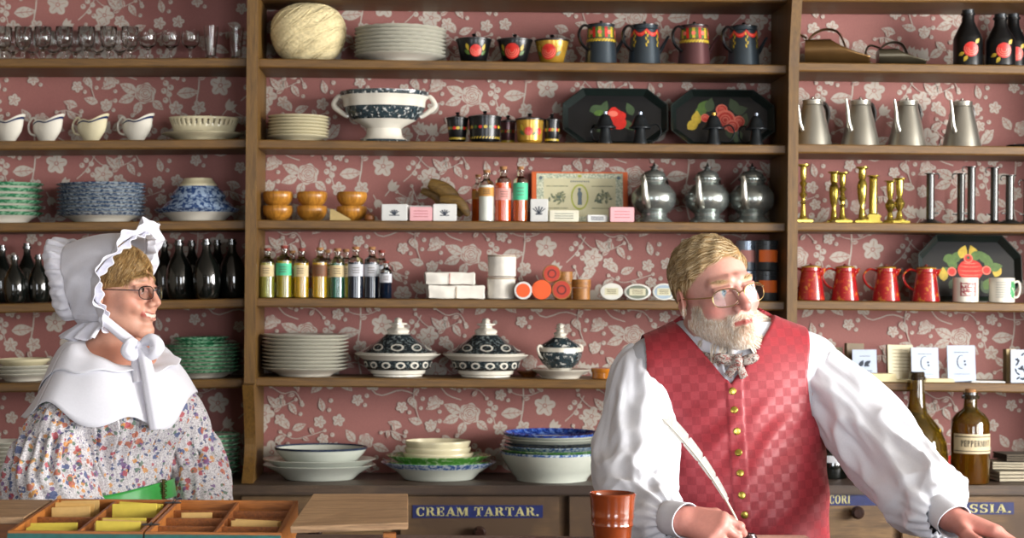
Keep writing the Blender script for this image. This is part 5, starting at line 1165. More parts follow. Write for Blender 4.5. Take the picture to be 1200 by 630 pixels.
bm = B(); patch(bm, lambda z: 20*K, -1.2, .9, 19*K, 27*K, 0, .0008, 16); obj('label', bm, LGREY, t)
bm = B(); lathe(bm, kp([(0, 0), (7, 0), (8, 2), (8, 20), (5, 24), (0, 24)]), 20); o = obj('red_pot', bm, REDP); o.location = on('CAB', 1109, 5.12); tag(o, 'small red pot half hidden between the two brown bottles', 'pot')
LIN = M('grey_linen', '#a39a86', .85, var=.1, scale=20, bump=.3); LND = M('dark_linen', '#4d4438', .85, var=.15, scale=20)
def folded(px, w, d, h, mat, label, base, Y, rz):
    bm = B(); n = 3; r = h/(2*n)
    prof = []
    for k in range(n):
        z0 = k*2*r
        box(bm, -w/2*K, w/2*K, -d/2*K, d/2*K, (z0+.15*r)*K, (z0+1.7*r)*K, 0, .8*K)
        lathe(bm, [(0, -w/2*K), (r*.86*K, -w/2*K), (r*.86*K, w/2*K), (0, w/2*K)], 12, mat=Matrix.Translation(((-w/2)*K*0, -d/2*K, (z0+r*.93)*K)) @ Matrix.Rotation(PI/2, 4, 'Y'))
    o = obj('folded_cloth', bm, mat); p = on('CAB', px, Y); p.z += base*K; o.location = p; o.rotation_euler.z = rz; return tag(o, label, 'cloth', 'folded cloths on the cabinet')
folded(1196, 70, 40, 12, LIN, 'folded pale linen cloth at the bottom of its pile', 0, 5.02, .12); folded(1190, 62, 38, 9, LIN, 'folded pale linen cloth, middle of the pile by the peppermint bottle', 13, 5.03, -.06); folded(1200, 60, 40, 8, LND, 'dark folded cloth topping the linen pile', 23, 5.03, .1)
# ================================================================ smooth solid modelling for the people
def V3(*a): return np.array(a, np.float32)
def smin(a, b, k):
    h = np.clip(.5+.5*(b-a)/k, 0, 1); return b*(1-h)+a*h-k*h*(1-h)
def smax(a, b, k): return -smin(-a, -b, k)
def sph(p, c, r): return np.linalg.norm(p-np.asarray(c, np.float32), axis=1)-r
def ell(p, c, r, R_=None):
    q = p-np.asarray(c, np.float32)
    if R_ is not None: q = q @ R_
    r = np.asarray(r, np.float32); k0 = np.linalg.norm(q/r, axis=1); k1 = np.linalg.norm(q/(r*r), axis=1); return k0*(k0-1)/np.maximum(k1, 1e-6)
def cone(p, a, b, ra, rb):
    a = np.asarray(a, np.float32); b = np.asarray(b, np.float32); d = b-a; L2 = float(d@d)+1e-12
    t = np.clip(((p-a)@d)/L2, 0, 1); return np.linalg.norm(p-a-t[:, None]*d, axis=1)-(ra+(rb-ra)*t)
def rotz(a): c, s = cos(a), sin(a); return np.array([[c, -s, 0], [s, c, 0], [0, 0, 1]], np.float32)
def roty(a): c, s = cos(a), sin(a); return np.array([[c, 0, s], [0, 1, 0], [-s, 0, c]], np.float32)
def rotx(a): c, s = cos(a), sin(a); return np.array([[1, 0, 0], [0, c, -s], [0, s, c]], np.float32)
def grad(f, p, e=.0012):
    g = np.stack([f(p+V3(*d))-f(p-V3(*d)) for d in ((e, 0, 0), (0, e, 0), (0, 0, e))], axis=1)/(2*e); return g
def snet(f, lo, hi, h):
    lo = np.asarray(lo, np.float32); hi = np.asarray(hi, np.float32); c = 6
    nb = np.ceil((hi-lo)/h/c).astype(int)+1; bc = np.stack(np.meshgrid(*[np.arange(n) for n in nb], indexing='ij'), -1).reshape(-1, 3)
    ctr = lo+(bc*c+(c-1)/2)*h; fv = f(ctr.astype(np.float32)); act = np.abs(fv) < h*c*1.45
    arr = np.repeat(np.repeat(np.repeat(fv.reshape(nb), c, 0), c, 1), c, 2).astype(np.float32)
    off = np.stack(np.meshgrid(*[np.arange(c)]*3, indexing='ij'), -1).reshape(-1, 3); ab = bc[act]
    for s in range(0, len(ab), 3000):
        idx = (ab[s:s+3000, None]*c+off[None]).reshape(-1, 3); arr[idx[:, 0], idx[:, 1], idx[:, 2]] = f((lo+idx*h).astype(np.float32))
    ins = arr < 0; a = ins[:-1, :-1, :-1]; allc = a.copy(); anyc = a.copy()
    for d in ((1, 0, 0), (0, 1, 0), (0, 0, 1), (1, 1, 0), (1, 0, 1), (0, 1, 1), (1, 1, 1)):
        q = ins[d[0]:ins.shape[0]-1+d[0], d[1]:ins.shape[1]-1+d[1], d[2]:ins.shape[2]-1+d[2]]; allc &= q; anyc |= q
    cells = np.argwhere(anyc & ~allc); cs = np.array(anyc.shape); key = (cells[:, 0]*cs[1]+cells[:, 1])*cs[2]+cells[:, 2]
    CO = np.array([(i, j, k) for i in (0, 1) for j in (0, 1) for k in (0, 1)]); cv = np.stack([arr[cells[:, 0]+o[0], cells[:, 1]+o[1], cells[:, 2]+o[2]] for o in CO], 1)
    acc = np.zeros((len(cells), 3)); cnt = np.zeros(len(cells))
    for i in range(8):
        for j in range(i+1, 8):
            if abs(CO[i]-CO[j]).sum() != 1: continue
            m = (cv[:, i] < 0) != (cv[:, j] < 0); t = cv[m, i]/(cv[m, i]-cv[m, j]); acc[m] += CO[i]+t[:, None]*(CO[j]-CO[i]); cnt[m] += 1
    v = lo+(cells+acc/cnt[:, None])*h; faces = []
    for ax in range(3):
        d = np.zeros(3, int); d[ax] = 1; s0 = ins[:ins.shape[0]-d[0], :ins.shape[1]-d[1], :ins.shape[2]-d[2]]; s1 = ins[d[0]:, d[1]:, d[2]:]
        e = np.argwhere(s0 != s1); b, cx = (ax+1) % 3, (ax+2) % 3; ok = (e[:, b] > 0) & (e[:, cx] > 0) & (e[:, b] < cs[b]) & (e[:, cx] < cs[cx]); e = e[ok]
        sgn = s0[e[:, 0], e[:, 1], e[:, 2]]; quad = []
        for db, dc in ((-1, -1), (0, -1), (0, 0), (-1, 0)):
            q = e.copy(); q[:, b] += db; q[:, cx] += dc; quad.append(np.searchsorted(key, (q[:, 0]*cs[1]+q[:, 1])*cs[2]+q[:, 2]))
        quad = np.stack(quad, 1); quad[~sgn] = quad[~sgn][:, ::-1]; faces.append(quad)
    F_ = np.concatenate(faces); v = v.astype(np.float32)
    for _ in range(2):
        g = grad(f, v, h*.4); fv = f(v); v = v-np.clip(fv/np.maximum((g*g).sum(1), .05), -h, h)[:, None]*g
    return v, F_
def np_mesh(name, v, F_, mats, parent=None, colors=None, midx=None):
    me = bpy.data.meshes.new(name); me.vertices.add(len(v)); me.vertices.foreach_set('co', np.asarray(v, np.float32).ravel())
    k = F_.shape[1]; me.loops.add(F_.size); me.loops.foreach_set('vertex_index', F_.ravel().astype(np.int32)); me.polygons.add(len(F_))
    me.polygons.foreach_set('loop_start', np.arange(0, F_.size, k, dtype=np.int32)); me.polygons.foreach_set('loop_total', np.full(len(F_), k, np.int32)); me.update(calc_edges=True); me.validate()
    if midx is not None: me.polygons.foreach_set('material_index', midx.astype(np.int32))
    if colors is not None:
        ca = me.color_attributes.new('tint', 'FLOAT_COLOR', 'POINT'); ca.data.foreach_set('color', np.concatenate([colors, np.ones((len(colors), 1))], 1).astype(np.float32).ravel())
    return mesh_obj(name, me, mats, parent)
def tinted(name, rough=.5, sss=.12, spec=.4, noise=.06, scale=150, bump=.08):
    t = NT(name); a = t.n('ShaderNodeAttribute'); a.attribute_name = 'tint'; n = t.noise(t.coord(), scale, 4); r = t.ramp(n, 0, [(.3, (1-noise*2,)*3), (.7, (1, 1, 1))])
    m = t.mix(1.0, (a, 0), (r, 0), 'MULTIPLY'); t.t.links.new(m[0].outputs[2], t.b.inputs['Base Color']); t.set(Roughness=rough); t.b.inputs['Specular IOR Level'].default_value = spec
    if sss: t.b.inputs['Subsurface Weight'].default_value = sss; t.b.inputs['Subsurface Radius'].default_value = (.012, .005, .003); t.b.inputs['Subsurface Scale'].default_value = .6
    if bump: t.bump(n, 0, bump, .001)
    return t.m
def L3(h): return np.array(lin(h)[:3])
def strands(name, roots, dirs, f, mat, parent, L=(.02, .035), wd=.0007, seg=5, lift=.0016, wave=.15, cols=None, seed=1, droop=0, keep=None):
    """hair as thin curved ribbons that follow the surface f from their roots"""
    rg = np.random.default_rng(seed); n = len(roots); p = roots.copy().astype(np.float32); ln = rg.uniform(L[0], L[1], n)[:, None].astype(np.float32)
    pts = [p.copy()]; d = dirs.copy()
    for s in range(seg):
        g = grad(f, p); g /= np.maximum(np.linalg.norm(g, axis=1, keepdims=True), 1e-6); d = d+rg.normal(0, wave, (n, 3))*.5; d[:, 2] -= droop
        t = d-(d*g).sum(1, keepdims=True)*g; t /= np.maximum(np.linalg.norm(t, axis=1, keepdims=True), 1e-6)
        p = p+t*ln/seg; fv = f(p)[:, None]; p = p+g*(lift*(s+1)/seg*rg.uniform(.2, 1.6, (n, 1))-fv); pts.append(p.copy())
    P_ = np.stack(pts, 1).astype(np.float32); T = P_[:, -1]-P_[:, 0]; side = np.cross(T, rg.normal(0, 1, (n, 3))); side /= np.maximum(np.linalg.norm(side, axis=1, keepdims=True), 1e-6)
    w = np.linspace(1, .25, seg+1)[None, :, None]*wd; A = P_+side[:, None]*w; B_ = P_-side[:, None]*w; v = np.stack([A, B_], 2).reshape(-1, 3)
    base = (np.arange(n)*(seg+1)*2)[:, None]+np.arange(seg)[None]*2; F_ = np.stack([base, base+1, base+3, base+2], -1).reshape(-1, 4)
    c = None
    if cols is not None: c = np.repeat(cols, (seg+1)*2, 0)
    return np_mesh(name, v, F_, mat, parent, c)
# ---------------------------------------------------------------- heads and hands (head space: x to its right in the picture, -y forward, z up, eyes at z = 0)
def head_field(q, s=1.0, fem=False, smile=False):
    q = q/s
    d = ell(q, (0, .018, .038), (.0745, .094, .083)); d = smin(d, ell(q, (0, -.022, -.03), (.0615, .064, .08)), .03)
    jw = .047 if not fem else .043
    for sg in (-1, 1):
        d = smin(d, cone(q, (sg*jw, .012, -.055), (sg*.014, -.068, -.102), .022, .017), .022)
        d = smin(d, sph(q, (sg*.044, -.052, -.026), .022 if not fem else .024), .022)
        d = smin(d, cone(q, (sg*.012, -.083, .026), (sg*.045, -.066, .022), .0105 if not fem else .0075, .009), .014)
    d = smin(d, sph(q, (0, -.079, -.1), .016), .016)
    for sg in (-1, 1):
        d = smax(d, -ell(q, (sg*.0325, -.1, .002), (.021, .018, .0125)), .012)
        d = smin(d, ell(q, (sg*.0325, -.0765, .001), (.0165, .0125, .0115)), .004)         # lids over the eyeball
        d = smin(d, cone(q, (sg*.018, -.089, -.001), (sg*.046, -.079, .002), .0032, .003), .004)   # lower lid edge
        d = smin(d, cone(q, (sg*.017, -.0905, .011), (sg*.048, -.077, .01), .0042, .0035), .006)
        d = smax(d, -ell(q, (sg*.0325, -.0915, .0035), (.0125, .0055, .0048)), .002)       # the open slit
    nl = -.112 if not fem else -.109
    d = smin(d, cone(q, (0, -.086, .012), (0, nl, -.031), .0075, .0112 if not fem else .0098), .01)
    for sg in (-1, 1): d = smin(d, ell(q, (sg*.0125, -.097, -.036), (.0085, .011, .008)), .006); d = smax(d, -ell(q, (sg*.007, -.104, -.0435), (.0035, .006, .003)), .002)
    d = smin(d, ell(q, (0, -.083, -.06), (.027, .015, .02)), .014)
    w = .026 if not smile else .031; up = 0 if not smile else .007
    for sg in (-1, 1):
        d = smin(d, cone(q, (0, -.0985, -.0605), (sg*w*.92, -.083, -.0625+up), .0048, .0022), .004); d = smin(d, cone(q, (0, -.0975, -.0715), (sg*w*.85, -.083, -.065+up), .0056, .0022), .004)
        if smile: d = smin(d, ell(q, (sg*.037, -.071, -.042), (.015, .014, .015)), .01)
        d = smax(d, -cone(q, (sg*.02, -.094, -.042), (sg*.037, -.083, -.066), .0016, .0018), .006)
    if smile:
        for sg in (-1, 1): d = smax(d, -cone(q, (0, -.1015, -.066), (sg*w*.8, -.088, -.0625+up), .0052, .0022), .002)
    else:
        for sg in (-1, 1): d = smax(d, -cone(q, (0, -.1045, -.0662), (sg*w*.9, -.0885, -.0642), .0016, .0012), .002)
    for sg in (-1, 1):
        Re = rotz(sg*.35) @ rotx(-.15); e = ell(q, (sg*.08, .014, -.006), (.0075, .02, .032), Re); e = smax(e, -ell(q, (sg*.0885, .009, -.002), (.006, .011, .02), Re), .003)
        e = smin(e, ell(q, (sg*.0785, .003, -.008), (.004, .004, .008)), .003); d = smin(d, e, .006)
    return d*s
def finger_chain(base, f, u, lens, curls):
    pts = [np.array(base)]; a = 0
    for L_, c in zip(lens, curls): a += c; pts.append(pts[-1]+(f*cos(a)-u*sin(a))*L_)
    return pts
def hand_prims(Wp, f, u, ts, curls, thumb, s=1.0, spread=.05):
    """Wp wrist, f towards the fingers, u out of the back of the hand, ts unit vector to the thumb side"""
    f, u, ts = [np.array(x, float) for x in (f, u, ts)]; f /= np.linalg.norm(f); u -= f*(u@f); u /= np.linalg.norm(u); ts = ts-f*(ts@f)-u*(ts@u); ts /= np.linalg.norm(ts)
    Wp = np.array(Wp, float); prims, tips, nails = [], [], []
    offs = [.030, .010, -.011, -.030]; mc = [.088, .092, .086, .077]; L = [(.042, .026, .021), (.046, .029, .022), (.043, .027, .021), (.034, .021, .019)]; rr = [.0100, .0102, .0096, .0084]
    for i in range(4):
        b = Wp+(f*mc[i]+ts*offs[i])*s-u*.002*s; fd = f*cos(spread*(1.2-i*.8))+ts*sin(spread*(1.2-i*.8)); pts = finger_chain(b, fd, u, [l*s for l in L[i]], curls[i])
        prims.append((Wp+ts*offs[i]*.55*s+f*.012*s, b, .0175*s, .0128*s, .016)); r = rr[i]*s
        for k in range(3): prims.append((pts[k], pts[k+1], r*(1.06-.1*k), r*(.97-.1*k), .004 if k else .006))
        prims.append((pts[1]+u*.001, pts[1]+u*.0012, r*1.05, r*1.05, .004)); tips.append(pts[3]); nails.append((pts[2], pts[3], r*.78))
    t0 = Wp+(f*.022+ts*.026-u*.008)*s; dirs = thumb; p = t0; pts = [t0]
    for (df, dt, du), l in zip(dirs, (.046, .034, .027)):
        dv = f*df+ts*dt+u*du; dv /= np.linalg.norm(dv); p = p+dv*l*s; pts.append(p)
    for k in range(3): prims.append((pts[k], pts[k+1], (.0165, .0122, .0108)[k]*s, (.0125, .0108, .0088)[k]*s, (.012, .005, .004)[k]))
    tips.append(pts[3]); nails.append((pts[2], pts[3], .0088*s)); return prims, tips, nails
def prim_field(p, prims, d=None):
    for a, b, ra, rb, k in prims:
        e = cone(p, a, b, ra, rb); d = e if d is None else smin(d, e, k)
    return d
from mathutils import noise as MN
def loft(name, ctr, rad, mats, parent, seg=72, rows=90, disp=None, flat=None, fix=None, up=None, mid=None, solid=0, capend=False):
    """cloth tube along a centre line; disp(t, a, row point) in metres; fix(Vector) may push a point off a surface"""
    c = spline(ctr, rows); r = spline([[x] for x in rad] if not hasattr(rad[0], '__len__') else rad, rows); pts, T, N = frames([tuple(x) for x in c])
    v = []; 
    for i in range(rows+1):
        t = i/rows; bn = T[i].cross(N[i]); ra = r[i][0]; rb = r[i][-1]
        for k in range(seg):
            a = 2*PI*k/seg; d = disp(t, a) if disp else 0; q = pts[i]+N[i]*((ra+d)*cos(a))+bn*((rb+d)*sin(a))
            if fix: q = fix(q)
            v.append(q)
    F_ = np.array([(i*seg+k, i*seg+(k+1) % seg, (i+1)*seg+(k+1) % seg, (i+1)*seg+k) for i in range(rows) for k in range(seg)])
    o = np_mesh(name, np.array(v), F_, mats, parent)
    if solid: m = o.modifiers.new('s', 'SOLIDIFY'); m.thickness = solid; m.offset = -1
    return o
# ================================================================ the man in the red waistcoat
def A3(v): return np.array(tuple(v), np.float32)
YM = 3.82
HC = A3(P(839, 343, 3.77)); HR = roty(-.20) @ rotz(.37) @ rotx(.02)      # head centre and turn
def to_head(p): return (p-HC) @ HR
def from_head(q): return HC+np.asarray(q, np.float32) @ HR.T
shL, shR = A3(P(768, 433, 3.84)), A3(P(946, 429, 3.84)); nb = A3(P(849, 400, 3.83))
elL, wrL = A3(P(738, 588, 3.62)), A3(P(798, 609, 3.43)); elR, wrR = A3(P(1032, 528, 3.68)), A3(P(1114, 607, 3.42))
c1, c2, c3 = A3(P(858, 488, 3.85)), A3(P(866, 588, 3.83)), A3(P(868, 660, 3.86))
def torso(p):
    d = ell(p, c1, (.188, .118, .19)); d = smin(d, ell(p, c2, (.178, .138, .17)), .08); d = smin(d, ell(p, c3, (.172, .125, .15)), .07)
    d = smin(d, cone(p, shL, shR, .058, .058), .07); d = smin(d, cone(p, nb+V3(0, .01, .03), shL, .055, .05), .04); d = smin(d, cone(p, nb+V3(0, .01, .03), shR, .055, .05), .04)
    return d
FL_ = V3(.80, -.5, -.12); UL = V3(-.30, -.72, .62); TL = V3(.35, .38, .74)
handL = hand_prims(wrL, FL_, UL, TL, [(.75, .75, .45), (.95, .95, .5), (1.1, 1.1, .5), (1.2, 1.2, .5)], [(.75, .5, -.45), (.85, .05, -.55), (.9, -.25, -.3)], .9)
FR = V3(.86, -.45, -.2); UR = V3(.14, .05, 1.0); TR = V3(-.5, -.84, 0)
handR = hand_prims(wrR, FR, UR, TR, [(.3, .45, .3), (.32, .5, .3), (.36, .55, .3), (.42, .6, .35)], [(.55, .85, -.25), (.8, .6, -.2), (.95, .3, -.15)], 1.0, .11)
def drop(hd, wz):                                      # rest the lowest fingertip on the counter
    return hd
def man_field(p):
    d = torso(p); d = smin(d, cone(p, nb+V3(0, 0, -.02), HC+V3(-.004, .03, -.05), .062, .056), .03)
    for a, b, c in ((shL, elL, wrL), (shR, elR, wrR)):
        d = smin(d, cone(p, a, b, .044, .036), .03); d = smin(d, cone(p, b, c, .036, .026), .02)
    m = np.linalg.norm(p-HC, axis=1) < .24
    if m.any():
        d[m] = smin(d[m], head_field(to_head(p[m]), 1.0), .016)
    for w, hd in ((wrL, handL), (wrR, handR)):
        m = np.linalg.norm(p-w-V3(.08, -.04, 0), axis=1) < .22
        if m.any(): d[m] = smin(d[m], prim_field(p[m], hd[0]), .012)
    return d
lo = np.minimum.reduce([shL, elL, wrL, c3])-V3(.12, .15, .12); hi = np.maximum(np.maximum(wrR+V3(.24, 0, 0), HC), shR)+V3(.02, .17, .17); lo[2] = 1.0; lo[1] = 3.2; hi[1] = 4.03
v, Fq = snet(man_field, lo, hi, .003); v[:, 2] = np.where((v[:, 1] < 3.6) & (v[:, 2] < ZC+.0012), ZC+.0012, v[:, 2])
def tint_man(v):
    q = to_head(v); n = len(v); col = np.tile(L3('#c6958a'), (n, 1)); hd = np.linalg.norm(q, axis=1) < .2
    def blend(w, h): 
        nonlocal col
        w = np.clip(w, 0, 1)[:, None]*hd[:, None]; col = col*(1-w)+L3(h)*w
    g = lambda c, r: np.exp(-(((q-V3(*c))/np.array(r))**2).sum(1))
    blend(.75*(g((.047, -.06, -.03), (.024, .03, .02))+g((-.047, -.06, -.03), (.024, .03, .02))), '#b05a50'); blend(.8*g((0, -.11, -.03), (.016, .02, .018)), '#ad5349'); blend(.5*g((0, -.09, .06), (.06, .05, .03)), '#c4836a')
    blend(.5*(g((.082, .01, -.005), (.02, .03, .035))+g((-.082, .01, -.005), (.02, .03, .035))), '#b5604f')
    blend(.9*(g((.0325, -.094, .011), (.018, .012, .004))+g((-.0325, -.094, .011), (.018, .012, .004))), '#a86c58')
    blend(1.3*(g((.034, -.088, .0235), (.02, .02, .0055))+g((-.034, -.088, .0235), (.02, .02, .0055))), '#b08a62')
    blend(1.2*np.exp(-((np.abs(q[:, 2]+.0662)/.006)**2))*(np.abs(q[:, 0]) < .024)*(q[:, 1] < -.085), '#9a4a42')
    be = beard_mask(q); blend(be*.85, '#d6c0ab')
    hl = hair_mask(q); blend(hl, '#98794e')
    hands = (np.linalg.norm(v-wrL, axis=1) < .2) | (np.linalg.norm(v-wrR, axis=1) < .2); w = np.clip((np.random.default_rng(1).random(n)*.1+.55), 0, 1)[:, None]*hands[:, None]; col = col*(1-w)+L3('#b26a5c')*w
    for hdp in (handL, handR):
        for a, b, r in hdp[2]:
            dd = np.linalg.norm(v-(np.array(b)*.8+np.array(a)*.2), axis=1); up = UL if hdp is handL else UR
            w = (np.clip(1-dd/(r*1.15), 0, 1)*2).clip(0, 1)*(((v-np.array(b)*.8-np.array(a)*.2)@(np.array(up)/np.linalg.norm(up))) > r*.25); col = col*(1-w[:, None])+L3('#cf9a8a')*w[:, None]
    return col
def beard_mask(q):
    x, y, z = np.abs(q[:, 0]), q[:, 1], q[:, 2]
    low = np.clip((-.052-z-.55*np.maximum(0, x-.03)*0+.25*np.maximum(0, x-.03))/.008, 0, 1)*np.clip((.03-y)/.015, 0, 1)*np.clip((z+.135)/.012, 0, 1)
    side = np.clip((x-.048)/.008, 0, 1)*np.clip((-.012-z)/.015, 0, 1)*np.clip((.008-y)/.01, 0, 1)*np.clip((y+.052)/.012, 0, 1)
    mou = np.clip((.036-x)/.006, 0, 1)*np.clip((-.045-z)/.004, 0, 1)*np.clip((z+.0625)/.003, 0, 1)*np.clip((-.07-y)/.01, 0, 1)
    lips = (np.abs(z+.0665) < .0062)*(x < .022)*(y < -.085)
    return np.clip(np.maximum(np.maximum(low, side), mou), 0, 1)*(1-lips)
def hair_mask(q):
    x, y, z = q[:, 0], q[:, 1], q[:, 2]
    return np.clip((z-(.004-.93*y)-.0*x)/.012, 0, 1)*(z > -.09)*np.clip(1-(np.abs(x) > .075)*(z < .018)*(y < .045)*1.0, 0, 1)
man = np_mesh('person', v, Fq, tinted('man_skin', .48, .1, .4, .05, 120), None, tint_man(v))
tag(man, 'bearded man in glasses and red waistcoat writing with a quill at the counter', 'person')
# eyes
def eyes(parent, fh, s, iris, gaze, name='eyes'):
    bm = B()
    for sg in (-1, 1):
        c = fh((sg*.0325*s, -.0772*s, .002*s)); b2 = B(); lathe(b2, [(.0125*s*sin(PI*i/24), -.0125*s*cos(PI*i/24)) for i in range(25)], 28, [2 if i < 2 else 1 if i < 5 else 0 for i in range(24)])
        b2.transform(Matrix.Rotation(PI, 4, 'X')); g = Vector(tuple(gaze)).normalized(); b2.transform(Matrix.Translation(tuple(c)) @ g.to_track_quat('Z', 'Y').to_matrix().to_4x4()); merge(bm, b2)
    obj(name, bm, [M('eye_white', '#d8d2c8', .15, var=.03), M(iris[0], iris[1], .15), M('pupil', '#0a0a0a', .1)], parent)['label'] = 'eyes behind the glasses'
eyes(man, from_head, 1.0, ('blue_iris', '#5f7889'), HR @ V3(.18, -1, .02))
# hair and beard
def cranial(p):
    q = to_head(p); d = ell(q, (0, .02, .039), (.0795, .098, .0885))
    w = .0025*np.sin(q[:, 0]*90+q[:, 1]*60+2*np.sin(q[:, 2]*50))+.0018*np.sin(q[:, 1]*170-q[:, 0]*130); d = d+w
    cut = (.006-.93*q[:, 1]-q[:, 2])*.73; d = smax(d, cut+.0015*np.sin(q[:, 0]*120), .014); d = smax(d, -.058-q[:, 2]-.25*(q[:, 1]-.05), .02)
    ear = np.maximum(q[:, 2]-.02, 0)*0; d = smax(d, -(ell(q, (.083, .0, -.02), (.02, .038, .042))), .006); d = smax(d, -(ell(q, (-.083, .0, -.02), (.02, .038, .042))), .006)
    return d
hv, hF = snet(cranial, HC-.17, HC+.17, .003)
HAIRC = ['#b09468', '#cab288', '#8f744a', '#dac6a2']
def pick(n, cols, seed, pr=None): rg = np.random.default_rng(seed); return np.stack([L3(c) for c in cols])[rg.choice(len(cols), n, p=pr)]*rg.uniform(.85, 1.12, (n, 1))
hm = tinted('man_hair', .45, 0, .35, .16, 260, .3)
hair = np_mesh('hair', hv, hF, hm, man, np.tile(L3('#98794e'), (len(hv), 1))); hair['label'] = 'short sandy grey hair combed to the side'
def skin_head(p): return head_field(to_head(p))
rg = np.random.default_rng(5); ix = rg.choice(len(hv), 5200); rt = hv[ix]; q = to_head(rt)
comb = np.stack([-.75-.4*(q[:, 0] < -.03)+.0*q[:, 0], .75*np.ones(len(q)), -.35-6*np.maximum(0, .06-q[:, 2])], 1); comb[q[:, 2] < .045] = [0, .5, -1]
o = strands('hair_strands', rt, (comb @ HR.T).astype(np.float32), cranial, hm, hair, (.022, .05), .0007, 6, .003, .18, pick(len(rt), HAIRC, 3), 4)
bmk = beard_mask(to_head(v)); ixs = np.where((bmk > .35) & (np.linalg.norm(to_head(v), axis=1) < .19))[0]; ix = rg.choice(ixs, 10500); rt = v[ix]; q = to_head(rt)
gd = grad(skin_head, rt.astype(np.float32)); dr = np.stack([q[:, 0]*6, -.25+0*q[:, 0], -1+0*q[:, 0]], 1); mo = (q[:, 2] > -.066) & (np.abs(q[:, 0]) < .037); dr[mo] = np.stack([np.sign(q[mo, 0])*.9, -.2+0*q[mo, 0], -.7+0*q[mo, 0]], 1)
bc = pick(len(rt), ['#efe9df', '#e2d6c4', '#d0b594', '#f6f2ec'], 8); red = np.clip(1-np.linalg.norm((q-V3(0, -.095, -.07))/V3(.03, .03, .022), axis=1), 0, 1)[:, None]; bc = bc*(1-.7*red)+L3('#ab7448')*.7*red
beard = strands('beard', rt, (dr @ HR.T).astype(np.float32), skin_head, tinted('beard_hair', .5, 0, .3, .05, 200, 0), man, (.0045, .0105), .00052, 5, .0036, .22, bc, 9); beard['label'] = 'short pale ginger and white beard'
bi = np.where((np.exp(-(((to_head(v)-V3(.034, -.088, .0245))/np.array((.017, .02, .004)))**2).sum(1)) > .45) | (np.exp(-(((to_head(v)-V3(-.034, -.088, .0245))/np.array((.017, .02, .004)))**2).sum(1)) > .45))[0]
ix = rg.choice(bi, 420); q = to_head(v[ix]); dr = np.stack([np.sign(q[:, 0]), -.1+0*q[:, 0], .35+0*q[:, 0]], 1)
strands('eyebrows', v[ix], (dr @ HR.T).astype(np.float32), skin_head, tinted('brow_hair', .5, 0, .3, .05, 200, 0), man, (.006, .011), .0005, 3, .002, .2, pick(420, ['#b89468', '#8f6c42', '#cbb590'], 2), 3)
def spectacles(parent, fh, s, rx, rz, dx, dy, dz, wire, earx, label, lens_col='#ffffff', seg=32):
    gl = thing_child('glasses', parent)
    wm = M(*wire[0:2], .25, metal=.9, var=.05)
    bm = B()
    for sg in (-1, 1):
        pts = []
        for i in range(seg+1):
            a = 2*PI*i/seg; e = 2/2.6; x = math.copysign(abs(cos(a))**e, cos(a))*rx; z = math.copysign(abs(sin(a))**e, sin(a))*rz
            pts.append(tuple(fh(((sg*dx+x)*s, (dy+.22*abs(sg*dx+x)**2*18)*s, (dz+z)*s))))
        tube(bm, pts, wire[2], 6, cap=False)
        tp = [(sg*(dx+rx), dy+.22*(dx+rx)**2*18, dz+.006), (sg*(earx-.004), dy+.045, dz+.008), (sg*earx, -.01, dz+.010), (sg*(earx), .012, dz+.008), (sg*earx, .026, dz-.008)]
        tube(bm, [tuple(fh(tuple(c*s for c in p))) for p in spline(tp, 14)], wire[2]*1.1, 6)
    tube(bm, [tuple(fh(tuple(c*s for c in p))) for p in spline([(-dx+rx, dy, dz+.004), (0, dy-.006, dz+.009), (dx-rx, dy, dz+.004)], 8)], wire[2]*1.1, 6)
    fr = obj('frame', bm, wm, gl)
    bm = B()
    for sg in (-1, 1):
        for o_, fl in ((-.0006, False), (.0006, True)):
            vs = []
            for i in range(seg):
                a = 2*PI*i/seg; e = 2/2.6; x = math.copysign(abs(cos(a))**e, cos(a))*rx; z = math.copysign(abs(sin(a))**e, sin(a))*rz
                vs.append(bm.verts.new(tuple(fh(((sg*dx+x)*s, (dy+.22*abs(sg*dx+x)**2*18+o_)*s, (dz+z)*s)))))
            c = bm.verts.new(tuple(fh((sg*dx*s, (dy+.22*dx**2*18+o_*2)*s, dz*s))))
            for i in range(seg):
                t = (c, vs[i], vs[(i+1) % seg]); bm.faces.new(t[::-1] if fl else t)
            if fl:
                for i in range(seg): j = (i+1) % seg; bm.faces.new((prev[i], prev[j], vs[j], vs[i]))
            prev = vs
    obj('lenses', bm, glass('lens_'+lens_col[1:], lens_col, 0, 1.2), gl); gl['label'] = label
def thing_child(name, parent):
    o = bpy.data.objects.new(name, None); C.objects.link(o); o.parent = parent; o.empty_display_size = .02; return o
spectacles(man, from_head, 1.0, .0275, .0188, .035, -.104, -.009, ('gold_wire', '#a08a5a', .0011), .0845, 'thin gold wire glasses')
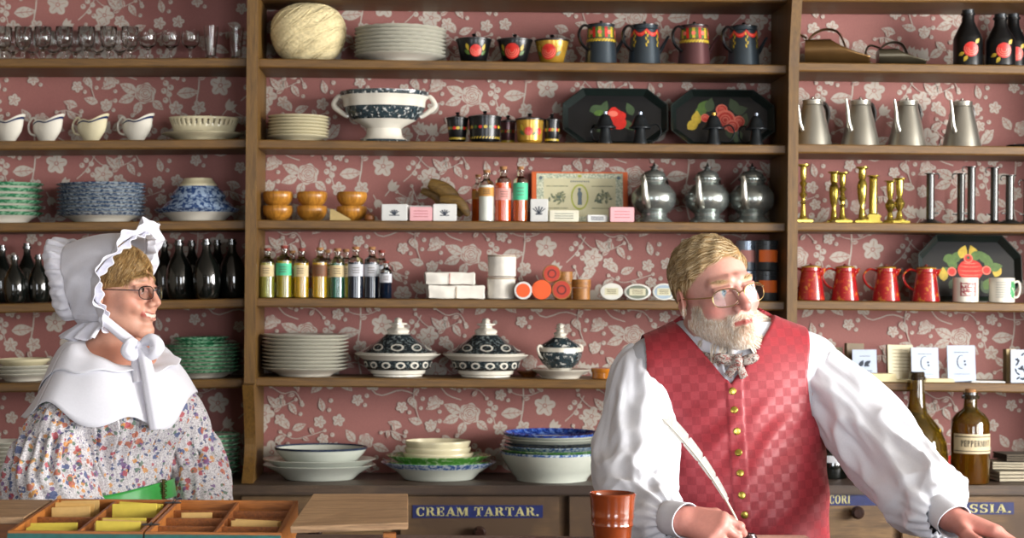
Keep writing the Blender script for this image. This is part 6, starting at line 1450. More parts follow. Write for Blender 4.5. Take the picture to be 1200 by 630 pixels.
# ---- waistcoat
def pxl(py, tab): return np.interp(py, [t[0] for t in tab], [t[1] for t in tab])
def pix(p):                                            # where a point on the chest lies, as (px, py) at its own depth
    u = p[:, 0]*F/p[:, 1]; w = (EYE-p[:, 2])*F/p[:, 1]; return VX+u-RHO*w, VY+w+RHO*u
NECKC = nb+V3(0, .012, 0)
zV = P(857, 452, 3.72).z; xV = P(857, 452, 3.72).x
def vest_f(p):
    d = torso(p)-.016
    d = d+.0016*np.sin(p[:, 2]*70+9*np.sin(p[:, 0]*14))*np.clip((1.36-p[:, 2])/.1, 0, 1)*.8+.0022*np.sin((p[:, 0]-p[:, 2]*.8)*60+2*np.sin(p[:, 2]*22))*np.clip(1-np.abs(p[:, 2]-1.2)/.16, 0, 1)
    front = p[:, 1] < 3.85
    dz = p[:, 2]-zV; wL, wR = .80, .74
    vcut = np.where(p[:, 0] < xV, (xV-p[:, 0])/wL, (p[:, 0]-xV)/wR)*1.0-dz        # negative inside the V
    vcut = vcut*.55; vc = np.where(front, vcut, 1.0)
    d = smax(d, -vc, .004); d = smax(d, -(np.linalg.norm((p-NECKC)[:, :2]*V3(1, 1, 0)[:2], axis=1)-.079+np.maximum(0, 1.39-p[:, 2])*3), .004)
    zl = p[:, 2]; xl = np.interp(zl, [P(0, y, 3.82).z for y in (500, 475, 455, 430, 400, 380)], [-9, P(772, 475, 3.82).x, P(762, 455, 3.82).x, P(755, 430, 3.82).x, P(745, 400, 3.82).x, P(742, 380, 3.82).x])
    xr = np.interp(zl, [P(0, y, 3.82).z for y in (500, 478, 460, 430, 395, 380)], [9, P(946, 478, 3.82).x, P(942, 460, 3.82).x, P(938, 430, 3.82).x, P(944, 395, 3.82).x, P(946, 380, 3.82).x])
    d = smax(d, xl-p[:, 0], .004); d = smax(d, p[:, 0]-xr, .004); d = smax(d, .93-p[:, 2], .004)
    # overlapping front edge beside the buttons
    xe = np.interp(zl, [.95, 1.1, zV], [P(861, 640, 3.7).x, P(858, 580, 3.68).x, P(853, 452, 3.70).x]); d = d-.0022*np.clip((p[:, 0]-xe)/.0025, 0, 1)*np.clip((xe+.036-p[:, 0])/.0025, 0, 1)*(p[:, 1] < 3.8)
    return d
vv, vF = snet(vest_f, (shL[0]-.03, 3.55, .915), (shR[0]+.05, 4.02, 1.50), .0036)
def vest_mat():
    t = NT('red_damask'); co = t.coord((1, 1, 1)); 
    br = t.n('ShaderNodeTexChecker'); br.inputs['Scale'].default_value = 56; 
    mp = t.coord((1, 0, 1), rot=(0, .05, 0)); mp.inputs['Location'].default_value = (.003, .001, .004); t.l(mp, 0, br, 'Vector'); br.inputs['Color1'].default_value = (1, 1, 1, 1); br.inputs['Color2'].default_value = (0, 0, 0, 1)
    n = t.noise(t.coord((700, 700, 60)), 1, 2); n2 = t.noise(t.coord((60, 700, 700)), 1, 2)
    a = t.ramp(n, 0, [(.2, '#7c1a25'), (.8, '#96242f')]); b = t.ramp(n2, 0, [(.2, '#8a202b'), (.8, '#a3303a')]); m = t.mix((br, 1), (a, 0), (b, 0)); t.t.links.new(m[0].outputs[2], t.b.inputs['Base Color'])
    r = t.n('ShaderNodeMapRange'); t.l(br, 1, r, 0); r.inputs['To Min'].default_value = .62; r.inputs['To Max'].default_value = .45; t.l(r, 0, t.b, 'Roughness'); t.set(Sheen_Weight=.08); t.bump(n, 0, .12, .001); return t.m
VM = vest_mat()
vest = np_mesh('waistcoat', vv, vF, [VM], man); vest['label'] = 'red check woven waistcoat with brass buttons'
# buttons
BRB = M('brass_button', '#b5a04a', .25, metal=.85, var=.1)
for i, (bx_, by_) in enumerate(((857, 458), (859, 480), (862, 505), (864, 530), (866, 554), (868, 580), (871, 603), (872, 628))):
    lo_, hi_ = 3.45, 3.9; o0 = np.array((0, 0, EYE)); p0 = P(bx_+1.5, by_, 1.0); dvec = A3(p0)-V3(0, 0, EYE)
    for s_ in np.arange(3.4, 3.95, .002):
        if vest_f((V3(0, 0, EYE)+dvec*s_)[None].astype(np.float32))[0] < 0: break
    c_ = V3(0, 0, EYE)+dvec*s_; g = grad(vest_f, c_[None].astype(np.float32))[0]; g /= np.linalg.norm(g)
    bm = B(); lathe(bm, [(0, 0), (.0075, 0), (.008, .0015), (.0062, .0035), (0, .0046)], 20); bm.transform(Matrix.Translation(tuple(c_+g*.0002)) @ Vector(tuple(g)).to_track_quat('Z', 'Y').to_matrix().to_4x4()); obj('button', bm, BRB, vest)
# pocket flap on the waistcoat
# ---- shirt: front, collar, sleeves, cuffs
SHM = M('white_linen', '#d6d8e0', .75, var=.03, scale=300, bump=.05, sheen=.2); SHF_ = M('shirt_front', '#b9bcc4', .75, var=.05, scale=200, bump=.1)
def shirt_f(p):
    d = torso(p)-.0085; m = np.clip(1-np.abs(p[:, 0]-xV)/.05, 0, 1); d = d-.0035*np.sin((p[:, 0]-xV)*420+2*np.sin(p[:, 2]*60))*m*(p[:, 1] < 3.8)
    d = smax(d, np.linalg.norm(((p-NECKC)*V3(1, 1, 0)), axis=1)*0-1, .001); d = smax(d, p[:, 2]-(nb[2]+.045), .003); return smax(d, .9-p[:, 2], .003)
sv, sF = snet(shirt_f, (shL[0]-.09, 3.55, .89), (shR[0]+.09, 4.02, 1.52), .004)
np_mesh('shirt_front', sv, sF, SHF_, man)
def fold(t, a, k, sd, fr=1.35, lt=4.5):
    n = MN.noise(Vector((fr*cos(a)+sd, fr*sin(a), t*lt))); n2 = MN.noise(Vector((2.2*fr*cos(a)+sd, 2.2*fr*sin(a)+7, t*lt*1.6))); return k*(1-2.4*abs(n))+k*.45*(1-2.2*abs(n2))
def on_counter(q):
    if q.y < 3.60 and q.z < ZC+.003: q.z = ZC+.003
    return q
def sleeve_disp(sd, k):
    def d(t, a):
        e = k*(.35+.65*sin(PI*min(1, max(0, t)))); g = math.exp(-((1-t)/.13)**2)
        return fold(t, a, e, sd)+.004*sin(15*a+3*sin(t*9))*g-.002*g+.004*sin(11*a)*math.exp(-(t/.09)**2)
    return d
def W3(px, py, Y): return tuple(P(px, py, Y))
arms = []
for nm, cpts, rr, k, sd in (('left', [(764, 424, 3.85), (754, 440, 3.84), (749, 490, 3.79), (744, 545, 3.71), (743, 584, 3.62), (758, 601, 3.55), (775, 606, 3.49), (787, 608, 3.462)], [.052, .064, .076, .083, .078, .068, .05, .031], .012, 1.3),
                            ('right', [(940, 423, 3.85), (958, 440, 3.84), (994, 474, 3.79), (1031, 519, 3.72), (1066, 560, 3.62), (1090, 588, 3.52), (1099, 601, 3.465), (1104, 604, 3.45)], [.052, .068, .076, .078, .077, .072, .055, .034], .014, 4.1)):
    sl = loft('shirt_sleeve', [W3(*c) for c in cpts], rr, SHM, man, 96, 120, sleeve_disp(sd, k), fix=on_counter); sl['label'] = 'full white linen sleeve gathered at the cuff'; arms.append(sl)
def cuff(parent, w, dirv, back, name='cuff'):
    w = np.array(w); dv = np.array(dirv, float); dv /= np.linalg.norm(dv); a = w-dv*back; b = w+dv*.016
    return loft(name, [tuple(a+(b-a)*t) for t in (0, .25, .5, .75, 1)], [.0335, .0345, .0345, .035, .036], SHM, parent, 48, 20, lambda t, a: .0012*sin(3*a+t*3), fix=on_counter, solid=.0018)
cuff(arms[0], wrL, wrL-elL+V3(.06, -.02, 0), .036); cuff(arms[1], wrR, wrR-elR, .04)
# collar and cravat
def neckring(zoff, rad, a0, a1, h, flare, name, mat, wave=0, seg=64, tiltf=0, th=.0018, ptile=None):
    vs, n2 = [], 8; cc = (nb*.62+HC*.38)+V3(-.002, .012, 0)
    for i in range(seg+1):
        a = a0+(a1-a0)*i/seg
        for k in range(n2+1):
            s_ = k/n2; r = rad+flare*s_+wave*sin(a*7)*(1-s_); hh = h*(1 if ptile is None else ptile(a))
            x, y = r*sin(a), -r*cos(a)*.98; vs.append((cc[0]+x, cc[1]+y, nb[2]+zoff+hh*s_+tiltf*cos(a)+.018*(-x/.07)*0))
    F_ = np.array([(i*(n2+1)+k, (i+1)*(n2+1)+k, (i+1)*(n2+1)+k+1, i*(n2+1)+k+1) for i in range(seg) for k in range(n2)])
    o = np_mesh(name, np.array(vs), F_, mat, man); m = o.modifiers.new('s', 'SOLIDIFY'); m.thickness = th; return o
neckring(.0, .0745, .16, 2*PI-.16, .052, .004, 'shirt_collar', SHM, tiltf=-.026, ptile=lambda a: 1+.2*abs(sin(a)))
CRV = spots('cravat_print', '#9a938c', ['#4b4038', '#7d3f38'], 160, .55, .7)
neckring(-.012, .0795, 0, 2*PI, .026, .0, 'cravat', CRV, .0012, tiltf=-.040, th=.004)
def chest_point(px, py, off=.004):
    p0 = P(px, py, 1.0); dvec = A3(p0)-V3(0, 0, EYE); f_ = lambda p: np.minimum(shirt_f(p), man_field(p)*1.0)
    ss = np.arange(3.45, 3.95, .002); pts = (V3(0, 0, EYE)+dvec[None]*ss[:, None]).astype(np.float32); fv = np.minimum(shirt_f(pts), torso(pts)); k = np.argmax(fv < 0); return pts[k]-dvec*off/np.linalg.norm(dvec)
bm = B(); kp_ = Vector(tuple(chest_point(864, 423, .030)))
def ellb(bm, c, r, rot=0, n=14):
    b2 = B(); lathe(b2, [(sin(PI*i/n), -cos(PI*i/n)) for i in range(n+1)], 18); b2.transform(Matrix.Translation(c) @ Matrix.Rotation(rot, 4, 'Y') @ Matrix.Diagonal((*r, 1))); merge(bm, b2)
ellb(bm, kp_, (.012, .011, .014)); 
for sx, rt_ in ((-1, .35), (1, -.3)): ellb(bm, kp_+Vector((sx*.026, .004, .004)), (.022, .008, .0115), rt_)
for (px_, py_) in ((853, 440), (872, 442)):
    e = Vector(tuple(chest_point(px_, py_, .016))); tube(bm, [kp_, (kp_+e)/2+Vector((0, -.004, 0)), e], [.007, .0085, .009], 10, flat=.45)
obj('cravat_bow', bm, CRV, man)
# ---- breeches, stockings and shoes (behind the counter)
BRE = M('dark_breeches', '#2f2b2a', .8, var=.1)
for s_ in (-1, 1):
    hx = c3[0]+s_*.09; loft('breeches', [(hx-s_*.02, 3.86, 1.02), (hx, 3.86, .9), (hx, 3.86, .7), (hx+s_*.01, 3.85, .5), (hx+s_*.012, 3.86, .3), (hx+s_*.012, 3.87, .06)], [.1, .11, .098, .08, .07, .06], BRE, man, 32, 30)
    bm = B(); b2 = B(); lathe(b2, [(0, 0), (.05, 0), (.052, .02), (.045, .05), (.03, .08), (0, .085)], 24, wob=lambda r, z, a: (r*(1+(.9 if sin(a) < 0 else .25)*abs(sin(a))**1.5*(1 if z < .03 else .5)), z)); b2.transform(Matrix.Translation((hx+s_*.012, 3.85, .002))); merge(bm, b2); obj('shoe', bm, BLK, man)
# ---- quill, inkwell, paper, beaker
tipI, tipT = handL[1][0], handL[1][4]; pinch = Vector(tuple((np.array(tipI)+np.array(tipT))/2))

o_ = V3(0, 0, EYE)
def proj(p): p = np.asarray(p); u = p[0]*F/p[1]; w = (EYE-p[2])*F/p[1]; return VX+u-RHO*w, VY+w+RHO*u
top = P(777, 491, 3.42); dv = (pinch-top).normalized(); 
tip = pinch+dv*max(.0, (pinch.z-ZC-.012)/max(.05, -dv.z))
t = thing('quill', (0, 0, 0), 'white feather quill held in the man\'s hand', 'quill')
bow = Vector((.012, 0, .008))
def qp(s): return top.lerp(tip, s)+bow*4*s*(1-s)
bm = B(); tube(bm, [qp(i/20) for i in range(21)], [.0006+.0016*min(1, i/14) for i in range(21)], 8); obj('shaft', bm, M('quill_shaft', '#cfc8b4', .4), t)
bm = B(); sv_ = dv.cross(Vector((0, -1, 0))).normalized(); n = 60
for sd, wmax in ((1, .0085), (-1, .0135)):
    prev = None
    for i in range(n+1):
        s = i/n*.72; w_ = wmax*min(1, (i/n)/.1+.25)*(1-.55*(i/n)**2)*(1-(.35 if (i % 13 == 7) else 0)); c = qp(s); e = c+sv_*sd*w_-dv*w_*.9+Vector((0, .0015*sd, .002))
        a_, b_ = bm.verts.new(c), bm.verts.new(e)
        if prev: bm.faces.new((prev[0], a_, b_, prev[1]))
        prev = (a_, b_)
o = obj('vane', bm, M('quill_vane', '#d6d4d0', .8, var=.12, scale=200), t, smooth=False); md = o.modifiers.new('s', 'SOLIDIFY'); md.thickness = .0005
print('PINCH', proj(pinch), 'tip', proj(tip), tuple(tip))
t = thing('ink_pot', (tip.x+.004, tip.y-.002, ZC+.0006), 'small dark ink pot at the tip of the quill', 'ink pot')
bm = B(); lathe(bm, [(0, 0), (.015, 0), (.018, .002), (.0185, .016), (.016, .02), (.0155, .0235), (.0125, .0235), (.012, .006), (0, .005)], 28); obj('pot', bm, M('ink_pot_glaze', '#2a1114', .12, coat=.6), t)
bm = B(); lathe(bm, [(0, .0088), (.0117, .0088), (.0117, .0094), (0, .0094)], 20); obj('ink', bm, INKL, t)
bm = B(); box(bm, -.065, .065, -.06, .06, 0, .003); box(bm, -.064, .063, -.0595, .058, .0031, .006); box(bm, -.06, .066, -.058, .06, .0061, .0085)
o = obj('writing_paper', bm, M('pink_paper', '#c79a88', .8, var=.05), smooth=False); o.location = (P(918, 628, 3.42).x, 3.46, ZC+.0008); o.rotation_euler.z = .03; tag(o, 'pinkish writing paper on the counter before the man', 'paper')
t = thing('beaker', (P(717.5, 600, 3.3).x, 3.3, ZC+.0008), 'glazed red brown earthenware beaker on the counter', 'beaker')
RW_ = M('redware', '#7a3414', .12, var=.2, scale=25, coat=.7); k3 = 3.3/F
bp = [(0, 0), (19, 0), (20.5, 1), (21, 6), (20, 8), (21.5, 14), (23, 30), (24.8, 33), (24.2, 36), (25, 40), (25.6, 43.5), (24.8, 46), (25.8, 52), (26.4, 60), (27.2, 64), (27.4, 66), (26, 67.5), (25, 66.5), (24.3, 60), (22.5, 40), (19, 4), (0, 3)]
hs = (EYE-245*3.3/F+.007-ZC)/(67.5*k3)
bm = B(); lathe(bm, [(r*k3, h*k3*hs) for r, h in bp], 56, wob=lambda r, z, a: (r*(1+.004*sin(z*900)), z)); obj('vessel', bm, RW_, t)
# ================================================================ the woman in the white bonnet
WS = .94
WHC = A3(P(140, 341, 4.18)); WHR = rotz(1.20) @ rotx(-.03); 
def w_to(p): return (p-WHC) @ WHR
def w_from(q): return WHC+np.asarray(q, np.float32) @ WHR.T
TH = .86; WF = V3(sin(TH), -cos(TH), 0); WR = V3(-cos(TH), -sin(TH), 0)      # the way she faces, and her right side (towards the camera)
ax = A3(P(137, 520, 4.20)); ax[2] = 0
def bpt(r, f, z): return ax+WR*r+WF*f+V3(0, 0, z)
zs = P(0, 470, 4.18).z-.012; wshR, wshL = bpt(.142, 0, zs-.03), bpt(-.142, 0, zs-.03); wnb = bpt(0, -.02, P(0, 432, 4.2).z)
WB = np.stack([WR, WF, V3(0, 0, 1)], 1)               # body axes
def wtorso(p):
    q = (p-ax) @ WB
    d = ell(q, (0, -.005, 1.26), (.15, .1, .18)); d = smin(d, ell(q, (0, -.005, 1.09), (.13, .1, .13)), .06); d = smin(d, ell(q, (0, -.01, .95), (.165, .13, .13)), .05)
    for s in (-1, 1): d = smin(d, ell(q, (s*.06, .075, 1.245), (.072, .068, .07)), .05)
    d = smin(d, cone(p, wshR, wshL, .05, .05), .06)
    for sh in (wshR, wshL): d = smin(d, cone(p, wnb+V3(0, 0, -.01), sh, .04, .042), .04)
    return d
welR, wwrR = bpt(.20, .02, P(0, 585, 4.05).z+.0), bpt(.10, .17, .93); welL, wwrL = bpt(-.215, .0, P(0, 560, 4.2).z), bpt(-.12, .17, .93)
whR = hand_prims(wwrR, WF*.9-WR*.4, V3(0, 0, 1)+WF*.1, -WR+V3(0, 0, .1), [(.3, .5, .3)]*4, [(.6, .8, -.2), (.8, .5, -.2), (.9, .3, -.1)], .9)
whL = hand_prims(wwrL, WF*.9+WR*.4, V3(0, 0, 1)+WF*.1, WR+V3(0, 0, .1), [(.3, .5, .3)]*4, [(.6, .8, -.2), (.8, .5, -.2), (.9, .3, -.1)], .9)
def woman_field(p):
    d = wtorso(p); d = smin(d, cone(p, wnb+V3(0, 0, -.03), WHC+V3(-.012, .008, -.05), .05, .046), .025)
    for a, b, c in ((wshR, welR, wwrR), (wshL, welL, wwrL)): d = smin(d, cone(p, a, b, .042, .034), .03); d = smin(d, cone(p, b, c, .034, .022), .02)
    m = np.linalg.norm(p-WHC, axis=1) < .23
    if m.any(): d[m] = smin(d[m], head_field(w_to(p[m]), WS, True, True), .014)
    for w, hd in ((wwrR, whR), (wwrL, whL)):
        m = np.linalg.norm(p-w-WF*.07, axis=1) < .2
        if m.any(): d[m] = smin(d[m], prim_field(p[m], hd[0]), .01)
    return d
wv, wF_ = snet(woman_field, ax+V3(-.33, -.36, .98), ax+V3(.38, .32, 1.72), .003)
def w_tint(v):
    q = w_to(v)/WS; n = len(v); col = np.tile(L3('#c99680'), (n, 1)); hd = np.linalg.norm(q, axis=1) < .2
    def blend(w, h):
        nonlocal col
        w = np.clip(w, 0, 1)[:, None]*hd[:, None]; col = col*(1-w)+L3(h)*w
    g = lambda c, r: np.exp(-(((q-V3(*c))/np.array(r))**2).sum(1))
    blend(.7*(g((.045, -.062, -.028), (.022, .03, .02))+g((-.045, -.062, -.028), (.022, .03, .02))), '#bd6b55'); blend(.4*g((0, -.108, -.032), (.014, .02, .016)), '#bb6a55')
    zc = -.0662+.007*np.clip(np.abs(q[:, 0])/.028, 0, 1)
    lip = np.clip(1.6-np.abs(q[:, 2]-zc)/.0062, 0, 1)*(np.abs(q[:, 0]) < .032)*(q[:, 1] < -.078); blend(lip*.85, '#a8463f')
    teeth = (np.abs(q[:, 2]-zc-.0005) < .0042)*(np.abs(q[:, 0]) < .024)*(q[:, 1] < -.078); blend(teeth*.95, '#d8d0c0')
    blend(.9*(g((.0325, -.094, .011), (.018, .012, .004))+g((-.0325, -.094, .011), (.018, .012, .004))), '#93604a'); blend(1.1*(g((.034, -.088, .0235), (.018, .02, .0035))+g((-.034, -.088, .0235), (.018, .02, .0035))), '#7d5a3c')
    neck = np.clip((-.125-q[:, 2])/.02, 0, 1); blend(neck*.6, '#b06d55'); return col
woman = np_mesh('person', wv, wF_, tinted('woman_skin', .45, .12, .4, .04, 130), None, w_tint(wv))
tag(woman, 'smiling woman in a white frilled bonnet and flowered dress behind the counter', 'person')
eyes(woman, w_from, WS, ('brown_iris', '#4a3626'), WHR @ V3(0, -1, .02))
spectacles(woman, w_from, WS, .0245, .0165, .033, -.104, -.006, ('dark_wire', '#2a2a30', .0011), .083, 'dark wire glasses', '#f0f2f6')
# hair under the bonnet
def w_cran(p):
    q = w_to(p)/WS; d = ell(q, (0, .012, .038), (.0775, .1, .086)); d = d+.0016*np.sin(q[:, 0]*160+40*q[:, 2]); d = smax(d, (.058-q[:, 2]-.7*(q[:, 1]+.08)-1.1*np.maximum(0, np.abs(q[:, 0])-.035))*.6, .006); return d*WS
wh, whF = snet(w_cran, WHC-.14, WHC+.14, .003)
whm = tinted('woman_hair', .4, 0, .4, .14, 240, .2); whair = np_mesh('hair', wh, whF, whm, woman, np.tile(L3('#9a7748'), (len(wh), 1))); whair['label'] = 'light brown fringe below the bonnet'
rg = np.random.default_rng(11); q = w_to(wh)/WS; ok = np.where((q[:, 1] < -.01) & (q[:, 2] > .03))[0]; ix = rg.choice(ok, 3600); rt = wh[ix]; q = w_to(rt)/WS
dr = np.stack([.75*np.sign(q[:, 0]-.012)+q[:, 0]*3, .1+0*q[:, 0], -.8+0*q[:, 0]], 1)
def w_skin(p): return np.minimum(head_field(w_to(p), WS, True, True), w_cran(p))
strands('hair_strands', rt, (dr @ WHR.T).astype(np.float32), w_skin, whm, whair, (.014, .034), .0008, 6, .0035, .16, pick(len(rt), ['#b8935c', '#a07a48', '#d0b07a', '#8a683c'], 5), 6)
# ---- bonnet
BON = M('white_cotton', '#dcdce6', .8, var=.03, scale=260, bump=.06, sheen=.3)
def bon_ring(t, a):
    """t 0 at the face edge, 1 at the crown seam; a from the top, positive to either side"""
    ca = cos(a); yb_ = -.075+.085*(1-ca)/2*1.05+(.03 if abs(a) > 2 else 0)*0
    y0 = -.058+.078*min(1, (1-ca)/1.0); y1 = .095+.03*max(0, ca)
    y = y0+(y1-y0)*t; R1 = .094+.006*sin(PI*t); rz = (.103+.010*sin(PI*t)) if ca > 0 else .118
    cz = .030; x = R1*sin(a)*(1-.22*t*max(0, -ca)); z = cz+rz*ca-.012*t*max(0, ca)
    return np.array((x, y, z))
AM = 2.55
def sheet(name, fn, nu, nv, mat, parent, closed=False, solid=.0016, post=None):
    vs = np.array([fn(i/nu, j/nv) for i in range(nu+1) for j in range(nv+1)], np.float32)
    if post: vs = post(vs.reshape(nu+1, nv+1, 3)).reshape(-1, 3)
    F_ = np.array([(i*(nv+1)+j, (i+1)*(nv+1)+j, (i+1)*(nv+1)+j+1, i*(nv+1)+j+1) for i in range(nu) for j in range(nv)]); o = np_mesh(name, vs, F_, mat, parent)
    if solid: m = o.modifiers.new('s', 'SOLIDIFY'); m.thickness = solid; m.offset = 0
    return o
bonnet = sheet('bonnet', lambda u, w: w_from(bon_ring(u, -AM+2*AM*w)+.0018*sin(60*w+9*u)*u*np.array((1, 0, 1))), 30, 80, BON, woman); bonnet['label'] = 'white cotton bonnet with frilled edges'
def crown(u, w):                                        # puffed back of the bonnet, gathered into the seam
    a = -AM+2*AM*w; b = bon_ring(1, a); c = np.array((0, .105, .02)); s = u
    pf = sin(PI*min(1, s*.62+.0)); e = b+(c-b)*s**1.2; e = e+np.array((0, .075*pf*(1-.25*abs(sin(a))), .0))+(b-c)/np.linalg.norm(b-c)*.032*sin(PI*s)*(1+.25*cos(a))
    g = (.006*sin(26*a)+.004*sin(41*a+1))*(1-s)**.5*min(1, s*6)+.007*MN.noise(Vector((a*2, s*4, 1.7)))
    return w_from(e+(b-c)/np.linalg.norm(b-c)*g)
sheet('crown', crown, 40, 140, BON, bonnet)
def frill(edge, out, amp, nwave, wid, ph=0):
    def fn(u, w):
        p, o, nrm = edge(w); wv_ = sin(nwave*2*PI*w+ph+.8*sin(7*w)); sp = sin(u*PI*.5)
        return w_from(p+o*wid*u+nrm*(amp*wv_*sp+.004*sin(nwave*4.4*PI*w)*u)+o*.0025*cos(nwave*2*PI*w)*u)
    return fn
def face_edge(w):
    a = -AM+2*AM*w; p = bon_ring(0, a); rad_ = np.array((sin(a), 0, cos(a))); o = rad_*.72+np.array((0, -.69, 0)); nr = rad_*.69+np.array((0, .72, 0)); return p, o, nr
sheet('face_frill', frill(face_edge, 1, .0095, 9, .047), 10, 420, BON, bonnet)
sheet('inner_frill', frill(lambda w: (lambda p, o, n: (p-n*.004, o*.8-n*.6, n))(*face_edge(w)), 1, .006, 10, .026, 1.2), 8, 420, BON, bonnet)
def neck_edge(w):                                       # lower back edge
    a0 = AM; s = -1+2*w; y = .0+.112*(1-abs(s)**2.2); b = bon_ring((y+.0)/.12 if False else min(1, max(0, (y)/.112)), a0 if s > 0 else -a0); 
    p = np.array((s*.062, y, -.070-.008*(1-abs(s)))); d_ = np.array((s*.5, (1-abs(s))*.75+.1, -.62)); d_ /= np.linalg.norm(d_); n_ = np.array((s, (1-abs(s)), .35)); n_ /= np.linalg.norm(n_); return p, d_, n_
sheet('neck_frill', frill(neck_edge, 1, .011, 9, .052, .6), 10, 300, BON, bonnet)
def nape(u, w):
    s = -1+2*w; p, d_, n_ = neck_edge(w); b = bon_ring(min(1, max(0, p[1]/.112)), AM*(1 if s > 0 else -1)*.92); e = b*(1-u)+p*u; return w_from(e+n_*.006*sin(PI*u))
sheet('nape', nape, 8, 60, BON, bonnet)
# ---- dress
def floral():
    t = NT('flowered_cotton'); cur = '#b9b2b0'
    n = t.noise(t.coord(), 300, 4, .7); cur = t.mix((t.ramp(n, 0, [(.46, '#000000'), (.56, '#ffffff')]), 0), '#d2cecf', '#a29da2')
    for i, (sc, col, th, rad) in enumerate(((38, '#33497d', .16, .5), (44, '#b0552c', .14, .5), (47, '#a83440', .13, .4), (52, '#6d4a80', .15, .5), (70, '#4c6a55', .17, .5), (60, '#c98a3c', .10, .4), (85, '#39466e', .16, .5))):
        m = t.coord(); m.inputs['Location'].default_value = (i*1.37, i*2.11, i*.73)
        nz = t.noise(m, 90, 2); mm = t.n('ShaderNodeVectorMath', operation='MULTIPLY_ADD'); t.l(nz, 1, mm, 0); mm.inputs[1].default_value = (.012,)*3; t.l(m, 0, mm, 2)
        v = t.n('ShaderNodeTexVoronoi'); v.inputs['Scale'].default_value = sc; t.t.links.new(mm.outputs[0], v.inputs['Vector'])
        wn = t.n('ShaderNodeTexWhiteNoise', noise_dimensions='3D'); t.t.links.new(v.outputs['Position'], wn.inputs['Vector'])
        th_ = t.n('ShaderNodeMapRange'); t.l(wn, 0, th_, 0); th_.inputs['From Min'].default_value = .35; th_.inputs['From Max'].default_value = 1; th_.inputs['To Min'].default_value = 0; th_.inputs['To Max'].default_value = .42
        lt = t.n('ShaderNodeMath', operation='LESS_THAN'); t.l(v, 'Distance', lt, 0); t.l(th_, 0, lt, 1)
        f2 = t.n('ShaderNodeMath', operation='MULTIPLY'); t.l(lt, 0, f2, 0); f2.inputs[1].default_value = .85; cur = t.mix((f2, 0), cur, col)
    t.t.links.new(cur[0].outputs[2], t.b.inputs['Base Color']); t.set(Roughness=.8, Sheen_Weight=.2); return t.m
FLO = floral()
def bodice_f(p):
    q = (p-ax) @ WB; d = wtorso(p)-.012
    fr = np.clip(q[:, 1]/.05, 0, 1); ang = q[:, 0]/(.45+1.6*np.clip(q[:, 2]-1.05, 0, .4)); d = d+(.004*np.sin(ang*120)+.015*(1-np.abs(np.sin(ang*60+1)))**5)*fr*np.clip((q[:, 2]-1.07)/.05, 0, 1)*np.clip((1.42-q[:, 2])/.08, 0, 1)
    back = np.clip(-q[:, 1]/.05, 0, 1); d = d+.002*np.sin(q[:, 0]*180)*back
    d = smax(d, .985-p[:, 2], .003); d = smax(d, -(np.linalg.norm((p-wnb)[:, :2], axis=1)-.066), .004); d = smax(d, p[:, 2]-(wnb[2]+.03-.05*np.clip(q[:, 1]/.06, 0, 1)), .005); return d
bv, bF = snet(bodice_f, ax+V3(-.27, -.27, .975), ax+V3(.27, .27, 1.42), .0036)
dress = np_mesh('dress_bodice', bv, bF, FLO, woman); dress['label'] = 'grey white dress printed with small blue and orange flowers'
def skirt(u, w):
    a = 2*PI*w; z = 1.03*(1-u)+.03*u; r = .135+.23*u**.8+.012*sin(24*a)*min(1, u*5)+.02*sin(7*a+1)*u; e = ax+WR*(r*1.08*cos(a))+WF*(r*.95*sin(a)); e[2] = z; return e
sheet('dress_skirt', skirt, 40, 240, FLO, woman)
def wdisp(sd, k, band):
    def d(t, a):
        g = math.exp(-((t-band)/.05)**2); up_ = 1 if t < band else 0
        return fold(t, a, k, sd, 1.6, 4)+(.006*sin(22*a+2*sin(t*8))-.012*(1-abs(sin(11*a+sin(t*8)+1)))**5)*max(math.exp(-((t-band)/.16)**2), math.exp(-(t/.12)**2))*1.0-.010*g+.002*sin(t*150)*(math.exp(-((t-band+.07)/.09)**2))
    return d
shp = [(bpt(.125, -.005, zs-.005)), bpt(.165, -.005, zs-.06), bpt(.19, .0, zs-.13), bpt(.205, .005, 1.13), bpt(.21, .02, 1.075), bpt(.19, .07, 1.0), bpt(.145, .125, .95), bpt(.12, .15, .935)]
s1_ = loft('dress_sleeve', [tuple(x) for x in shp], [.058, .072, .078, .092, .105, .092, .06, .03], FLO, woman, 120, 130, wdisp(2.2, .010, .42), fix=on_counter)
shp = [bpt(-.125, -.005, zs-.01), bpt(-.185, .0, zs-.035), bpt(-.20, .005, zs-.12), bpt(-.218, .01, 1.14), bpt(-.225, .03, 1.09), bpt(-.205, .08, 1.02), bpt(-.16, .13, .96), bpt(-.135, .155, .935)]
s2_ = loft('dress_sleeve', [tuple(x) for x in shp], [.055, .072, .07, .066, .072, .066, .05, .028], FLO, woman, 120, 130, wdisp(6.1, .009, .40), fix=on_counter)
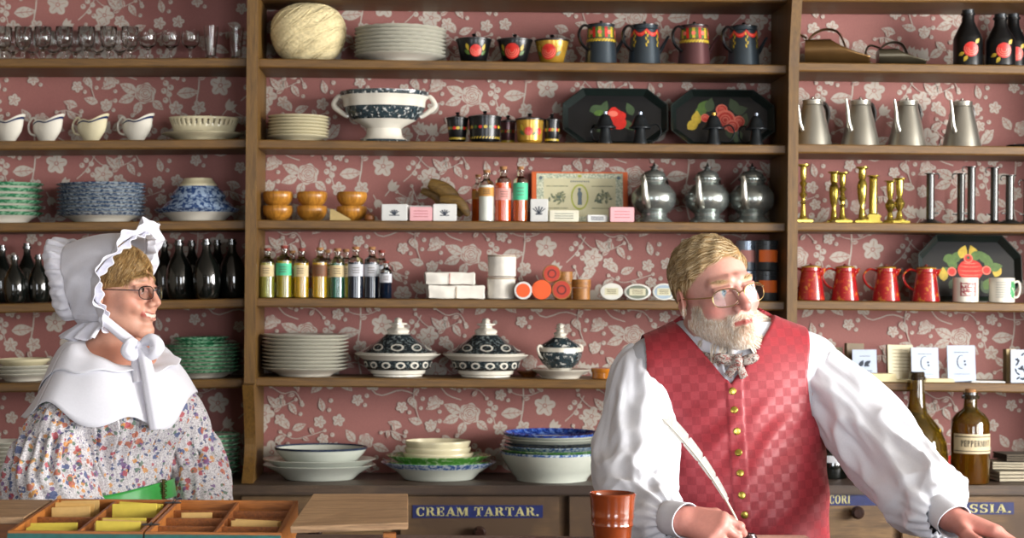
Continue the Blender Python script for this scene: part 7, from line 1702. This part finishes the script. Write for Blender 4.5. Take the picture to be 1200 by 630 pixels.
# sash
GRS = M('green_silk', '#2f9a3e', .4, var=.1, sheen=.3)
def belt(u, w):
    a = 2*PI*w; z = 1.016+.042*u+.022*(-.65*cos(a)+.76*sin(a)); rr = .001
    dx, dy = cos(a), sin(a); lo_, hi_ = .05, .3; base = ax+V3(0, 0, z); dr_ = WR*dx+WF*dy
    ss = np.linspace(.05, .26, 140); pts = (base[None]+dr_[None]*ss[:, None]).astype(np.float32); k = np.argmax(wtorso(pts)-.017 > 0); return pts[k]+dr_*.002
sash_ = sheet('sash', belt, 6, 96, GRS, woman, solid=.002); sash_['label'] = 'bright green sash at the waist'
bm = B(); e = belt(.55, .31)+WF*.006
tube(bm, [tuple(e+V3(0, 0, .026)), tuple(e), tuple(e-V3(0, 0, .026))], .0035, 8); 
for k in range(5): tube(bm, [tuple(e+V3(.008*cos(a_), -.004+.008*sin(a_)*0, .022-.011*k+.004*sin(a_))) for a_ in [2*PI*i/10 for i in range(11)]], .0012, 6, cap=False)
obj('sash_clasp', bm, M('old_brass_chain', '#5d522e', .35, metal=.8), sash_)
# ---- cape collar: two layers draped over the shoulders
ORG_ = M('sheer_white', '#dedee6', .8, var=.02, scale=200, bump=.04, sheen=.3)
def drape(lay_, hem, off):
    def fn(u, w):
        a = 2*PI*w; dr_ = WR*cos(a)+WF*sin(a); sh_ = abs(cos(a)); rr = .054+(hem(a)-.054)*u
        base = wnb*V3(1, 1, 0)+dr_*rr; top_ = wnb[2]+.06-.06*max(0, sin(a))
        zz = np.linspace(top_, 1.05, 170); pts = np.stack([np.full(170, base[0]), np.full(170, base[1]), zz], 1).astype(np.float32); d = wtorso(pts)-.024; k = int(np.argmax(d < off)); zsurf = zz[k] if d[k] < off else 1.05
        zcone = wnb[2]+.06-.06*max(0, sin(a))-(rr-.054)*(1.12-.2*max(0, sin(a))); z = max(zsurf, zcone)+.003*MN.noise(Vector((2.5*cos(a), 2.5*sin(a), lay_+u)))*u
        return np.array((base[0], base[1], z+off*.35))
    return fn
def relax(g):
    z = g[:, :-1, 2]
    for _ in range(26): z = np.maximum(z*.0+(np.roll(z, 1, 1)+2*z+np.roll(z, -1, 1))/4, z-.02); z[1:-1] = (z[:-2]+2*z[1:-1]+z[2:])/4
    z = z+(np.arange(len(z))/len(z))[:, None]*.004*np.sin(np.arange(z.shape[1])*2*PI*11/z.shape[1])[None]; g[:, :-1, 2] = z+.004; g[:, -1] = g[:, 0]; return g
collar = sheet('cape_collar', drape(0, lambda a: .206+.004*sin(2*a+1)+.01*max(0, cos(a)), .008), 34, 160, ORG_, woman, solid=.0014, post=relax); collar['label'] = 'double white cape collar over the shoulders'
sheet('upper_collar', drape(2, lambda a: .166+.004*sin(2*a+1)+.01*max(0, cos(a)), .013), 30, 160, ORG_, collar, solid=.0014, post=relax)
# ---- ribbon and bow
def ribbon(pts, wd, name, parent, seg=30, sidev=None, tw=0):
    c = spline([tuple(p) for p in pts], seg)
    def fn(u, w):
        i = int(round(u*seg)); t_ = c[min(i+1, seg)]-c[max(i-1, 0)]; t_ /= np.linalg.norm(t_); s_ = np.cross(t_, np.array((-.25, 1, 0)) if sidev is None else sidev); s_ /= np.linalg.norm(s_); ww = wd if not hasattr(wd, '__len__') else np.interp(u, np.linspace(0, 1, len(wd)), wd)
        return c[i]+s_*(w-.5)*ww+np.array((0, -.004*cos(PI*(w-.5)*2), 0))
    return sheet(name, fn, seg, 6, BON, parent, solid=.0012)
chin = w_from((-.02, -.052, -.128)); chin = A3(P(163, 405, 4.09))
ribbon([w_from((-.088, .0, -.06)), A3(P(150, 398, 4.10)), chin], [.022, .026, .014], 'bonnet_tie', bonnet)
ribbon([chin, A3(P(170, 425, 4.06)), A3(P(177, 462, 4.035)), A3(P(184, 503, 4.03))], [.016, .03, .034, .036], 'ribbon_tail', bonnet)
ribbon([chin, A3(P(160, 425, 4.075)), A3(P(163, 447, 4.05))], [.014, .026, .03], 'ribbon_tail', bonnet)
ribbon([chin, A3(P(176, 398, 4.07)), A3(P(184, 406, 4.06)), A3(P(176, 415, 4.065)), chin], [.012, .03, .034, .028, .012], 'bow_loop', bonnet)
ribbon([chin, A3(P(154, 402, 4.06)), A3(P(149, 411, 4.055)), A3(P(156, 416, 4.06)), chin], [.012, .028, .032, .026, .012], 'bow_loop', bonnet)
bm = B(); ellb(bm, Vector(tuple(chin))+Vector((0, -.006, 0)), (.009, .008, .011)); obj('bow_knot', bm, BON, bonnet)
# ================================================================ the divided box with its lids on the counter
BW = wood('box_wood', '#8a4e1c', '#b06a28', .5, 0, 1.3, .08); BWI = wood('box_wood_inside', '#7c4216', '#9c5a22', .55, 1, 1.3, .08); LW = wood('lid_wood', '#7a593c', '#bf9a72', .5, 0, 1.1, .15)
TEAL = M('teal_paint', '#1d5650', .5, var=.2, scale=60)
YBk, YFr = 3.5, 3.1
def rimpt(px, py, Y): return P(px, py, Y)
zbk, zfr = P(205, 585, YBk).z, P(172, 623, YFr).z; sl = math.atan2(zbk-zfr, YBk-YFr); Lb = math.hypot(zbk-zfr, YBk-YFr)
def boxhalf(xa, xb, label, parts, rows_, cols_):
    t = thing('divided_box', ((xa+xb)/2, YFr, zfr), label, 'box', 'divided wooden boxes'); t.rotation_euler = (sl, 0, 0); w = (xb-xa)/2-.0015; dp = .062; th = .008
    z0 = -dp
    def prt(name, *b, m=BW): bm = B(); box(bm, *b, 0, .0008); return obj(name, bm, m, t, smooth=False)
    fw = prt('front_wall', -w, w, 0, th, z0, 0); prt('back_wall', -w, w, Lb-th, Lb, z0, 0); prt('side_wall', -w, -w+th, th, Lb-th, z0, 0); prt('side_wall', w-th, w, th, Lb-th, z0, 0)
    prt('bottom', -w+th, w-th, th, Lb-th, z0, z0+.005, m=BWI)
    bm = B(); box(bm, -w, w, -.0016, -.0002, z0, -.004); obj('teal_face', bm, TEAL, fw, smooth=False)
    for k in range(1, cols_): x = -w+2*w*k/cols_; prt('divider', x-.003, x+.003, th, Lb-th, z0+.005, -.003, m=BWI)
    for k in range(1, rows_): y = th+(Lb-2*th)*k/rows_; prt('divider', -w+th, w-th, y-.003, y+.003, z0+.005, -.006, m=BWI)
    return t, w, th, dp
xL, xM, xR = P(38, 604, 3.3).x, P(189, 604, 3.3).x, P(341, 604, 3.3).x
tl_, w_, th_, dp_ = boxhalf(xL, xM, 'left half of the divided box, filled with yellow packets', None, 2, 2); tr_, *_ = boxhalf(xM, xR, 'right half of the divided box, nearly empty compartments', None, 4, 2)
# legs of counter-standing box: a wedge beneath carries the slope
bm = B(); xa, xb = xL+.004, xR-.004; zb0 = zfr-dp_*cos(sl)-.0022; zb1 = zbk-dp_*cos(sl)-.0022; y0, y1 = YFr+.03, YBk-.02
v_ = [bm.verts.new(p) for p in [(xa, y0, ZC+.0005), (xb, y0, ZC+.0005), (xb, y1, ZC+.0005), (xa, y1, ZC+.0005)]]
yy = lambda y: (zfr-dp_*cos(sl))+(y-YFr)*math.tan(sl)-.006
print('WEDGE', yy(y0)-ZC, yy(y1)-ZC)
u_ = [bm.verts.new((x, y, max(ZC+.002, yy(y)))) for x, y in ((xa, y0), (xb, y0), (xb, y1), (xa, y1))]
bm.faces.new(v_[::-1]); bm.faces.new(u_)
for i in range(4): j = (i+1) % 4; bm.faces.new((v_[i], v_[j], u_[j], u_[i]))
o = obj('sloping_stand', bm, LW, smooth=False); tag(o, 'low sloping wooden stand under the divided box', 'stand')
HNG = M('black_hinge', '#1c1a18', .5)
for k, s in enumerate((.12, .8)):
    bm = B(); y = Lb*s+.03; box(bm, -.016, .016, y-.006, y+.006, .0003, .0018); tube(bm, [(0, y-.008, .0025), (0, y+.008, .0025)], .002, 8)
    o = obj('hinge', bm, HNG, tl_, smooth=False); o.location.x = w_+.0015
PKY = M('yellow_packet', '#c0ab3c', .7, var=.08, scale=40); PKT = M('tan_packet', '#bf9a5c', .7, var=.1, scale=40); PKO = M('ochre_packet', '#bd9350', .7, var=.1, scale=40)
pk = None
def packets(root, cx, y0_, y1_, n, wd, h, mats, where, hz=.0):
    global pk
    rz_ = root.matrix_world if False else Matrix.Translation(root.location) @ Matrix.Rotation(sl, 4, 'X')
    for i in range(n):
        y = y0_+(y1_-y0_)*(i+.5)/n; bm = B(); ww = wd*random.uniform(.93, 1.0); hh = h*random.uniform(.9, 1.05)
        box(bm, -ww/2, ww/2, -.002, .002, 0, hh, 0, .0006); face(bm, [(-ww/2+.001, -.0023, hh*.72), (0, -.0026, hh*.5), (ww/2-.001, -.0023, hh*.72), (ww/2-.001, -.0022, hh*.99), (-ww/2+.001, -.0022, hh*.99)])
        o = obj('paper_packet', bm, mats[i % len(mats)], smooth=False); o.matrix_world = rz_ @ Matrix.Translation((cx+random.uniform(-1, 1)*.003, y, -dp_+.0056)) @ Matrix.Rotation(random.uniform(-.22, -.08), 4, 'X') @ Matrix.Rotation(random.uniform(-.06, .06), 4, 'Y')
        tag(o, '%s paper packet, %s from the front in the %s' % ('yellow' if mats[i % len(mats)] is PKY else 'tan', 'first' if i == 0 else ORD[i], where), 'packet', 'paper packets in the divided box')
hw = w_/2; q1, q2 = Lb*.5, Lb
packets(tl_, -hw, .04, .10, 3, w_*.72, .056, [PKY, PKY, PKY], 'near outer compartment'); packets(tl_, hw, .05, .15, 4, w_*.72, .062, [PKY, PKT, PKT], 'near inner compartment')
packets(tl_, -hw, q1+.05, q1+.14, 4, w_*.66, .062, [PKT, PKO, PKT], 'far outer compartment'); packets(tl_, hw, q1+.06, q1+.14, 3, w_*.72, .066, [PKY, PKY, PKY], 'far inner compartment')
packets(tr_, hw, Lb*.25+.03, Lb*.25+.07, 2, w_*.72, .058, [PKT, PKT], 'emptier half, beside its open lid'); packets(tr_, -hw, Lb*.5+.03, Lb*.5+.05, 1, w_*.5, .055, [PKT], 'emptier half, beside the hinges')
# lids folded out to either side
def plank(pts, th, label, post=None):
    t = thing('box_lid', (0, 0, 0), label, 'lid', 'lids of the divided box'); bm = B(); a = [bm.verts.new(p) for p in pts]; n_ = (Vector(pts[1])-Vector(pts[0])).cross(Vector(pts[3])-Vector(pts[0])).normalized(); b = [bm.verts.new(Vector(p)-n_*th) for p in pts]
    bm.faces.new(a); bm.faces.new(b[::-1])
    for i in range(4): j = (i+1) % 4; bm.faces.new((a[j], a[i], b[i], b[j]))
    bmesh.ops.bevel(bm, geom=bm.edges[:], offset=.0012, segments=2, affect='EDGES'); obj('board', bm, LW, t, smooth=False)
    if post:
        bm = B(); box(bm, *post, 0, .001); obj('prop', bm, BW, t, smooth=False)
    return t
zl = max(zbk, zfr)+.004
A_, B_, C_, D_ = P(340, 621, 3.1), P(478, 612, 3.1), P(478, 578, 3.5), P(367, 582, 3.5)
for v_ in (A_, D_): v_.z += .0065
plank([A_, B_, C_, D_], .012, 'grey brown wooden lid propped up beside the divided box', (P(449, 620, 3.13).x, P(464, 620, 3.13).x, 3.12, 3.14, ZC+.0006, min(B_.z, A_.z)-.0135))
A_, B_, C_, D_ = P(-60, 606, 3.25), P(42, 606, 3.25), P(61, 585, 3.5), P(-40, 585, 3.5)
for v_ in (B_, C_): v_.x = xL-.004
zq = min(A_.z, B_.z)-.012
t = plank([A_, B_, C_, D_], .012, 'dark worn wooden lid lying at the picture edge beside the yellow packets', (A_.x+.01, B_.x-.01, 3.27, 3.29, ZC+.0006, zq-.002))
